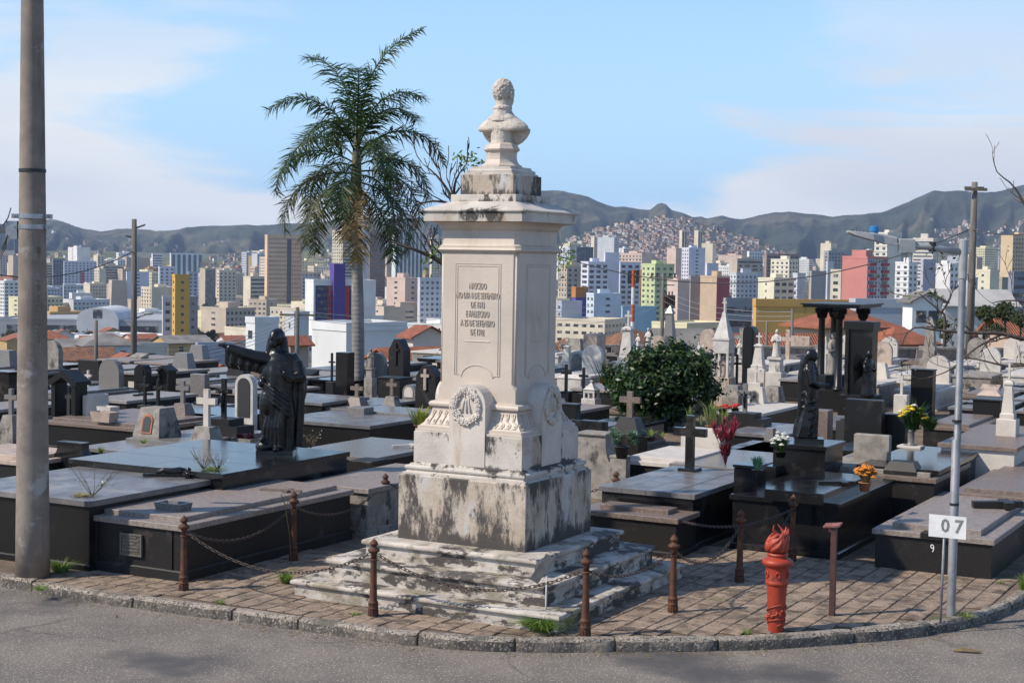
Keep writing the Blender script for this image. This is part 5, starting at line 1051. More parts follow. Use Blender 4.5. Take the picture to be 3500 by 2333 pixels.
for a, b, p, u, v in CELLS:
    white = (u > 1250 and p.y > 34) or (p.y > 46)
    i = fr.choice([0, 1, 2, 2, 3, 3, 4, 5, 5, 2, 6, 3] if not white else [7, 8, 7, 8, 3, 9, 6, 4, 2]); k = fr.randrange(2)
    proto, nm, h, w, l = VAR[i * 2 + k]
    bx = (a - w / 2, a + w / 2, b - l / 2, b + l / 2)
    if any(bx[0] < f[1] and bx[1] > f[0] and bx[2] < f[3] and bx[3] > f[2] for f in FOOT): continue
    t = copy_tree(proto); t.location = p; t['group'] = 'rows of graves'
    n_fill += 1; feat = ''
    r_ = fr.random(); mm = fr.choice([M_dkg, M_blk2, M_gry, M_con] if not white else [M_wht, M_wht2, M_wht, M_pink, M_con, M_gry]); yb = l / 2 - 0.22
    tall = 1.0 if p.y < 30 else 1.15
    if white: r_ *= 0.84
    else: r_ = {0: 0.1, 1: 0.1, 2: 0.3, 3: 0.45, 4: 0.45, 5: 0.58, 6: 0.66, 7: 0.73}.get(int(r_ * 14), 0.95)
    if r_ < 0.24: feat = ' with a cross'; ms = mark_proto('cross', mm, 0.72 * tall, 0.40)
    elif r_ < 0.40: feat = ' with a rounded headstone'; ms = mark_proto('headstone', mm, 0.55 * tall, 0.52)
    elif r_ < 0.52: feat = ' with a tapered stone'; ms = mark_proto('trap', mm, 0.36, 0.5)
    elif r_ < 0.62: feat = ' with an upright slab'; ms = mark_proto('slab', mm, 0.45 * tall, 0.6)
    elif r_ < 0.70: feat = ' with a stone book'; ms = mark_proto('book', mm, 1, 1)
    elif r_ < 0.76: feat = ' with a flower box'; ms = mark_proto('box', mm, 1, 1)
    elif r_ < 0.86 and white: feat = ' with an obelisk'; ms = mark_proto('obelisk', mm, fr.choice([1.0, 1.3]), 1)
    else: ms = []
    if fr.random() < 0.34:
        fx = FLATX[fr.randrange(3)]; o = inst('flat_cross', fx, t, (fr.uniform(-.15, .15), fr.uniform(-.7, -.1), h + (0.053 if 'lid' in nm else 0.003))); o.rotation_euler = (0, 0, fr.choice([0, .1, -.1, 1.57]))
    if fr.random() < 0.30:
        inst('name_plate', PLATE[fr.randrange(2)], t, (fr.uniform(-.1, .1), -l / 2 + 0.022, h * .45))
    if p.y < 34 and fr.random() < 0.22:
        pp = ungrid(a + fr.uniform(-.3, .3), b + fr.uniform(.1, .7), h + (0.045 if 'lid' in nm else 0)); POTS.append(pp)
    for nm2, me in ms: inst(nm2, me, t, (fr.uniform(-.1, .1), yb if nm2 != 'stone_book' else fr.uniform(-.4, .6), h + (0.045 if 'lid' in nm else 0)))
    t['label'] = '%s%s, %s' % (nm, feat, where(p)); GRAVES.append(t)
for t, *_ in VAR:
    for ch in list(t.children): bpy.data.objects.remove(ch)
    bpy.data.objects.remove(t)
uniquify(GRAVES, 'from left')
for g in GRAVES:
    if len(g['label'].split()) > 16: g['label'] = g['label'].replace(' with a raised lid', ' lidded').replace('white marble', 'white')
# ================================================================== land beyond the graveyard
M_land = pm('valley_ground', (0.115, 0.105, 0.075), (0.06, 0.075, 0.035), ns=0.012, rough=1.0, stain=(0.20, 0.18, 0.15), sscale=0.03, slo=0.55, shi=0.65)
M_hill = pm('hill_scrub', (0.034, 0.044, 0.022), (0.100, 0.090, 0.052), ns=0.0022, rough=1.0, nlo=0.46, nhi=0.60, bump=14.0, bs=0.02, stain=(0.016, 0.024, 0.012), sscale=0.006, slo=0.50, shi=0.57)
ZT = [(0, -0.45), (38, -0.45), (60, -3.0), (100, -6.5), (150, -10.5), (250, -17), (400, -26), (560, -34), (700, -40), (1000, -50), (1500, -55), (2000, -52), (2500, -42), (3000, -28), (4000, 0), (9000, 10)]
def DM(D): return D * 1.35 if D < 80 else D * 1.9 if D < 240 else D * 2.3 if D < 800 else 1840 + (D - 800) * 0.45
def zt(D):
    for a, b in zip(ZT, ZT[1:]):
        if a[0] <= D <= b[0]: t = (D - a[0]) / (b[0] - a[0]); return a[1] + (b[1] - a[1]) * t
    return ZT[-1][1]
rad = [3, 20, 38, 48, 60, 80, 100, 125, 150, 200, 250, 320, 400, 550, 700, 850, 1000, 1250, 1500, 1850, 2200, 2600, 3000, 4000, 5200, 6100]
mb = MB(); NA = 72
rings = [[(r * math.sin(2 * PI * k / NA), r * math.cos(2 * PI * k / NA), zt(r)) for k in range(NA)][::-1] for r in rad]
mb.loft(rings, caps=False); mb.add([(x, y, z) for x, y, z in rings[0]], [tuple(range(NA))])
tag(mb.build('ground', M_land, None, True), kind='structure')
RIDGE = [(-700, 470), (-400, 500), (-200, 505), (-60, 522), (0, 516), (43, 508), (117, 503), (148, 510), (188, 525), (234, 532), (274, 525), (314, 525), (357, 530), (400, 528), (428, 523), (468, 518), (571, 517), (600, 518), (640, 514), (707, 511), (755, 507), (784, 500), (869, 499), (903, 502), (965, 500),
         (1040, 490), (1130, 470), (1200, 447), (1240, 438), (1277, 436), (1310, 442), (1350, 452), (1376, 464), (1413, 476), (1434, 474), (1462, 480), (1493, 482), (1504, 474), (1511, 468), (1521, 466), (1531, 470), (1542, 482), (1575, 492), (1591, 499), (1610, 497), (1622, 501), (1659, 495), (1673, 499), (1704, 504), (1746, 494), (1778, 488), (1814, 486),
         (1871, 492), (1913, 497), (1965, 493), (2026, 488), (2066, 472), (2105, 455), (2147, 437), (2171, 440), (2211, 438), (2246, 442), (2288, 441), (2351, 425), (2450, 405), (2600, 420), (2800, 470), (3100, 500)]
def prof(tab, u):
    for a, b in zip(tab, tab[1:]):
        if a[0] <= u <= b[0]: t = (u - a[0]) / (b[0] - a[0]); return a[1] + (b[1] - a[1]) * t
    return tab[-1][1] if u > tab[-1][0] else tab[0][1]
def ridge_mesh(name, tab, u0, u1, du, D1, D0, mat, amp, zb=None, rough=0.6):
    mb = MB(); cols = []; NR = 34; us = []
    u = u0
    while u <= u1: us.append(u); u += du
    for u in us:
        top = PD(u, prof(tab, u) + rough * noise.noise(Vector((u * 0.05, 0.3, 1.0))) + 0.5 * rough * noise.noise(Vector((u * 0.23, 7.3, 1.0))), D1); sl = top.x / D1; col = []
        back = Vector((sl * (D1 + 900), D1 + 900, zt(D0) - 20)); col.append(tuple(back))
        for k in range(NR + 1):
            t = k / NR; D = D1 + (D0 - D1) * t; z0 = zt(D0) - 12
            h = (1 - t) ** 1.25
            n_ = noise.fractal(Vector((u * 0.012, t * 2.2, 3.7)), 1.0, 2.0, 5) * amp * math.sin(PI * min(1, t * 1.25 + 0.0)) * (1 - t)
            spur = abs(noise.noise(Vector((u * 0.022 + 1.3 * t, t * 0.8, 9.1)))) * amp * 1.3 * math.sin(PI * t)
            col.append((sl * D, D, z0 + (top.z - z0) * h + n_ - spur + 0.5 * amp * 0.0))
        cols.append(col)
    o = mb.loft(cols, False, False).build(name, mat, None, True); return tag(o, kind='structure'), cols
_, mcols = ridge_mesh('mountain', RIDGE, -700, 3100, 4, 5200, 3500, M_hill, 60, rough=1.6)
FAV = [(1150, 640), (1230, 585), (1290, 556), (1330, 541), (1380, 524), (1430, 513), (1490, 503), (1530, 499), (1580, 504), (1640, 521), (1700, 541), (1750, 558), (1800, 580), (1900, 640)]
_, fcols = ridge_mesh('shanty_hill', FAV, 1150, 1900, 6, 3300, 2350, M_hill, 10, rough=0.8)
LOWL = [(-100, 640), (60, 590), (150, 574), (240, 576), (330, 590), (430, 592), (520, 588), (600, 582), (690, 578), (740, 568), (800, 572), (900, 590), (1000, 640)]
_, lcols = ridge_mesh('low_hill', LOWL, -100, 1000, 6, 3200, 2350, pm('dry_grass_hill', (0.105, 0.115, 0.04), (0.06, 0.08, 0.03), ns=0.006, rough=1.0, stain=(0.16, 0.13, 0.07), sscale=0.01, slo=0.5, shi=0.6), 8, rough=0.8)
# ---- buildings
def wallm(c):
    c = tuple(min(x * 1.14, 0.75) for x in c)
    return pm('wall_%02d_%02d_%02d' % tuple(int(x * 99) for x in c), c, tuple(x * 0.86 for x in c), ns=0.12, rough=0.85, stain=tuple(x * 0.62 for x in c), sscale=0.35, sstr=(1, 1, 0.22), slo=0.60, shi=0.75)
M_win = pm('window_glass', (0.04, 0.044, 0.052), (0.20, 0.20, 0.205), ns=0.33, nlo=0.50, nhi=0.60, rough=0.2, spec=0.6)
M_winl = pm('window_glass_light', (0.14, 0.16, 0.19), (0.08, 0.09, 0.11), ns=0.5, rough=0.15, spec=0.7)
M_roofc = pm('flat_roof', (0.24, 0.22, 0.20), (0.15, 0.14, 0.13), ns=0.3, rough=0.95)
M_tileR = pm('red_roof_tiles', (0.36, 0.115, 0.055), (0.24, 0.08, 0.042), ns=1.2, rough=0.85, stain=(0.12, 0.06, 0.04), sscale=1.5, slo=0.55, shi=0.7, wave=('X', 2.2), bump=0.05, bs=6)
M_tileO = pm('old_roof_tiles', (0.30, 0.135, 0.07), (0.17, 0.085, 0.05), ns=1.2, rough=0.9, stain=(0.08, 0.06, 0.05), sscale=2, slo=0.5, shi=0.65, wave=('X', 2.2), bump=0.05, bs=6)
CREAM, WHITE, BEIGE, GREY, LGREY, PINKB, LILAC = (0.60, 0.52, 0.40), (0.64, 0.63, 0.61), (0.45, 0.37, 0.29), (0.30, 0.30, 0.31), (0.48, 0.49, 0.51), (0.55, 0.42, 0.35), (0.55, 0.55, 0.61)
winmesh = {}
def wmesh(w, h, side):
    k = (round(w, 2), round(h, 2), side)
    if k not in winmesh:
        mb = MB()
        if side == 'R': mb.box(-w / 2, w / 2, -0.05, 0.2, 0, h)
        else: mb.box(-0.05, 0.2, -w / 2, w / 2, 0, h)
        winmesh[k] = mb.mesh('window', M_win)
    return winmesh[k]
BLD = []
def bld(u0, us, u1, vt, D, col, sr='grid', sl='none', lab=None, al=None, indiv=False, cr=None, cl=None, roof=True, name='building', colw=3.2, storey=3.1, taper=None, roofh=0.0, wf=0.45, hf=0.45, glass=None, vb=None, depth=None, tank=True):
    D = DM(D)
    m = wallm(col) if not isinstance(col, bpy.types.Material) else col
    base = PD(us, 700, D); zb = (PD(us, vb, D).z if vb else zt(D)) - 1.5; ztop = PD(us, vt, D).z; h = ztop - zb
    fr_ = (us - u0) / max(u1 - u0, 1); al = R(al) if al is not None else (R(30) if fr_ < 0.38 else R(45) if fr_ < 0.62 else R(62))
    k = VS * D / FPX; wr = max((u1 - us) * k / math.cos(al), 1.0); wl = max((us - u0) * k / math.sin(al), 1.0) if us > u0 + 1 else (depth or max(8.0, wr * 0.6))
    if u1 <= us + 1: wr = depth or max(8.0, wl * 0.6)
    t = thing(name, lab, 'building', (base.x, D, zb), al); BLD.append(t)
    mb = MB()
    if taper: mb.loft([[(0, 0, 0), (wr, 0, 0), (wr, wl, 0), (0, wl, 0)], [(wr * taper, wl * taper, h), (wr * (1 - taper), wl * taper, h), (wr * (1 - taper), wl * (1 - taper), h), (wr * taper, wl * (1 - taper), h)]])
    else: mb.box(0, wr, 0, wl, 0, h)
    mb.build('wall', m, t)
    gm = glass or M_win
    def face(style, width, side):
        rows = max(1, int((h - 1.0) / storey)); cols = max(1, int(width / colw)); mb = MB(); cnt = 0
        def put(a0, a1, z0, z1, out_=0.05):
            if side == 'R': mb.box(a0, a1, -out_, 0.15, z0, z1)
            else: mb.box(-out_, 0.15, a0, a1, z0, z1)
        cw_ = width / cols; rs = random.Random(int(u0 * 7 + us))
        low = h - (PD(us, 800, D).z * -1 + zb * -1) if False else 0
        if style == 'grid':
            for r_ in range(rows):
                zc = h - 0.9 - (r_ + 1) * storey + storey * 0.35
                if zc < 0.5: continue
                for c in range(cols):
                    ac = (c + 0.5) * cw_; ww = cw_ * wf; hh_ = storey * hf
                    if indiv:
                        inst('window', wmesh(ww, hh_, side), t, (ac, 0, zc) if side == 'R' else (0, ac, zc))
                    else: put(ac - ww / 2, ac + ww / 2, zc, zc + hh_); cnt += 1
            if rs.random() < 0.55 and not indiv:
                mb3 = MB()
                for r_ in range(rows):
                    zc = h - 0.9 - (r_ + 1) * storey
                    if zc > 0.5:
                        if side == 'R': mb3.box(0.02, width - 0.02, -0.28, 0.1, zc, zc + 0.35)
                        else: mb3.box(-0.28, 0.1, 0.02, width - 0.02, zc, zc + 0.35)
                if mb3.v: tag(mb3.build('floor_ledges', m, t), kind='stuff')
        elif style == 'band':
            for r_ in range(rows):
                zc = h - 0.9 - (r_ + 1) * storey + storey * 0.35
                if zc > 0.5: put(width * .04, width * .96, zc, zc + storey * 0.45); cnt += 1
        elif style == 'strip':
            for c in range(cols): put((c + 0.5) * cw_ - cw_ * 0.28, (c + 0.5) * cw_ + cw_ * 0.28, 2.0, h - 1.2); cnt += 1
        elif style == 'balcony':
            mb2 = MB()
            for r_ in range(rows):
                zc = h - 0.9 - (r_ + 1) * storey
                if zc < 0.5: continue
                put(width * .05, width * .95, zc + storey * 0.4, zc + storey * 0.9); cnt += 1
                if side == 'R': mb2.box(width * .03, width * .97, -0.9, 0.0, zc, zc + storey * 0.36)
                else: mb2.box(-0.9, 0.0, width * .03, width * .97, zc, zc + storey * 0.36)
            tag(mb2.build('balconies', m, t), kind='stuff')
        elif style == 'blankrow':
            for r_ in range(rows):
                zc = h - 0.9 - (r_ + 1) * storey + storey * 0.4
                if zc > 0.5:
                    if indiv: inst('window', wmesh(1.0, 1.0, side), t, (width * .5, 0, zc) if side == 'R' else (0, width * .5, zc))
                    else: put(width * .42, width * .58, zc, zc + 1.1); cnt += 1
        if cnt: tag(mb.build('windows', gm, t), kind='stuff')
    if us < u1 - 1: face(sr, wr, 'R')
    if us > u0 + 1: face(sl, wl, 'L')
    if roof and not taper:
        mb = MB(); pb = 0.25
        for a in ((-.1, wr + .1, -.1, pb), (-.1, wr + .1, wl - pb, wl + .1), (-.1, pb, pb, wl - pb), (wr - pb, wr + .1, pb, wl - pb)): mb.box(a[0], a[1], a[2], a[3], h - 0.3, h + 0.7)
        mb.build('parapet', m, t)
        if tank and wr > 5 and wl > 5:
            rs = random.Random(int(u0 + vt)); mb = MB(); a, b = rs.uniform(.2, .45), rs.uniform(.25, .45); mb.box(wr * a, wr * (a + .35), wl * b, wl * (b + .35), h - 0.1, h + rs.uniform(2.0, 3.6)); mb.build('roof_tank', m, t)
    t['w'] = wr; t['h'] = h; t['l'] = wl; return t
def gable(u0, us, u1, vr, ve, D, col, roofm, lab, al=30, name='house', ridge='x', vb=None, wins=0, raw=False):
    D = D if raw else DM(D)
    # house with a tiled pitched roof; vr ridge, ve eaves
    m = wallm(col); a = R(al); k = VS * D / FPX; base = PD(us, 700, D); zb = (PD(us, vb, D).z if vb else zt(D)) - 1.5; he = PD(us, ve, D).z - zb; hr_ = PD(us, vr, D).z - zb
    wr = max((u1 - us) * k / math.cos(a), 2.0); wl = max((us - u0) * k / math.sin(a), 2.0) if us > u0 + 1 else 7.0
    t = thing(name, lab, 'house', (base.x, D, zb), a); BLD.append(t)
    mb = MB(); o_ = 0.5
    if ridge == 'x':
        mb.yz([(0, 0), (wl, 0), (wl, he), (wl / 2, hr_ - 0.15), (0, he)], 0, wr); mb.build('wall', m, t)
        mb = MB(); mb.loft([[(-o_, -o_, he - .25), (wr + o_, -o_, he - .25), (wr + o_, -o_, he - .1), (-o_, -o_, he - .1)], [(-o_, wl / 2, hr_ - .1), (wr + o_, wl / 2, hr_ - .1), (wr + o_, wl / 2, hr_), (-o_, wl / 2, hr_)], [(-o_, wl + o_, he - .25), (wr + o_, wl + o_, he - .25), (wr + o_, wl + o_, he - .1), (-o_, wl + o_, he - .1)]])
    elif ridge == 'y':
        mb.xz([(0, 0), (wr, 0), (wr, he), (wr / 2, hr_ - 0.15), (0, he)], 0, wl); mb.build('wall', m, t)
        mb = MB(); mb.loft([[(-o_, -o_, he - .25), (-o_, wl + o_, he - .25), (-o_, wl + o_, he - .1), (-o_, -o_, he - .1)], [(wr / 2, -o_, hr_ - .1), (wr / 2, wl + o_, hr_ - .1), (wr / 2, wl + o_, hr_), (wr / 2, -o_, hr_)], [(wr + o_, -o_, he - .25), (wr + o_, wl + o_, he - .25), (wr + o_, wl + o_, he - .1), (wr + o_, -o_, he - .1)]])
    else:
        mb.box(0, wr, 0, wl, 0, he); mb.build('wall', m, t); q = min(wr, wl) * .5
        mb = MB(); mb.loft([[(-o_, -o_, he - .1), (wr + o_, -o_, he - .1), (wr + o_, wl + o_, he - .1), (-o_, wl + o_, he - .1)], [(-o_, -o_, he), (wr + o_, -o_, he), (wr + o_, wl + o_, he), (-o_, wl + o_, he)], [(q, q * .98, hr_), (max(wr - q, q + .1), q * .98, hr_), (max(wr - q, q + .1), max(wl - q, q), hr_), (q, max(wl - q, q), hr_)]])
    mb.build('roof', roofm, t)
    for i in range(wins):
        o = inst('window', wmesh(1.1, 1.2, 'R'), t, ((i + 0.7) * wr / (wins + 0.4), 0, he - 2.2))
    return t
# far to near; widths measured in the photograph
bld(-12, 0, 22, 585, 1500, PINKB, 'grid', lab='pinkish slab tower at the left edge of the skyline')
bld(32, 34, 52, 544, 1250, pm('blue_glass', (0.045, 0.10, 0.17), (0.03, 0.07, 0.12), ns=0.1, rough=0.2, spec=0.7), 'band', lab='slim blue glass tower beside the concrete pole', tank=False)
bld(118, 122, 145, 595, 900, (0.17, 0.19, 0.22), 'strip', lab='dark grey narrow tower right of the concrete pole', cr=1)
bld(145, 147, 212, 600, 800, LILAC, 'grid', lab='pale wide block with a magenta stripe', colw=4)
t = BLD[-1]; mb = MB(); mb.box(t['w'] * .5, t['w'] * .62, -0.25, 0.1, t['h'] * .1, t['h'] * .72); mb.build('magenta_stripe', wallm((0.42, 0.05, 0.12)), t)
bld(143, 146, 212, 655, 650, LGREY, 'grid', lab='long grey office block of five window rows', colw=3)
bld(211, 224, 236, 587, 1000, CREAM, 'grid', 'none', lab='cream tower behind the pale wide block')
bld(258, 270, 284, 597, 1100, WHITE, 'grid', 'none', lab='white tower left of the wooden street pole')
bld(212, 228, 240, 618, 780, CREAM, 'none', 'grid', lab='cream and grey pair of walls left of the beige cone')
t = bld(238, 254, 290, 643, 560, BEIGE, 'none', 'none', lab='windowless beige block that narrows upward', taper=0.09, roof=False)
bld(288, 291, 336, 625, 620, LILAC, 'blankrow', 'none', lab='lilac white block behind the wooden street pole', wf=.4)
bld(327, 340, 362, 617, 800, (0.48, 0.26, 0.14), 'grid', 'none', lab='orange topped block right of the wooden street pole')
bld(346, 350, 370, 583, 950, WHITE, 'band', lab='white tower with horizontal bands left of the curved one')
bld(388, 392, 458, 582, 880, (0.55, 0.62, 0.60), 'strip', lab='wide pale green white tower of vertical stripes', colw=6, glass=M_winl)
bld(362, 366, 397, 613, 600, LILAC, 'grid', lab='white tower with a dark cap behind the yellow tower', colw=4)
bld(430, 432, 452, 625, 560, (0.4, 0.4, 0.44), 'grid', lab='grey tower just right of the yellow tower top')
bld(455, 471, 491, 617, 680, BEIGE, 'strip', 'none', lab='beige tower with a dark slatted side', colw=1.2)
bld(495, 503, 538, 622, 580, CREAM, 'grid', 'grid', lab='cream apartment tower right of the slatted one')
bld(555, 575, 606, 636, 520, CREAM, 'band', 'none', lab='cream and striped block left of the tall beige tower')
bld(575, 590, 607, 583, 900, LGREY, 'grid', 'none', lab='grey twin tower behind the tall beige tower')
t = bld(605, 613, 688, 541, 480, (0.62, 0.43, 0.28), 'band', 'none', lab='tallest beige office tower left of the palm', indiv=False, glass=wallm((0.40, 0.30, 0.22)))
mb = MB(); mb.box(t['w'] * .56, t['w'] * .68, -0.2, 0.1, 2, t['h'] - 2); mb.build('recess_shade', wallm((0.12, 0.11, 0.12)), t)  # raised dark strip; a recess's shade put into its colour
mb = MB(); mb.box(t['w'] * .68, t['w'] * .96, -0.16, 0.1, 2, t['h'] - 3); pn = mb.build('side_panel', wallm((0.56, 0.37, 0.235)), t)
for r_ in range(14):
    for c in range(4): inst('window', wmesh(0.7, 0.8, 'R'), t, (t['w'] * (.72 + .07 * c), -0.14, t['h'] - 6 - 3.1 * r_))
bld(758, 786, 813, 530, 640, (0.50, 0.46, 0.36), 'band', 'grid', lab='tall cream tower of rounded balconies behind the palm')
bld(810, 812, 848, 529, 655, WHITE, 'none', lab='blank white tower wall right of the palm trunk')
bld(846, 848, 882, 535, 600, (0.24, 0.13, 0.09), 'band', lab='tall brown brick tower right of the palm trunk', glass=M_winl)
bld(897, 907, 968, 530, 700, (0.55, 0.58, 0.56), 'strip', 'none', lab='pale green glass tower left of the monument top', colw=4, glass=M_winl)
bld(880, 884, 900, 560, 900, LGREY, 'grid', lab='grey block between the brown and green towers')
bld(985, 990, 1020, 545, 800, CREAM, 'grid', lab='cream tower half hidden by the monument left edge')
bld(688, 693, 722, 635, 600, LGREY, 'grid', lab='low grey block right of the tall beige tower')
bld(700, 720, 757, 612, 900, CREAM, 'grid', 'grid', lab='cream block above the purple and red building')
# purple and red building
t = bld(695, 720, 856, 645, 300, WHITE, 'none', 'none', lab='white framed building with a purple tower and red stripes', tank=False)
hh = t['h']; ww = t['w']
Mpur, Mred, Mdbl = wallm((0.075, 0.045, 0.22)), wallm((0.40, 0.035, 0.035)), wallm((0.035, 0.03, 0.10))
mb = MB(); mb.box(ww * .03, ww * .56, -0.15, 0.1, 0, hh - 2.0); mb.build('dark_front', Mdbl, t)
mb = MB(); mb.box(ww * .56, ww * .70, -0.15, 0.1, 0, hh - 2.0); mb.build('dark_front', Mdbl, t)
for a, b in ((.22, .29), (.47, .56)): mb = MB(); mb.box(ww * a, ww * b, -0.45, 0.1, 0, hh - 2.2); mb.build('red_stripe', Mred, t)
zP = PD(760, 605, DM(300)).z - t.location.z
mb = MB(); mb.box(ww * .29, ww * .47, -2.2, 2.5, 0, zP, 0.1); mb.build('purple_tower', Mpur, t)
for r_ in range(7):
    for a in (.08, .14, .19, .255, .60, .66):
        zz = hh - 4.0 - 3.0 * r_
        if zz > 1: inst('window', wmesh(1.5, 1.3, 'R'), t, (ww * a, -0.5 if a == .255 else -0.2, zz))
bld(885, 930, 962, 640, 400, PINKB, 'blankrow', 'blankrow', lab='pinkish blank block left of the monument', al=55)
bld(958, 964, 1020, 640, 390, LGREY, 'grid', 'none', lab='pale grey windowed block touching the monument left edge', colw=3)
# yellow tower
t = bld(391, 402, 432, 634, 245, (0.54, 0.32, 0.065), 'blankrow', 'blankrow', lab='narrow mustard yellow tower standing alone', indiv=True, storey=2.9, tank=False)
bld(371, 374, 394, 684, 255, LGREY, 'grid', lab='grey wing left of the mustard yellow tower', indiv=True)
bld(430, 431, 452, 684, 252, (0.27, 0.26, 0.28), 'blankrow', lab='dark grey wing right of the mustard yellow tower', indiv=True, storey=2.9)
# bus hall with an arch
t = bld(-30, 0, 373, 733, 360, (0.33, 0.33, 0.35), 'band', lab='long low grey transit hall behind the concrete pole', al=4, tank=False, storey=9)
p = PD(224, 733, 830); t = thing('arched_hall', 'pale arched hall roof above the long grey transit hall', 'building', (p.x, p.y, zt(830) - 1), 0); BLD.append(t); k = VS * 830 / FPX
zc = PD(224, 733, 830).z - t.location.z; rw_, rh_ = 48 * k, 27 * k
mb = MB(); pts = [(-rw_, 0), (rw_, 0)] + [(rw_ * math.cos(PI * j / 16), zc + rh_ * math.sin(PI * j / 16)) for j in range(17)]; mb.xz(pts, 0, 40); mb.build('wall', wallm(LGREY), t)
mb = MB(); mb.box(-rw_ * .22, rw_ * .22, -0.1, 0.1, zc + 0.5, zc + rh_ * .82); mb.build('glazing', M_win, t)
# right of the monument
bld(1290, 1306, 1330, 560, 1000, CREAM, 'grid', 'none', lab='cream tower right of the monument shaft')
bld(1318, 1322, 1362, 568, 800, (0.10, 0.12, 0.15), 'strip', lab='dark glass office front right of the monument', colw=2)
bld(1355, 1362, 1372, 545, 950, CREAM, 'grid', lab='slim cream tower right of the dark glass office')
bld(1371, 1408, 1420, 546, 850, LGREY, 'grid', 'none', lab='grey blank tower above the white window towers', al=55)
bld(1283, 1301, 1342, 612, 420, BEIGE, 'grid', 'grid', lab='beige block of small windows right of the monument')
bld(1334, 1350, 1398, 603, 400, LILAC, 'grid', 'grid', lab='white tower with rows of dark windows', colw=4.2, wf=.62, hf=.55, indiv=True)
bld(1385, 1388, 1422, 582, 405, LILAC, 'none', lab='tall blank pale blue shaft between white towers')
bld(1420, 1423, 1471, 604, 412, LILAC, 'grid', lab='second white window tower right of the pale blue shaft', colw=4.2, wf=.62, hf=.55, indiv=True)
bld(1421, 1472, 1508, 583, 600, PINKB, 'none', 'grid', lab='pinkish block with a small window grid', al=58)
bld(1314, 1322, 1350, 664, 335, (0.09, 0.07, 0.26), 'none', lab='purple blue block with an orange top')
t = BLD[-1]; mb = MB(); mb.box(-0.2, t['w'] + .2, -0.2, t['l'] + .2, t['h'] - 4, t['h'] + 1.2); mb.build('orange_band', wallm((0.42, 0.17, 0.05)), t)
bld(1280, 1290, 1338, 694, 300, (0.34, 0.37, 0.45), 'none', 'grid', lab='blank grey blue block at the monument right edge')
bld(1348, 1364, 1430, 676, 330, (0.50, 0.56, 0.62), 'blankrow', 'grid', lab='pale blue block with a white window side')
bld(1428, 1430, 1512, 706, 320, (0.30, 0.45, 0.55), 'none', lab='low sky blue building right of the pale blue block')
bld(1476, 1503, 1550, 608, 380, (0.45, 0.50, 0.27), 'grid', 'grid', lab='light green apartment building with rounded front', indiv=True, colw=4)
bld(1466, 1470, 1480, 622, 420, (0.40, 0.17, 0.07), 'grid', lab='thin orange brown block left of the green building')
bld(1531, 1550, 1568, 571, 700, PINKB, 'none', 'none', lab='pink and mint stepped block behind the green building')
bld(1558, 1563, 1576, 530, 1000, CREAM, 'strip', lab='left one of the two slim cream twin towers', tank=False)
bld(1592, 1600, 1611, 530, 1000, CREAM, 'strip', lab='right one of the two slim cream twin towers', tank=False)
bld(1566, 1580, 1620, 570, 600, LILAC, 'blankrow', 'grid', lab='pale blue block with a white window side behind the pole', glass=M_win)
bld(1610, 1634, 1645, 560, 700, CREAM, 'none', 'none', lab='plain cream tower right of the pale blue block')
bld(1619, 1622, 1650, 606, 520, LILAC, 'none', lab='plain lilac grey wall below the cream tower')
bld(1534, 1556, 1586, 645, 330, PINKB, 'none', 'none', lab='peeling pink beige block behind the transformer pole', al=40)
bld(1582, 1585, 1616, 636, 365, (0.36, 0.31, 0.30), 'none', lab='blank brown grey wall behind the transformer pole')
bld(1611, 1645, 1680, 636, 360, (0.50, 0.37, 0.25), 'none', 'none', lab='cream block with a dark red side', al=48)
t = BLD[-1]; mb = MB(); mb.box(0.05, t['w'] + .05, -0.12, 0.1, 0, t['h'] - .5); mb.build('red_wall', wallm((0.30, 0.06, 0.07)), t)
bld(1678, 1690, 1752, 628, 450, LGREY, 'grid', 'grid', lab='white and grey block right of the red sided one')
bld(1676, 1691, 1756, 595, 550, BEIGE, 'band', 'none', lab='beige block with tall piers and dark floors')
t = BLD[-1]
for j in range(3): mb = MB(); mb.box(t['w'] * (.18 + .3 * j), t['w'] * (.28 + .3 * j), -0.5, 0.1, 0, t['h'] - 3); mb.build('pier', wallm(BEIGE), t)
bld(1714, 1718, 1752, 578, 650, WHITE, 'grid', lab='small white block on top of the beige piered one')
bld(1754, 1758, 1842, 584, 600, (0.30, 0.20, 0.17), 'band', lab='wide reddish brown block right of centre')
bld(1774, 1810, 1836, 597, 480, (0.62, 0.58, 0.46), 'grid', 'grid', lab='stepped cream white block below the brown one')
bld(1748, 1777, 1828, 641, 300, (0.60, 0.56, 0.42), 'grid', 'blankrow', lab='cream yellow block above the orange warehouse', indiv=True, colw=3.6, wf=.66)
bld(1822, 1830, 1850, 630, 310, LGREY, 'none', 'grid', lab='grey walled block right of the cream yellow one')
bld(1664, 1668, 1734, 690, 205, (0.25, 0.26, 0.28), 'band', lab='long grey school block behind the orange warehouse', storey=3.4)
bld(1859, 1862, 1900, 626, 260, (0.36, 0.33, 0.32), 'none', lab='blank grey brown tower behind the column canopy')
bld(1896, 1899, 1914, 602, 420, LGREY, 'none', lab='thin grey wall left of the salmon building')
bld(1910, 1930, 1946, 622, 300, (0.50, 0.46, 0.37), 'grid', 'grid', lab='cream block of dark windows left of the salmon building')
bld(1885, 1905, 1923, 560, 700, CREAM, 'none', 'none', lab='pair of cream rounded towers left of the salmon building')
bld(1892, 1900, 1940, 577, 600, GREY, 'grid', 'grid', lab='grey block below the cream rounded towers')
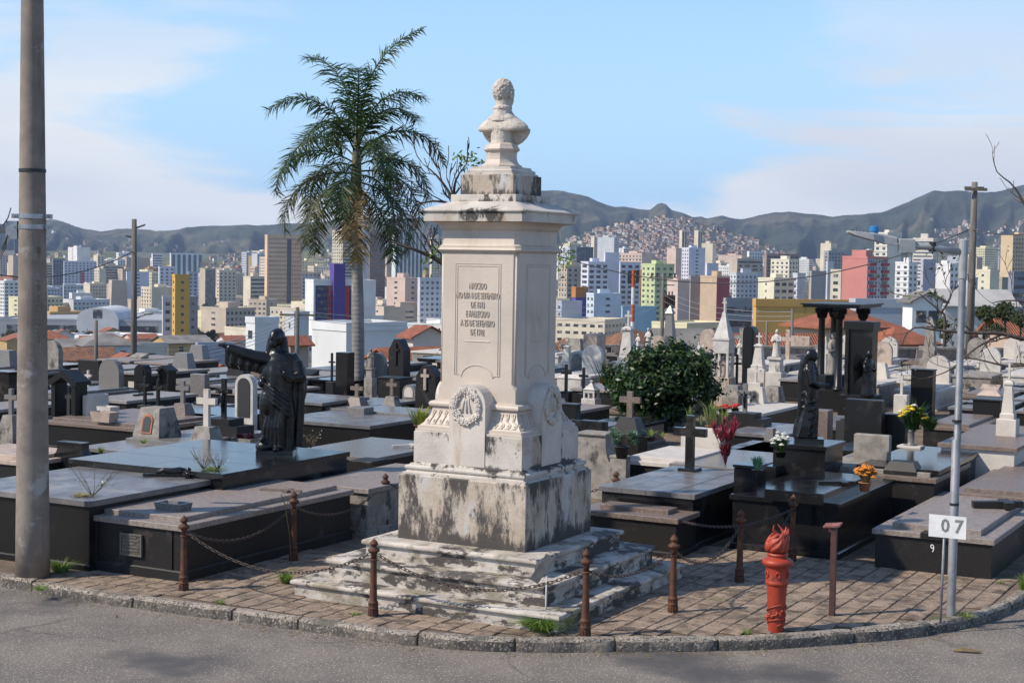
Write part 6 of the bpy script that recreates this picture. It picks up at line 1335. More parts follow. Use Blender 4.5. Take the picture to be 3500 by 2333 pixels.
# salmon building with red balconies
t = bld(1940, 1989, 2058, 592, 280, (0.52, 0.20, 0.17), 'none', 'none', lab='salmon pink building with red striped balconies', al=52, tank=False)
ww, hh = t['w'], t['h']; Mw, Mr2 = wallm(LGREY), wallm((0.36, 0.045, 0.06))
mb = MB(); mb.box(0.03, ww + .03, -0.1, 0.1, 0, hh - .5); mb.build('front_wall', Mw, t)
for r_ in range(10):
    z = hh - 3.2 - 3.0 * r_
    if z < 0.6: break
    for a0, a1 in ((.02, .36), (.66, .97)): mb = MB(); mb.box(ww * a0, ww * a1, -1.1, -0.1, z, z + 1.15); mb.build('balcony', Mr2, t)
    for a in (.09, .19, .29, .43, .57, .73, .83, .92): inst('window', wmesh(1.3, 1.2, 'R'), t, (ww * a, -0.12, z + 1.3))
mb = MB(); mb.box(-0.02, 6, t['l'] * .05, t['l'] * .62, hh - 0.3, hh + 3.2); mb.build('stair_tower', wallm((0.52, 0.20, 0.17)), t)
bld(2013, 2034, 2072, 536, 380, (0.55, 0.53, 0.46), 'none', 'grid', lab='tall white and grey tower behind the salmon building', colw=4)
bld(2099, 2139, 2152, 549, 420, (0.60, 0.55, 0.47), 'grid', 'band', lab='white tower of fine bands left of the lamp post', al=58, glass=M_winl, storey=2.2)
bld(2114, 2118, 2152, 598, 330, (0.36, 0.36, 0.42), 'none', lab='blank lilac grey wall left of the lamp post')
bld(2060, 2085, 2112, 604, 360, WHITE, 'grid', 'grid', lab='white block right of the salmon building')
bld(2150, 2180, 2206, 608, 340, WHITE, 'grid', 'none', lab='white block behind the lamp post')
bld(2246, 2272, 2302, 622, 330, (0.62, 0.57, 0.42), 'none', 'blankrow', lab='cream yellow block right of the lamp post')
bld(2318, 2326, 2400, 627, 260, (0.22, 0.23, 0.27), 'band', lab='dark grey banded block at the right edge')
bld(2304, 2322, 2420, 542, 500, (0.52, 0.40, 0.25), 'grid', 'none', lab='yellow beige tower at the right edge', colw=2.6)
bld(2212, 2230, 2250, 640, 300, (0.42, 0.42, 0.45), 'grid', 'none', lab='grey block between the lamp post and the wooden pole')
bld(2296, 2300, 2322, 640, 280, (0.30, 0.28, 0.22), 'none', lab='olive blank wall near the right edge')
# nearer houses and sheds
bld(560, 586, 634, 738, 130, (0.62, 0.62, 0.63), 'none', 'grid', lab='white three storey house behind the black statue of Christ', indiv=True, colw=3.0, storey=2.9, al=42)
bld(652, 676, 706, 723, 170, LGREY, 'none', 'blankrow', lab='white and grey block left of the big white warehouse', al=45)
bld(452, 455, 528, 795, 150, (0.30, 0.32, 0.38), 'none', lab='low grey blue warehouse left of the pointing hand', tank=False)
bld(283, 288, 375, 795, 170, (0.50, 0.45, 0.40), 'grid', lab='cream flat roofed house right of the wooden street pole', colw=6)
t = bld(705, 796, 925, 755, 95, (0.62, 0.61, 0.60), 'none', 'none', lab='big blank white warehouse behind the palm', al=44, tank=False)
gable(921, 950, 1022, 748, 772, 84, (0.55, 0.47, 0.42), M_tileR, 'house with a bright red tiled roof left of the monument', ridge='y', al=35)
gable(855, 905, 1020, 800, 822, 66, (0.40, 0.33, 0.28), M_tileR, 'low red roof just behind the graves left of the monument', ridge='x', al=38)
gable(640, 668, 705, 772, 790, 82, (0.30, 0.24, 0.20), M_tileR, 'small dark shed with a red roof behind the black statue', al=40)
gable(160, 200, 300, 838, 862, 62, (0.36, 0.30, 0.25), M_tileR, 'red roofed house left of the wooden street pole', al=25, ridge='hip')
gable(-20, 2, 60, 822, 842, 72, (0.50, 0.46, 0.42), M_tileR, 'red roofed house at the left edge', al=20)
gable(100, 140, 250, 800, 826, 110, (0.55, 0.40, 0.34), M_tileO, 'pinkish house with an old tiled roof near the concrete pole', al=25)
gable(225, 255, 330, 812, 838, 95, (0.46, 0.35, 0.28), M_tileR, 'house with a red roof left of the wooden pole base', al=30, ridge='y')
gable(440, 470, 535, 836, 860, 70, (0.33, 0.28, 0.24), M_tileR, 'red roofed house under the pointing hand', al=30, ridge='y')
gable(100, 130, 240, 780, 800, 150, (0.52, 0.50, 0.47), M_roofc, 'long pale shed roof right of the concrete pole', al=15)
bld(1733, 1737, 1965, 698, 112, (0.52, 0.30, 0.085), 'none', lab='long orange yellow warehouse on the right', al=12, tank=False)
gable(1838, 1900, 2075, 712, 752, 74, (0.46, 0.36, 0.26), M_tileR, 'large house with a red hipped roof behind the column canopy', ridge='hip', al=24)
gable(1690, 1700, 1880, 766, 800, 62, (0.46, 0.36, 0.22), M_tileR, 'house with a low red roof before the orange warehouse', al=10)
gable(2010, 2050, 2150, 752, 790, 60, (0.40, 0.33, 0.27), M_tileR, 'brown house with a red roof right of the tall stele', ridge='hip', al=26)
gable(2090, 2096, 2170, 668, 690, 82, (0.66, 0.65, 0.63), M_roofc, 'white house with two small windows right of the stele', al=14, wins=2, ridge='y')
gable(2150, 2170, 2345, 664, 700, 120, (0.50, 0.48, 0.45), pm('grey_sheet_roof', (0.44, 0.42, 0.39), (0.36, 0.34, 0.32), ns=0.3, rough=0.8), 'wide pale sheet roofed shed behind the lamp post', al=8)
gable(2300, 2325, 2440, 722, 775, 56, (0.40, 0.30, 0.24), M_tileR, 'red tiled roof at the right edge', al=20)
gable(1380, 1425, 1530, 758, 802, 60, (0.38, 0.30, 0.24), M_tileO, 'old tiled roof house behind the leafy shrub', ridge='hip', al=30)
gable(1280, 1290, 1372, 790, 815, 64, (0.40, 0.33, 0.28), M_tileO, 'old tiled roof house right of the monument', al=15)
gable(1500, 1520, 1640, 755, 790, 90, (0.42, 0.40, 0.38), M_roofc, 'grey shed between the transformer pole and the temple', al=15)
bld(1960, 1966, 2090, 700, 90, (0.36, 0.38, 0.42), 'none', lab='low grey wall building right of the column canopy', al=10, tank=False)
# back wall of the graveyard
p0, p1 = P(1290, 838, 0), P(1900, 842, 0); d = p1 - p0
M_wall = pm('stained_wall', (0.36, 0.29, 0.24), (0.22, 0.18, 0.15), ns=2, rough=0.9, stain=(0.05, 0.045, 0.04), sscale=1.2, sstr=(1, 1, .4), slo=0.48, shi=0.62)
t = thing('boundary_wall', 'long stained plaster wall behind the right half of the graves', 'wall', p0, math.atan2(d.y, d.x))
mb = MB(); mb.box(0, d.length + 12, 0, 0.2, -3.5, 0.55); mb.build('wall', M_wall, t); mb = MB(); mb.box(-.05, d.length + 12.05, -0.06, 0.26, 0.55, 0.62); mb.build('coping', M_con, t)
for k in range(8): mb = MB(); mb.box(1.5 + k * 3.2, 1.75 + k * 3.2, -0.08, 0.0, 0, 0.55); mb.build('pier', M_wall, t)
# filler of the city: many small blocks between the measured ones
cr_ = random.Random(12); words = [('white', WHITE), ('cream', CREAM), ('grey', LGREY), ('beige', BEIGE), ('pinkish', PINKB), ('lilac grey', LILAC), ('ochre', (0.42, 0.28, 0.12)), ('brick', (0.36, 0.17, 0.11)), ('pale yellow', (0.60, 0.55, 0.36))]
for D, n, h0, h1 in ((1650, 50, 30, 74), (1250, 46, 32, 78), (900, 44, 28, 68), (720, 42, 24, 58), (580, 36, 18, 46), (460, 32, 14, 36), (370, 26, 10, 24), (290, 22, 6, 15)):
    for k in range(n):
        dd = D * cr_.uniform(0.94, 1.06); Dr = DM(dd); u = (k + cr_.random()) / n * 2440 - 40; wv = cr_.uniform(17, 42)
        hgt = h0 + (h1 - h0) * cr_.random() ** (1.3 if u > 1000 else 1.9)
        if u < 560: hgt *= 0.75
        kk = FPX / VS / Dr; top = UV((PD(u, 700, Dr).x, Dr, zt(Dr) + hgt))[1]
        if D < 330 and (340 < u < 470 or 640 < u < 860 or 1330 < u < 1480): continue
        nm, c = cr_.choice([words[0]] * 4 + [words[1]] * 6 + [words[3]] * 4 + [words[2]] + [words[8]] * 2 + words[:5] + words[6:]); us = u + wv * kk * cr_.choice([0.25, 0.4, 0.55, 0.7])
        bld(u, us, u + wv * kk, top, dd, c, cr_.choice(['grid', 'grid', 'grid', 'band', 'none', 'blankrow', 'balcony']), cr_.choice(['grid', 'none', 'blankrow', 'grid']),
            lab='small %s block among the roofs of the city' % nm if D < 500 else '%s block in the distant skyline' % nm, colw=cr_.choice([2.6, 3.0, 3.6]), tank=D > 300, wf=cr_.uniform(.35, .6), hf=cr_.uniform(.35, .5))
        BLD[-1]['group'] = 'city blocks'
hq = random.Random(44)
for D, n in ((300, 16), (380, 20), (470, 22), (600, 22), (760, 20)):
    for k in range(n):
        u = (k + hq.random()) / n * 2420 - 30; Dr = D * hq.uniform(.92, 1.08); z0 = zt(Dr); he = hq.uniform(3.2, 6.5); hr2 = he + hq.uniform(1.2, 2.2); w = hq.uniform(8, 17); kk = FPX / VS / Dr
        if D < 420 and (1330 < u < 1480 or 640 < u < 900 or 330 < u < 600): continue
        ve, vr2 = UV((PD(u, 700, Dr).x, Dr, z0 + he))[1], UV((PD(u, 700, Dr).x, Dr, z0 + hr2))[1]
        nm, c = hq.choice([('white', WHITE), ('cream', CREAM), ('pinkish', PINKB), ('grey', LGREY), ('beige', BEIGE), ('ochre', (0.42, 0.28, 0.12))]); rm_ = hq.choice([M_tileR, M_tileR, M_tileO, M_tileO, M_roofc])
        gable(u, u + w * kk * .4, u + w * kk, vr2, ve, Dr, c, rm_, 'small %s house with a %s roof in the valley' % (nm, 'grey' if rm_ is M_roofc else 'red tiled' if rm_ is M_tileR else 'old tiled'), al=hq.choice([20, 32, 45]), ridge=hq.choice(['x', 'y', 'hip']), wins=2 if D < 500 else 0, raw=True)
        BLD[-1]['group'] = 'houses in the valley'
uniquify(BLD, 'from left')
# hillside houses
hm_w = [wallm(c) for c in ((0.50, 0.46, 0.42), (0.40, 0.27, 0.20), (0.44, 0.38, 0.34), (0.60, 0.58, 0.56), (0.40, 0.37, 0.36), (0.46, 0.33, 0.27))]
def hut(w, d, h): mb = MB(); mb.box(-w / 2, w / 2, -d / 2, d / 2, -8, h); i = len(mb.f); mb.box(-w * .2, w * .15, -d / 2 - .1, -d / 2 + .2, h * .35, h * .7); mb.box(-w * .54, w * .54, -d * .54, d * .54, h, h + .5); return mb, i
hmesh = []
for k in range(12):
    q = random.Random(k); mb, i = hut(q.uniform(6, 11), q.uniform(6, 10), q.uniform(3.5, 7)); me = mb.mesh('hillside_house', hm_w[k % 6]); me.materials.append(M_win); me.materials.append(M_tileO if k % 3 == 0 else M_roofc)
    for j, pl_ in enumerate(me.polygons): pl_.material_index = 0 if j < i else 1 if j < i + 6 else 2
    hmesh.append(me)
hr_ = random.Random(8); spots = []
def hill_pt(cols, u0, du, u, t):
    i = int((u - u0) / du); c = cols[max(0, min(i, len(cols) - 1))]; k = 1 + t * (len(c) - 2); a = int(k); f = k - a; b = min(a + 1, len(c) - 1)
    return Vector(c[a]).lerp(Vector(c[b]), f)
for k in range(2600):
    u = hr_.gauss(1540, 125); t = hr_.random() ** 0.9 * 0.8 + 0.01
    if 1190 < u < 1860: spots.append(hill_pt(fcols, 1150, 6, u, t))
for k in range(420):
    u = hr_.uniform(480, 980); t = hr_.random() * 0.8
    if noise.noise(Vector((u * 0.012, 2.0, 0))) > -0.15: spots.append(hill_pt(lcols, -100, 6, u, t))
for k in range(160):
    u = hr_.uniform(0, 480); spots.append(hill_pt(lcols, -100, 6, u, hr_.random() * 0.9 + .05))
for k in range(130):
    u = hr_.uniform(2180, 2420); spots.append(hill_pt(mcols, -700, 4, u, hr_.uniform(0.42, 0.95)))
for k in range(40):
    u = hr_.gauss(2200, 30); spots.append(hill_pt(mcols, -700, 4, u, hr_.uniform(0.36, 0.45)))
for k in range(30):
    u = hr_.uniform(100, 520); spots.append(hill_pt(mcols, -700, 4, u, hr_.uniform(0.25, 0.5)))
spots.sort(key=lambda p: p.y); HH = []; rest = [MB() for _ in range(12)]
for k, p in enumerate(spots):
    if k % 6 == 0 and len(HH) < 300:
        o = inst('hillside_house', hmesh[hr_.randrange(12)], None, p, hr_.uniform(-.8, .8)); u, v = UV(p)
        side = 'shanty hill in the centre right' if 1150 < u < 1900 else 'low hill on the left' if u < 1000 else 'slope at the right edge'
        tag(o, 'tiny house on the %s' % side, 'house', 'houses on the hillsides'); HH.append(o)
    else:
        j = hr_.randrange(12); me = hmesh[j]; M4 = Matrix.Translation(p) @ Matrix.Rotation(hr_.uniform(-.8, .8), 4, 'Z') @ Matrix.Scale(hr_.uniform(.8, 1.2), 4)
        rest[j].add([M4 @ v_.co for v_ in me.vertices], [tuple(f.vertices) for f in me.polygons])
root = bpy.data.objects.new('hillside_houses', None); COL.objects.link(root); tag(root, 'dense mass of small houses covering the hillsides', 'houses', kind='stuff')
for j in range(12):
    me = rest[j].mesh('house_mass', hm_w[j % 6]); me.materials.append(M_win); me.materials.append(M_tileO if j % 3 == 0 else M_roofc)
    for i2, pl_ in enumerate(me.polygons): q = i2 % 18; pl_.material_index = 0 if q < 6 else 1 if q < 12 else 2
    tag(inst('house_mass', me, root), kind='stuff')
uniquify(HH, 'from left')
# ================================================================== vegetation
def leafm(name, c, c2=None, rough=0.5, tr=0.25):
    m = pm(name, c, c2 or tuple(x * 0.6 for x in c), ns=3.0, rough=rough, spec=0.4)
    t = m.node_tree; b = t.nodes['Principled BSDF']; o = t.nodes['Material Output']
    tl = t.nodes.new('ShaderNodeBsdfTranslucent'); tl.inputs[0].default_value = (c[0] * 1.3, c[1] * 1.5, c[2] * 0.9, 1); mx_ = t.nodes.new('ShaderNodeMixShader'); mx_.inputs[0].default_value = tr
    t.links.new(b.outputs[0], mx_.inputs[1]); t.links.new(tl.outputs[0], mx_.inputs[2]); t.links.new(mx_.outputs[0], o.inputs[0]); return m
M_palmA = leafm('palm_leaf', (0.045, 0.078, 0.024), (0.028, 0.05, 0.017)); M_palmB = leafm('palm_leaf_old', (0.085, 0.088, 0.034), (0.05, 0.06, 0.022)); M_palmC = leafm('palm_leaf_dry', (0.22, 0.14, 0.05), (0.12, 0.09, 0.035))
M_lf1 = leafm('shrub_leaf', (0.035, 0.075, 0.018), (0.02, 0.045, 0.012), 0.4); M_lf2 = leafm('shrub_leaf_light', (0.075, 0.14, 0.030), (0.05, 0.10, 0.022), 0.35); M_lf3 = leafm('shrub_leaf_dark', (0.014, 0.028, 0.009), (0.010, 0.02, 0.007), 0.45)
M_tr1 = leafm('tree_leaf', (0.050, 0.075, 0.024)); M_tr2 = leafm('tree_leaf_light', (0.085, 0.115, 0.034)); M_tr3 = leafm('tree_leaf_olive', (0.075, 0.078, 0.030))
M_grass = leafm('grass_blade', (0.15, 0.24, 0.045), (0.22, 0.25, 0.07), 0.6, 0.35); M_dryg = leafm('dry_grass', (0.30, 0.24, 0.10), (0.2, 0.15, 0.07), 0.8)
M_bark2 = pm('dark_bark', (0.045, 0.037, 0.033), (0.028, 0.024, 0.022), ns=8, rough=0.9, bump=0.003, bs=50)
M_bark = pm('grey_bark', (0.105, 0.082, 0.068), (0.06, 0.048, 0.042), ns=8, rough=0.9, bump=0.004, bs=50)
M_ptrunk = pm('palm_trunk', (0.285, 0.27, 0.25), (0.20, 0.185, 0.17), ns=3, rough=0.85, wave=('Z', 3.0), bump=0.004, bs=25, stain=(0.12, 0.10, 0.085), sscale=2.0, sstr=(2, 2, .5), slo=0.54, shi=0.66)
M_shaft = pm('palm_crownshaft', (0.10, 0.115, 0.05), (0.17, 0.13, 0.07), ns=4, rough=0.5, stretch=(3, 3, .6))
# ---- royal palm
pb = P(824, 897, 0.0); D = pb.y; k = VS * D / FPX; hT = (897 - 445) * k; t = thing('palm_tree', 'tall royal palm with a full feathery crown left of the monument', 'palm tree', pb, 0)
top = PD(818, 445, D); lean = (top.x - pb.x)
mb = MB(); pts = []; rads = []
for i in range(17):
    s_ = i / 16; pts.append((lean * s_, 0, hT * s_ - 0.05 * (i == 0))); r0 = 0.135 + 0.012 * math.sin(PI * min(1, s_ * 1.6)) - 0.03 * max(0, s_ - 0.45) / 0.55
    rads.append(r0)
mb.tube(pts, rads, 18); mb.build('trunk', M_ptrunk, t, True)
ct = Vector((lean, 0, hT)); hC = (445 - 325) * k
mb = MB(); mb.tube([ct, ct + Vector((0, 0, hC * .3)), ct + Vector((0, 0, hC * .8)), ct + Vector((0, 0, hC * 1.25))], [0.115, 0.13, 0.10, 0.04], 14); mb.build('crownshaft', M_shaft, t, True)
def frond(base, az, e0, droop, ln, seed, npair=96, ll=0.52):
    q = random.Random(seed); mb = MB(); n = 24; path = []; p = Vector(base); dirs = []
    for i in range(n + 1):
        s_ = i / n; e = e0 - droop * s_ ** 1.35; a = az + 0.12 * math.sin(s_ * 2 + seed)
        d = Vector((math.cos(e) * math.cos(a), math.cos(e) * math.sin(a), math.sin(e))); path.append(p.copy()); dirs.append(d); p = p + d * (ln / n)
    mb.tube(path, [0.026 * (1 - 0.85 * i / n) + 0.002 for i in range(n + 1)], 4)
    for j in range(npair):
        s_ = 0.10 + 0.89 * (j + 0.5) / npair; f = s_ * n; i = min(int(f), n - 1); c = path[i].lerp(path[i + 1], f - i); d = dirs[i]
        side = d.cross(Vector((0, 0, 1))); side = side.normalized() if side.length > 0.05 else Vector((math.sin(az), -math.cos(az), 0)); up = side.cross(d).normalized()
        l_ = ll * (0.40 + 0.75 * math.sin(PI * min(1, s_ * 0.80 + 0.16))) * q.uniform(0.7, 1.2)
        for sg in (-1, 1):
            tilt = q.uniform(-0.55, 0.75); o = (side * sg * math.cos(tilt) + up * math.sin(tilt) + d * q.uniform(0.30, 1.0)).normalized()
            w = d * 0.018; dr_ = q.uniform(0.12, 0.55); mid = c + o * l_ * 0.5 + Vector((0, 0, -0.22 * dr_ * l_)); tip = c + o * l_ * 0.98 + Vector((0, 0, -l_ * dr_))
            mb.add([c - w * .6, c + w * .6, mid + w, mid - w, tip], [(0, 1, 2, 3), (3, 2, 4)])
    return mb
FR = []
fq = random.Random(21)
spec = []
for i in range(25):
    t_ = (i / 24) ** 0.9
    e0 = R(88 - 116 * t_ ** 1.05); droop = R(44 + 92 * math.sin(PI * min(1, t_ * 0.78 + 0.12)) + fq.uniform(-9, 9)); az = i * 2.39996 + fq.uniform(-.15, .15)
    ln = 2.5 - 0.2 * t_ + 0.55 * max(0, 1 - t_ * 5) + fq.uniform(-.2, .2)
    spec.append((az, e0, droop, ln, t_))
for i, (az, e0, droop, ln, t_) in enumerate(spec):
    zb_ = hC * (1.15 - 1.05 * t_); mb = frond(ct + Vector((0.07 * math.cos(az), 0.07 * math.sin(az), zb_)), az, e0, droop, ln, i)
    mb.build('frond', M_palmC if i in (23,) else M_palmB if t_ > 0.62 and i % 3 else M_palmA, t)
# ---- leafy masses
def leafy(n, rx, ry, rz, size, seed, clumps=60, shell=0.72, flat=0.6, asp=0.45):
    q = random.Random(seed); mb = MB(); cs = []
    for i in range(clumps):
        while True:
            v = Vector((q.uniform(-1, 1), q.uniform(-1, 1), q.uniform(-1, 1)))
            if 0.15 < v.length < 1: break
        v = v.normalized() * (shell + (1 - shell) * q.random()) * (0.86 + 0.22 * noise.noise(v * 2.2 + Vector((seed, 0, 0)))) if q.random() < 0.8 else v * 0.6
        cs.append((Vector((v.x * rx, v.y * ry, v.z * rz)), q.uniform(0.13, 0.26)))
    m = (rx + ry + rz) / 3
    for i in range(n):
        c, cr0 = q.choice(cs); g = Vector((q.gauss(0, 1), q.gauss(0, 1), q.gauss(0, .8))) * cr0 * m * 0.62; p = c + g
        nrm = (g.normalized() * 0.6 + Vector((q.uniform(-1, 1), q.uniform(-1, 1), q.uniform(0.0, 1.2)))).normalized(); a = nrm.orthogonal().normalized(); a.rotate(Matrix.Rotation(q.uniform(0, 6.28), 3, nrm)); b = nrm.cross(a)
        l_ = size * q.uniform(0.7, 1.3); w = l_ * asp
        mb.add([p - a * l_ * .5, p + b * w * .5 - a * l_ * .05, p + a * l_ * .5, p - b * w * .5 - a * l_ * .05], [(0, 1, 2, 3)])
    return mb
def mats3(me, ms, seed, wts=(5, 3, 2)):
    me.materials.clear()
    for m in ms: me.materials.append(m)
    q = random.Random(seed); pool = [i for i, w in enumerate(wts) for _ in range(w)]
    me.polygons.foreach_set('material_index', [q.choice(pool) for _ in me.polygons])
pb = P(1512, 985, 0.0); s_ = VS * pb.y / FPX; rx, rz = 142 * s_, 98 * s_
t = thing('leafy_shrub', 'dense dark green rounded shrub among the graves right of the monument', 'shrub', pb, 0)
me = leafy(15000, rx, rx * .85, rz, 0.115, 5, 110, 0.7).mesh('crown', M_lf1); mats3(me, [M_lf1, M_lf2, M_lf3], 3, (6, 2, 5)); inst('crown', me, t, (0, 0, 112 * s_))
mb = MB(); q = random.Random(6)
for i in range(7):
    a = i * 0.9; mb.tube([(0.1 * math.cos(a), 0.1 * math.sin(a), -0.05), (0.25 * math.cos(a), 0.25 * math.sin(a), 0.4), (0.55 * math.cos(a + .3), 0.55 * math.sin(a + .3), 1.0)], [0.05, 0.04, 0.015], 6)
mb.build('stems', M_bark, t, True)
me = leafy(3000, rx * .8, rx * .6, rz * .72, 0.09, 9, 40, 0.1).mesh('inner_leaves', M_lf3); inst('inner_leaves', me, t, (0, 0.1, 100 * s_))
# trees of the town
TRM = []
for i in range(5):
    q = random.Random(i + 40); mb = leafy(1500, 1.0, 1.0, 0.72, 0.17, 50 + i, 46, 0.62, asp=.7); me = mb.mesh('crown', M_tr1); mats3(me, [[M_tr1, M_tr2, M_tr3], [M_tr1, M_tr3, M_tr2], [M_tr2, M_tr1, M_tr3], [M_tr3, M_tr1, M_tr2], [M_tr1, M_lf1, M_tr3]][i], i)
    tm = MB(); tm.tube([(0, 0, -1.5), (0.03, 0, -0.6), (0, 0.02, 0.1)], [0.10, 0.07, 0.03], 7)
    for j in range(4): a = j * 1.7 + i; tm.tube([(0.02, 0, -0.6), (0.3 * math.cos(a), 0.3 * math.sin(a), -0.15), (0.6 * math.cos(a), 0.6 * math.sin(a), 0.15)], [0.05, 0.03, 0.01], 5)
    TRM.append((me, tm.mesh('trunk', M_bark, True)))
TREES = []
def tree(u, v, D, wpx, lab, i=None, sy=1.0):
    vb = v + wpx * 0.62
    if D > 75:
        for D in range(int(95), 2300, 15):
            if UV((PD(u, 700, D).x, D, zt(D)))[1] < vb: break
    p = PD(u, v, D); r0 = wpx * VS * D / FPX / 2; i = int(u) % 5 if i is None else i
    t = thing('tree', lab, 'tree', (p.x, p.y, p.z), (u * 0.7) % 6.28, 'trees in the town'); t.scale = (r0, r0, r0 * sy); inst('crown', TRM[i][0], t); inst('trunk', TRM[i][1], t); TREES.append(t); return t
tq = random.Random(17)
for u, v, D, w in ((470, 735, 260, 50), (505, 752, 230, 55), (540, 742, 250, 48), (585, 712, 300, 70), (560, 768, 200, 46), (490, 778, 190, 60), (530, 790, 170, 50), (455, 765, 210, 36), (620, 700, 330, 40)): tree(u, v, D, w, 'green tree between the yellow tower and the white house')
for u, v, D, w in ((975, 722, 210, 60), (1005, 728, 200, 46), (955, 738, 190, 36), (905, 742, 200, 30)): tree(u, v, D, w, 'bushy green tree left of the monument', 3)
for u, v, D, w in ((1345, 760, 130, 44), (1380, 752, 135, 50), (1415, 748, 130, 46), (1452, 748, 140, 40), (1490, 742, 150, 40), (1335, 772, 110, 34), (1545, 745, 150, 42), (1580, 752, 130, 56), (1615, 760, 120, 50), (1640, 748, 150, 40), (1600, 735, 170, 36), (1650, 775, 105, 36)): tree(u, v, D, w, 'dark green tree behind the shrub and the temple', 4)
for u, v, D, w in ((1700, 730, 150, 36), (1722, 738, 140, 34), (1690, 745, 130, 30)): tree(u, v, D, w, 'green tree left of the orange warehouse', 4)
for u, v, D, w in ((170, 768, 230, 40), (205, 774, 220, 44), (240, 776, 225, 40), (265, 800, 160, 40), (135, 772, 240, 36), (290, 770, 240, 30), (90, 775, 240, 60), (20, 770, 260, 40)): tree(u, v, D, w, 'low tree in front of the long transit hall')
for u, v, D, w in ((345, 832, 66, 52), (400, 838, 62, 56), (432, 848, 58, 40), (372, 845, 60, 44), (455, 850, 56, 30)): tree(u, v, D, w, 'bright green bush behind the left graves', 2)
for u, v, D, w in ((2160, 745, 70, 40), (2172, 770, 66, 34), (2265, 720, 68, 60), (2310, 715, 64, 70), (2345, 735, 60, 50), (2290, 755, 60, 40)): tree(u, v, D, w, 'loose olive tree behind the lamp post', 3)
for kx in range(120):
    u = tq.uniform(0, 2352); vv = tq.uniform(660, 775); tree(u, vv, 500, tq.uniform(14, 30), 'small tree among the city blocks')
uniquify(TREES, 'from left')
# ---- bare trees
RMIN = [0.0]
def grow(mb, p, d, ln, r0, depth, q, spread=0.7, lift=0.12, tips=None):
    n = 4; pts = [Vector(p)]; rad_ = [r0]; d = Vector(d).normalized()
    for i in range(n):
        d = (d + Vector((q.uniform(-1, 1), q.uniform(-1, 1) * .6, q.uniform(-.7, 1))) * 0.26 + Vector((0, 0, lift * .4))).normalized(); pts.append(pts[-1] + d * ln / n); rad_.append(max(r0 * (1 - 0.42 * (i + 1) / n), RMIN[0]))
    mb.tube(pts, rad_, 5 if depth > 1 else 4)
    if depth <= 0:
        if tips is not None: tips.append(pts[-1])
        return
    for i in range(q.choice([2, 3])):
        k_ = q.choice([2, 3, 4]); dd = (d + Vector((q.uniform(-1, 1), q.uniform(-1, 1) * .7, q.uniform(-.6, .9))) * spread).normalized(); grow(mb, pts[k_], dd, ln * q.uniform(.55, .8), rad_[k_] * 0.72, depth - 1, q, spread, lift, tips)
def limb(mb, pts, r0, r1, q, depth, every=2, tl=0.5, tips=None, spread=0.8):
    pts = resample([Vector(p) for p in pts], 0.12); n = len(pts)
    rads = [r0 + (r1 - r0) * i / max(n - 1, 1) for i in range(n)]; mb.tube(pts, rads, 7)
    for i in range(1, n, every):
        d = (pts[min(i + 1, n - 1)] - pts[i - 1]).normalized(); dd = (d * .6 + Vector((q.uniform(-1, 1), q.uniform(-1, 1) * .6, q.uniform(-.6, 1.2))) * spread).normalized(); grow(mb, pts[i], dd, tl * q.uniform(.6, 1.2), rads[i] * .55, depth, q, .8, .15, tips)
    if tips is not None: tips.append(pts[-1])
def tufts(tips, n, size, mats, name, parent, seed):
    q = random.Random(seed); mb = MB()
    for p in tips:
        for i in range(n):
            c = Vector(p) + Vector((q.gauss(0, 1), q.gauss(0, 1), q.gauss(0, .7))) * size * 1.1; nrm = Vector((q.uniform(-1, 1), q.uniform(-1, 1), q.uniform(0, 1.2))).normalized(); a = nrm.orthogonal().normalized(); a.rotate(Matrix.Rotation(q.uniform(0, 6.28), 3, nrm)); b = nrm.cross(a); l_ = size * q.uniform(.7, 1.3)
            mb.add([c - a * l_ * .5, c + b * l_ * .22, c + a * l_ * .5, c - b * l_ * .22], [(0, 1, 2, 3)])
    me = mb.mesh(name, mats[0]); mats3(me, mats, seed, (3, 2, 1)[:len(mats)]); return tag(inst(name, me, parent), kind='stuff')
RMIN[0] = 0.0075
DB = 22.0; q = random.Random(14)
foot_ = PD(1120, 900, DB); t = thing('bare_tree', 'bare branching tree with a few green leaf tufts behind the monument', 'tree', (foot_.x, foot_.y, 0), 0); o0 = Vector((foot_.x, foot_.y, 0))
def B(u, v, dd=0.0): return PD(u, v, DB + dd) - o0
mb = MB(); tips = []
mb.tube([(0, 0, -0.05), B(1118, 760), B(1105, 680), B(1085, 645)], [0.11, 0.09, 0.075, 0.06], 9); mb.build('trunk', M_bark2, t, True)
mb = MB()
limb(mb, [B(1088, 650), B(1015, 603), B(975, 582), B(930, 565), B(895, 552, .3)], 0.05, 0.008, q, 2, 2, 0.34, tips, 0.7)
limb(mb, [B(1000, 597), B(985, 560, .2), B(965, 530, .4), B(935, 512, .5)], 0.026, 0.006, q, 2, 2, 0.32, tips, 0.7)
limb(mb, [B(1085, 645), B(1075, 560), B(1045, 478), B(1000, 462), B(955, 470)], 0.05, 0.008, q, 2, 2, 0.34, tips, 0.7)
limb(mb, [B(1050, 482), B(1030, 440, .2), B(1000, 400, .3), B(965, 372, .4)], 0.034, 0.006, q, 2, 2, 0.36, tips, 0.8)
limb(mb, [B(1040, 470), B(1045, 420, -.2), B(1060, 392, -.2), B(1090, 378, -.2)], 0.030, 0.006, q, 1, 2, 0.28, tips, 0.7)
limb(mb, [B(1100, 660), B(1180, 620, .3), B(1260, 600, .2), B(1298, 590)], 0.04, 0.008, q, 1, 4, 0.16, None, 0.5)
mb.build('branches', M_bark2, t, True)
tufts([B(1085, 370), B(1072, 366), B(1095, 376), B(1058, 362), B(1003, 590), B(995, 612), B(1008, 575), B(1297, 580), B(1300, 612), B(1294, 603)], 22, 0.075, [M_grass, M_lf2], 'leaf_tufts', t, 3)
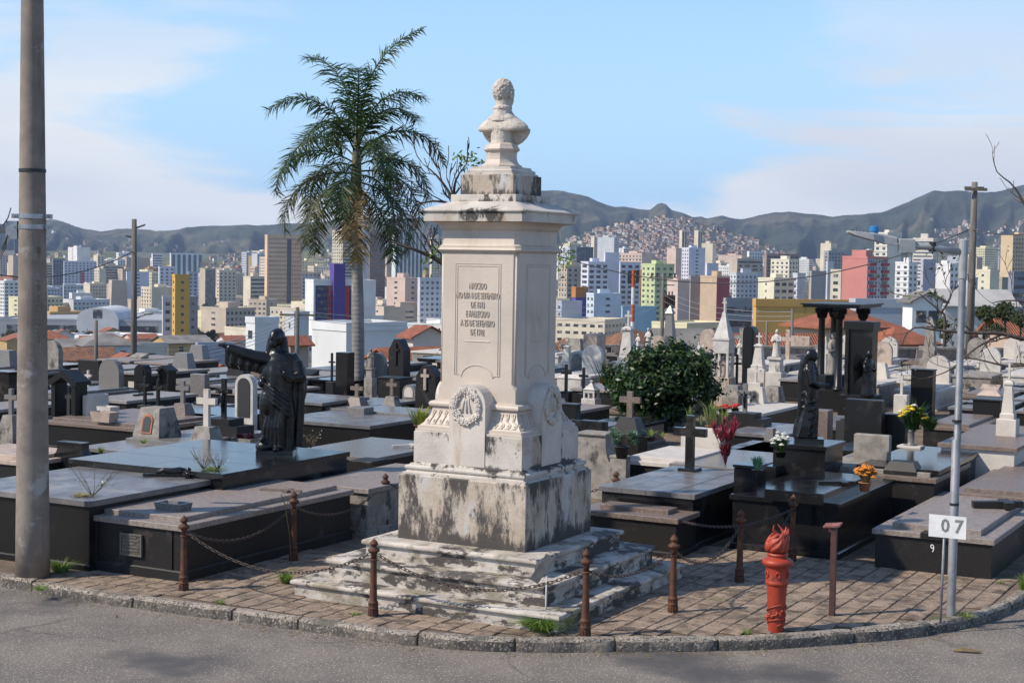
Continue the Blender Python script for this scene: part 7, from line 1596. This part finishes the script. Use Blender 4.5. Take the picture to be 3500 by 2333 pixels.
DR = 25.0; q = random.Random(23); RMIN[0] = 0.0045
f2 = PD(2520, 900, DR); t = thing('bare_branching_tree', 'leafless tree reaching its long branches in from the right edge', 'tree', (f2.x, f2.y, 0), 0); o2 = Vector((f2.x, f2.y, 0))
def B2(u, v, dd=0.0): return PD(u, v, DR + dd) - o2
mb = MB(); mb.tube([(0, 0, -0.05), (0, 0, 1.0), B2(2500, 790)], [0.2, 0.17, 0.11], 10); mb.build('trunk', M_bark, t, True)
mb = MB(); tp = []
limb(mb, [B2(2500, 790), B2(2420, 785), B2(2352, 778), B2(2300, 766), B2(2248, 764), B2(2184, 761), B2(2133, 755), B2(2107, 750), B2(2082, 766), B2(2070, 800)], 0.05, 0.010, q, 2, 4, 0.45, tp, 0.75)
limb(mb, [B2(2480, 800), B2(2400, 830, .3), B2(2320, 840, .5), B2(2250, 826, .6), B2(2190, 815, .6)], 0.035, 0.008, q, 2, 4, 0.45, tp, 0.8)
limb(mb, [B2(2480, 780), B2(2420, 720, -.3), B2(2370, 695, -.3), B2(2310, 690, -.3), B2(2262, 700, -.3)], 0.03, 0.008, q, 2, 3, 0.42, tp, 0.8)
limb(mb, [B2(2300, 768, .2), B2(2240, 800, .3), B2(2180, 850, .3), B2(2120, 870, .3)], 0.022, 0.007, q, 2, 3, 0.4, tp, 0.9)
limb(mb, [B2(2490, 760), B2(2430, 600, -.5), B2(2370, 500, -.5), B2(2330, 430, -.5), B2(2290, 395, -.5), B2(2282, 358, -.5)], 0.05, 0.005, q, 1, 5, 0.42, None, 0.7)
limb(mb, [B2(2440, 520, -.5), B2(2360, 472, -.5), B2(2318, 452, -.5)], 0.02, 0.004, q, 1, 3, 0.25, None, 0.7)
mb.build('branches', M_bark, t, True)
tufts([tp[i] for i in range(0, len(tp), 9)], 8, 0.05, [M_tr3, M_dryg], 'leaf_tufts', t, 5)
RMIN[0] = 0.012
DS = 62.0; q = random.Random(29); f3 = PD(2165, 770, DS); t = thing('thin_bare_tree', 'small half bare tree in front of the white house with two windows', 'tree', (f3.x, f3.y, 0), 0); o3 = Vector((f3.x, f3.y, 0))
mb = MB(); tp = []
limb(mb, [(0, 0, -3), PD(2170, 745, DS) - o3, PD(2158, 715, DS) - o3, PD(2130, 690, DS) - o3, PD(2105, 668, DS) - o3], 0.10, 0.02, q, 2, 4, 1.2, tp, 0.8)
limb(mb, [PD(2160, 720, DS) - o3, PD(2180, 690, DS) - o3, PD(2190, 660, DS) - o3], 0.05, 0.015, q, 2, 4, 1.0, tp, 0.8); mb.build('branches', M_bark, t, True)
tufts(tp[::3], 6, 0.22, [M_tr2, M_tr3], 'leaf_tufts', t, 8)

# ================================================================== small plants and flowers
def petalm(n, c): return pm(n, c, tuple(x * .7 for x in c), ns=20, rough=0.6)
M_org, M_yel, M_fw, M_fr, M_mag = petalm('orange_petals', (0.62, 0.22, 0.02)), petalm('yellow_petals', (0.70, 0.50, 0.02)), petalm('white_petals', (0.70, 0.68, 0.60)), petalm('red_petals', (0.55, 0.03, 0.02)), leafm('magenta_leaf', (0.30, 0.025, 0.05), (0.16, 0.02, 0.035))
M_succ = leafm('succulent_leaf', (0.16, 0.24, 0.16), (0.10, 0.17, 0.11)); M_varieg = leafm('striped_leaf', (0.34, 0.33, 0.10), (0.18, 0.24, 0.06)); M_mint = leafm('mint_leaf', (0.20, 0.38, 0.25), (0.12, 0.26, 0.16))
M_pot = pm('black_pot', (0.03, 0.032, 0.034), rough=0.5)
def blades(mb, c, n, h, spread, w, seed, droop=0.5):
    q = random.Random(seed); c = Vector(c)
    for i in range(n):
        a = q.uniform(0, 6.28); o = Vector((math.cos(a), math.sin(a), 0)); b = c + o * q.uniform(0, spread * .25); hh = h * q.uniform(.55, 1.1); out_ = spread * q.uniform(.2, 1.0); sd_ = Vector((-o.y, o.x, 0)) * w
        p1 = b + o * out_ * .35 + Vector((0, 0, hh * .62)); p2 = b + o * out_ + Vector((0, 0, hh * (1 - droop * q.random())))
        mb.add([b - sd_, b + sd_, p1 + sd_ * .8, p1 - sd_ * .8, p2], [(0, 1, 2, 3), (3, 2, 4)])
    return mb
def twiggy(mb, c, n, h, spread, seed, r=0.004):
    q = random.Random(seed); tips = []
    for i in range(n):
        a = q.uniform(0, 6.28); p = Vector(c); pts = [p]; d = Vector((math.cos(a) * spread, math.sin(a) * spread, 1)).normalized()
        for j in range(4): d = (d + Vector((q.uniform(-1, 1), q.uniform(-1, 1), q.uniform(-.4, 1))) * .18).normalized(); p = p + d * h * q.uniform(.18, .28); pts.append(p)
        mb.tube(pts, [r, r * .8, r * .7, r * .6, r * .4], 4); tips += pts[2:]
    return tips
p = P(212, 1140, 0.70); t = thing('weed_bush', 'thin stemmed weed growing on the wide polished tomb near the pole', 'plant', p, 0)
mb = MB(); tp = twiggy(mb, (0, 0, 0), 9, 0.42, 0.9, 3); mb.build('stems', M_bark, t, True); tufts(tp[::3], 4, 0.030, [M_grass, M_fw, M_lf2], 'leaves', t, 1)
mb = MB(); blades(mb, (-0.12, 0, 0), 120, 0.035, 0.22, 0.004, 4); mb.build('moss_patch', M_dryg, t)
p = P(467, 1078, 0.78); t = thing('weed_bush', 'pale flowering weed in front of the black statue base', 'plant', p, 0)
mb = MB(); tp = twiggy(mb, (0, 0, 0), 12, 0.30, 0.8, 8) + twiggy(mb, (0.16, 0, 0), 10, 0.24, 0.7, 9); mb.build('stems', M_bark, t, True); tufts(tp[::3], 3, 0.026, [M_lf2, M_dryg, M_fw], 'leaves', t, 2); mb = MB(); blades(mb, (0.1, 0, 0), 140, 0.03, 0.26, 0.004, 5); mb.build('moss_patch', M_grass, t)
p = P(714, 1028, 0.55); t = thing('dry_bush', 'dry twiggy bush right of the black statue base', 'plant', p, 0); mb = MB(); tp = twiggy(mb, (0, 0, 0), 16, 0.26, 0.9, 12, .005); mb.build('stems', M_bark, t, True); tufts(tp[::2], 2, 0.03, [M_dryg, M_fw], 'leaves', t, 4)
p = P(1666, 1068, 0.5); t = thing('red_plant', 'tall plant with magenta leaves growing from a slab', 'plant', p, 0); mb = MB(); q = random.Random(5)
for i in range(8):
    a = i * .8; s_ = q.uniform(.06, .20); pts = [Vector((0, 0, 0)), Vector((s_ * .4 * math.cos(a), s_ * .4 * math.sin(a), .25)), Vector((s_ * math.cos(a), s_ * math.sin(a), q.uniform(.42, .62)))]; mb.tube(pts, [.008, .006, .004], 4)
    for j in range(9): blades(mb, pts[1].lerp(pts[2], j / 9 * 1.0) if j > 2 else pts[0].lerp(pts[1], .5 + j * .15), 5, 0.12, 0.11, 0.009, i * 20 + j, .3)
mb.build('leaves', M_mag, t)
def pot_plant(u, v, z, lab, potm, potr, poth, fn, name='flower_pot', cat='flower pot'):
    p = P(u, v, z); t = thing(name, lab, cat, p, 0); mb = MB(); mb.lathe([(potr * .72, 0), (potr, poth), (potr * 1.06, poth), (potr * 1.06, poth * 1.08), (potr * .9, poth * 1.08), (potr * .85, poth * .9)], 14); mb.build('pot', potm, t, True); fn(t, poth); return t
def bouquet(cm, r0, h, n, seed, leaf=M_lf2, fs=0.028):
    def f(t, z):
        q = random.Random(seed); mb = MB(); g = MB()
        for i in range(n):
            a = q.uniform(0, 6.28); rr = r0 * math.sqrt(q.random()); c = Vector((rr * math.cos(a), rr * math.sin(a), z + h * (1 - .45 * (rr / r0) ** 2) + q.uniform(-.02, .02)))
            for j in range(6): b = j * 1.05; mb.ell(c + Vector((fs * .6 * math.cos(b), fs * .6 * math.sin(b), 0)), fs * .5, fs * .5, fs * .3, 6, 4)
            mb.ell(c + Vector((0, 0, .008)), fs * .45, fs * .45, fs * .4, 6, 4); g.tube([(0, 0, z * .8), c * .5 + Vector((0, 0, z * .4)), c], .003, 4)
        mb.build('blossoms', cm, t, True); blades(g, (0, 0, z), 90, h * .9, r0 * 1.1, .010, seed, .4); g.build('foliage', leaf, t)
    return f
pot_plant(1986, 1128, 0.72, 'pot of bright orange flowers on the raised lid tomb', M_terra, 0.05, 0.07, bouquet(M_org, 0.085, 0.13, 44, 3, M_dryg, .022)).scale = (1.35, 1.35, 1.35)
pot_plant(1793, 1050, 0.88, 'bunch of white flowers on a black ledge before the praying statue', M_lf3, 0.05, 0.05, bouquet(M_fw, 0.085, 0.16, 34, 4, M_lf2, .022)).scale = (1.35, 1.35, 1.35)
def mint(t, z): mb = MB(); blades(mb, (0, 0, z), 130, .16, .10, .009, 6, .3); mb.build('foliage', M_mint, t)
pot_plant(1740, 1083, 1.0, 'small mint green plant on the black block planter', M_blk2, 0.06, 0.02, mint)
def succ(t, z):
    mb = MB(); q = random.Random(2)
    for i in range(15): a = q.uniform(0, 6.28); rr = q.uniform(.03, .17); blades(mb, (rr * math.cos(a), rr * math.sin(a), z + q.uniform(.02, .16)), 30, .09, .075, .013, i, .5)
    mb.build('foliage', M_succ, t)
pot_plant(1428, 1052, 0.78, 'black pot of grey green succulents right of the monument', M_pot, 0.09, 0.14, succ)
def spiky(n, h, sp, mt, w=.012):
    def f(t, z): mb = MB(); blades(mb, (0, 0, z), n, h, sp, w, 7, .35); blades(mb, (.18, 0, z), n // 2, h * .8, sp, w, 8, .35); mb.build('foliage', mt, t)
    return f
pot_plant(1632, 990, 0.72, 'tall yellow striped spiky plant behind the cream headboard', M_terra, .08, .08, spiky(46, .42, .22, M_varieg), 'spiky_plant', 'plant')
pot_plant(1583, 985, 0.72, 'narrow yellow striped plant left of the tall black cross', M_terra, .06, .06, spiky(14, .32, .12, M_varieg), 'spiky_plant', 'plant')
pot_plant(1494, 1012, 0.5, 'small spider leaved plant in a dark box below the shrub', M_blk2, .09, .06, spiky(16, .14, .20, M_grass, .010), 'spiky_plant', 'plant')
pot_plant(962, 985, 0.5, 'yellow green fern beside the left edge of the monument', M_terra, .08, .06, spiky(70, .34, .34, leafm('fern_leaf', (0.20, 0.26, 0.04), (0.30, 0.29, 0.05))), 'fern', 'plant')
pot_plant(1386, 880, 0.4, 'palm like spiky plant left of the leafy shrub', M_terra, .1, .1, spiky(40, .55, .6, M_tr1, .012), 'spiky_plant', 'plant')
pot_plant(1660, 962, 0.5, 'red flowering plant right of the leafy shrub', M_terra, .08, .08, bouquet(M_fr, .16, .16, 16, 8, M_lf1, .035))
pot_plant(1688, 958, 0.55, 'second red flowering plant beside the bronze crucifix', M_terra, .08, .08, bouquet(M_fr, .15, .14, 14, 9, M_lf1, .035))
pq_ = random.Random(5); PT = []
pr0 = {}
for i, pp in enumerate(POTS):
    kind = pq_.choice(['white', 'yellow', 'red', 'green', 'pink', 'green'])
    if kind not in pr0:
        t = thing('flower_pot', 'small', 'flower pot', (0, -50, 0)); mb = MB(); mb.lathe([(.05, 0), (.07, .1), (.075, .11), (.06, .11), (.055, .08)], 10); mb.build('pot', M_terra if kind in ('red', 'green') else M_pot, t, True)
        if kind == 'green': mb = MB(); blades(mb, (0, 0, .1), 60, .2, .16, .012, 3, .5); mb.build('foliage', M_lf2, t)
        else: bouquet({'white': M_fw, 'yellow': M_yel, 'red': M_fr, 'pink': petalm('pink_petals', (.55, .22, .28))}[kind], .09, .14, 18, 4, M_lf1, .022)(t, .1)
        pr0[kind] = t
    c = copy_tree(pr0[kind]); c.location = pp; c['label'] = 'small pot of %s on a tomb, %s' % ('green leaves' if kind == 'green' else kind + ' flowers', where(pp)); c['group'] = 'flower pots on the graves'; PT.append(c)
for t in pr0.values():
    for ch in list(t.children): bpy.data.objects.remove(ch)
    bpy.data.objects.remove(t)
uniquify(PT, 'from left')
p = P(2092, 1027, 0.70); t = thing('flower_vase', 'tall stone vase of yellow flowers on a square foot', 'vase', p, -TH)
mb = MB(); mb.box(-.16, .16, -.12, .12, 0, .03, .006); mb.build('foot', M_wht2, t); mb = MB(); mb.lathe([(.10, .03), (.05, .05), (.042, .07), (.05, .22), (.062, .24), (.05, .24)], 14); mb.build('vase', M_gry, t, True)
bouquet(M_yel, .20, .34, 34, 11, M_lf1, .034)(t, .22); bouquet(M_fw, .22, .36, 7, 12, M_lf1, .034)(t, .22); q = MB(); blades(q, (0.24, 0, .26), 160, .22, .28, .014, 3, .5); blades(q, (0.05, 0, .25), 70, .42, .24, .014, 4, .3); q.build('greenery', M_lf1, t)
p = P(562, 1022, 0.55); t = thing('planter_box', 'low box of dark red leaves beside the black statue', 'flower box', p, -TH); flared_box(.36, .2, .1, M_con, t); mb = MB(); blades(mb, (-.08, 0, .08), 70, .10, .12, .012, 3); blades(mb, (.08, 0, .08), 70, .10, .12, .012, 4); mb.build('leaves', pm('dark_red_leaf', (.16, .02, .03), (.09, .015, .02), ns=20, rough=.6), t)
p = P(240, 968, 0.5); t = thing('planter_box', 'pale stone flower box right of the gabled portico', 'flower box', p, -TH); flared_box(.42, .22, .16, M_pink, t)
p = P(248, 958, 0.5); t = thing('planter_box', 'white planter cube left of the niche stone', 'flower box', p, -TH); flared_box(.3, .22, .18, M_wht2, t)
# grass
TUF = []
for u, v, n, h, s_, lab in ((1245, 1446, 620, .19, .36, 'big grass tuft at the foot of the slanted plaque'), (656, 1338, 160, .17, .16, 'grass tuft at the left corner of the monument steps'), (140, 1312, 220, .14, .26, 'grass tuft right of the concrete pole base'),
                           (842, 1222, 220, .15, .3, 'grass tuft behind the left side of the monument'), (92, 1352, 90, .05, .16, 'low weeds under the kerb near the concrete pole'), (2350, 1352, 90, .2, .14, 'grass clump at the right edge by the tomb'),
                           (505, 1382, 40, .04, .10, 'tiny weeds on the pavement left of the steps'), (815, 1410, 50, .035, .09, 'tiny weeds left of the post before the steps'), (2220, 1414, 70, .05, .18, 'weeds at the lamp post foot'), (2295, 1338, 40, .05, .10, 'weeds at the corner of the tomb numbered nine'),
                           (1715, 1454, 50, .06, .10, 'weeds left of the red torch column'), (290, 1378, 60, .05, .2, 'dry weeds in the gutter at the left'), (232, 1040, 60, .14, .10, 'grass tuft right of the scrolled headboard'), (330, 1016, 60, .08, .14, 'grass on the red stone tomb'), (560, 985, 50, .14, .12, 'grass at the foot of the pale arched gate')):
    z = 0.0 if v > 1150 else .45
    if v > 1372 and u < 330: z = -.1
    p = P(u, v, z); mb = MB(); blades(mb, (0, 0, -.01), n, h, s_, .0035, int(u), .6); o = mb.build('grass_tuft', M_grass if 'dry' not in lab else M_dryg, None, False, p); tag(o, lab, 'grass')
mb = MB(); p = P(672, 1290, 0); t_ = thing('tall_weed', 'tall dry seed stalk before the plaque tomb side', 'weed', p, 0); mb.tube([(0, -.1, 0), (-.02, -.1, .3), (-.07, -.1, .62)], .004, 4); mb.tube([(-.07, -.1, .62), (-.11, -.1, .72)], .006, 4); mb.tube([(-.06, -.1, .58), (-.03, -.1, .68)], .004, 4); mb.build('stalk', M_dryg, t_)
# litter along the gutter
lq = random.Random(3); mb = MB()
for i in range(420):
    j = lq.randrange(8, len(kline) - 30); p = kline[j] - knorm[j] * abs(lq.gauss(0, .10)) - knorm[j] * .03; p.z = -.097; a = Vector((lq.uniform(-1, 1), lq.uniform(-1, 1), lq.uniform(-.1, .2))).normalized(); b = a.cross(Vector((0, 0, 1))).normalized(); l_ = lq.uniform(.008, .03)
    mb.add([p - a * l_, p + b * l_ * .4, p + a * l_, p - b * l_ * .4], [(0, 1, 2, 3)])
tag(mb.build('leaf_litter', M_dryg), 'dry leaf litter scattered along the gutter', 'litter', kind='stuff')
p = P(2222, 1497, -.098); mb = MB(); mb.loft([[(-.12, -.012, 0), (-.12, .012, .004)], [(-.05, -.03, .012), (-.05, .02, .03)], [(.05, -.03, .01), (.05, .02, .022)], [(.12, -.008, .008), (.12, .004, .012)]], False, False); o = mb.build('dry_leaf', M_dryg, None, False, p, -.2); s2 = o.modifiers.new('t', 'SOLIDIFY'); s2.thickness = .004; tag(o, 'curled dry palm leaf scrap lying on the road', 'leaf')

# ================================================================== street poles and wires
M_wood = pm('weathered_pole', (0.17, 0.155, 0.135), (0.10, 0.09, 0.078), ns=3, rough=0.9, stretch=(4, 4, .4)); M_wire = pm('wire', (0.045, 0.045, 0.05), rough=0.6); M_wirel = pm('pale_wire', (0.38, 0.38, 0.38), rough=0.5)
def pole(u, vt, D, r0, lab, ub=None, arms=(), mt=None, vb=None):
    p = PD(u, 600, D); z0 = zt(D) - .5 if D > 50 else -.05; ztp = PD(u, vt, D).z; t = thing('street_pole', lab, 'utility pole', (p.x, p.y, z0), 0); h = ztp - z0
    mb = MB(); mb.tube([(0, 0, 0), (0, 0, h * .5), (0, 0, h)], [r0 * 1.15, r0, r0 * .8], 10); mb.build('pole', mt or M_wood, t, True)
    for dz, w in arms: mb = MB(); mb.box(-w, w, -.05, .05, h - dz - .05, h - dz + .05); mb.build('crossarm', M_wood, t)
    return t, h
t, h = pole(308, 503, 62, .12, 'weathered street pole rising above the left graves', arms=()); mb = MB(); mb.tube([(.08, 0, h - .35), (.45, -.1, h - .22)], .035, 6); mb.tube([(-.08, 0, h - .72), (-.35, .1, h - .66)], .035, 6); mb.build('insulator_arm', M_irn, t)
mb = MB(); mb.tube([(.1, 0, h - 3.9), (.5, 0, h - 3.75)], .03, 6); mb.ell((.58, 0, h - 3.72), .2, .08, .06, 10, 6); mb.build('lamp', M_lampgrey, t, True)
pole(221, 735, 58, .075, 'thin grey street pole left of the weathered one')
t, h = pole(2233, 418, 47, .11, 'tall wooden pole behind the lamp post on the right'); mb = MB(); mb.box(-.32, .34, -.16, -.11, h - .27, h - .18); mb.box(-.26, .32, .11, .16, h - .22, h - .13); mb.build('crossarm', M_wood, t)
t, h = pole(1524, 628, 150, .19, 'street pole with a brown transformer behind the shrub', arms=((.35, 1.3), (1.1, 1.1)))
M_trf = pm('transformer_brown', (0.10, 0.035, 0.02), (0.06, 0.025, 0.018), ns=2, rough=.6); mb = MB(); mb.box(.1, 1.15, -.5, .5, h - 3.3, h - 2.05, .06)
for i in range(5): mb.box(.2 + i * .19, .26 + i * .19, -.62, -.5, h - 3.2, h - 2.2)
mb.build('transformer', M_trf, t)
for i in range(3): mb = MB(); mb.tube([(.3 + i * .3, 0, h - 2.1), (.3 + i * .3, 0, h - 1.7)], .07, 6); mb.build('bushing', M_irn, t)
for x in (-1.1, -.6, .6, 1.1): mb = MB(); mb.tube([(x, 0, h - .3), (x, 0, h + .05)], .08, 6); mb.build('insulator', M_irn, t)
pole(684, 705, 80, .12, 'street pole with a lamp arm left of the white warehouse', arms=((.4, .9),))
pole(1823, 708, 58, .06, 'thin pole before the orange warehouse'); pole(1765, 738, 60, .06, 'short thin pole left of the thin one by the warehouse'); pole(908, 785, 62, .06, 'thin black pole left of the dark stele')
p = PD(1453, 735, 210); t = thing('radio_mast', 'slim red and white banded mast right of the white towers', 'mast', (p.x, p.y, zt(210)), 0); zz = zt(210); ztp = PD(1453, 620, 210).z
Mmr, Mmw = wallm((.42, .09, .03)), wallm((.62, .60, .57)); seg = (ztp - zz) / 7
for i in range(7): mb = MB(); mb.lathe([(.30 - .01 * i, seg * i), (.29 - .01 * i, seg * (i + 1))], 10); mb.build('mast_section', Mmr if i % 2 == 0 else Mmw, t)
mb = MB(); mb.box(-.8, -.3, -.1, .1, seg * 6.2, seg * 6.9); mb.box(.35, .8, -.1, .1, seg * 6.3, seg * 7); mb.build('antennas', M_irn, t)
WR = []
def wire(a, b, sag, r0, lab, mt=None):
    pts = [a.lerp(b, i / 24) - Vector((0, 0, sag * 4 * (i / 24) * (1 - i / 24))) for i in range(25)]; mb = MB(); mb.tube([p - a for p in pts], r0, 4); o = mb.build('wire', mt or M_wire, None, True, a); tag(o, lab, 'wire', 'overhead wires'); WR.append(o)
wire(PD(-40, 625, 50), PD(306, 577, 62), .5, .022, 'dark cable from the left edge to the weathered street pole')
wire(PD(1180, 548, 52), PD(2231, 526, 47), 1.55, .022, 'dark cable crossing the city to the tall wooden pole')
wire(PD(2231, 526, 47), PD(2420, 528, 44), .15, .022, 'dark cable from the tall wooden pole to the right edge')
for i in range(4): wire(PD(308, 806 + i * 9, 62), PD(684, 722 + i * 8, 80), .5, .016, 'pale wire between the two left street poles', M_wirel)
for i in range(3): wire(PD(684, 712 + i * 9, 80), PD(1200, 688 + i * 12, 84), .6, .016, 'pale wire from the left street pole toward the monument', M_wirel)
for i in range(4): wire(PD(1180, 706 + i * 14, 84), PD(1524, 660 + i * 12, 150), .7, .016, 'pale wire from the monument to the transformer pole', M_wirel)
for i in range(3): wire(PD(1524, 662 + i * 14, 150), PD(1823, 716 + i * 10, 58), .6, .011, 'wire right of the transformer pole', M_wirel)
uniquify(WR, 'from left')

# ================================================================== haze over the valley
m = bpy.data.materials.new('haze'); m.use_nodes = True; nt2 = m.node_tree; nt2.nodes.clear()
pv = nt2.nodes.new('ShaderNodeVolumePrincipled'); pv.inputs['Color'].default_value = (0.60, 0.74, 1.0, 1); pv.inputs['Density'].default_value = 0.00007; pv.inputs['Anisotropy'].default_value = 0.2
mo = nt2.nodes.new('ShaderNodeOutputMaterial'); nt2.links.new(pv.outputs[0], mo.inputs['Volume'])
mb = MB(); mb.box(-6000, 6000, -200, 6400, -80, 262); tag(mb.build('haze', m), kind='stuff')
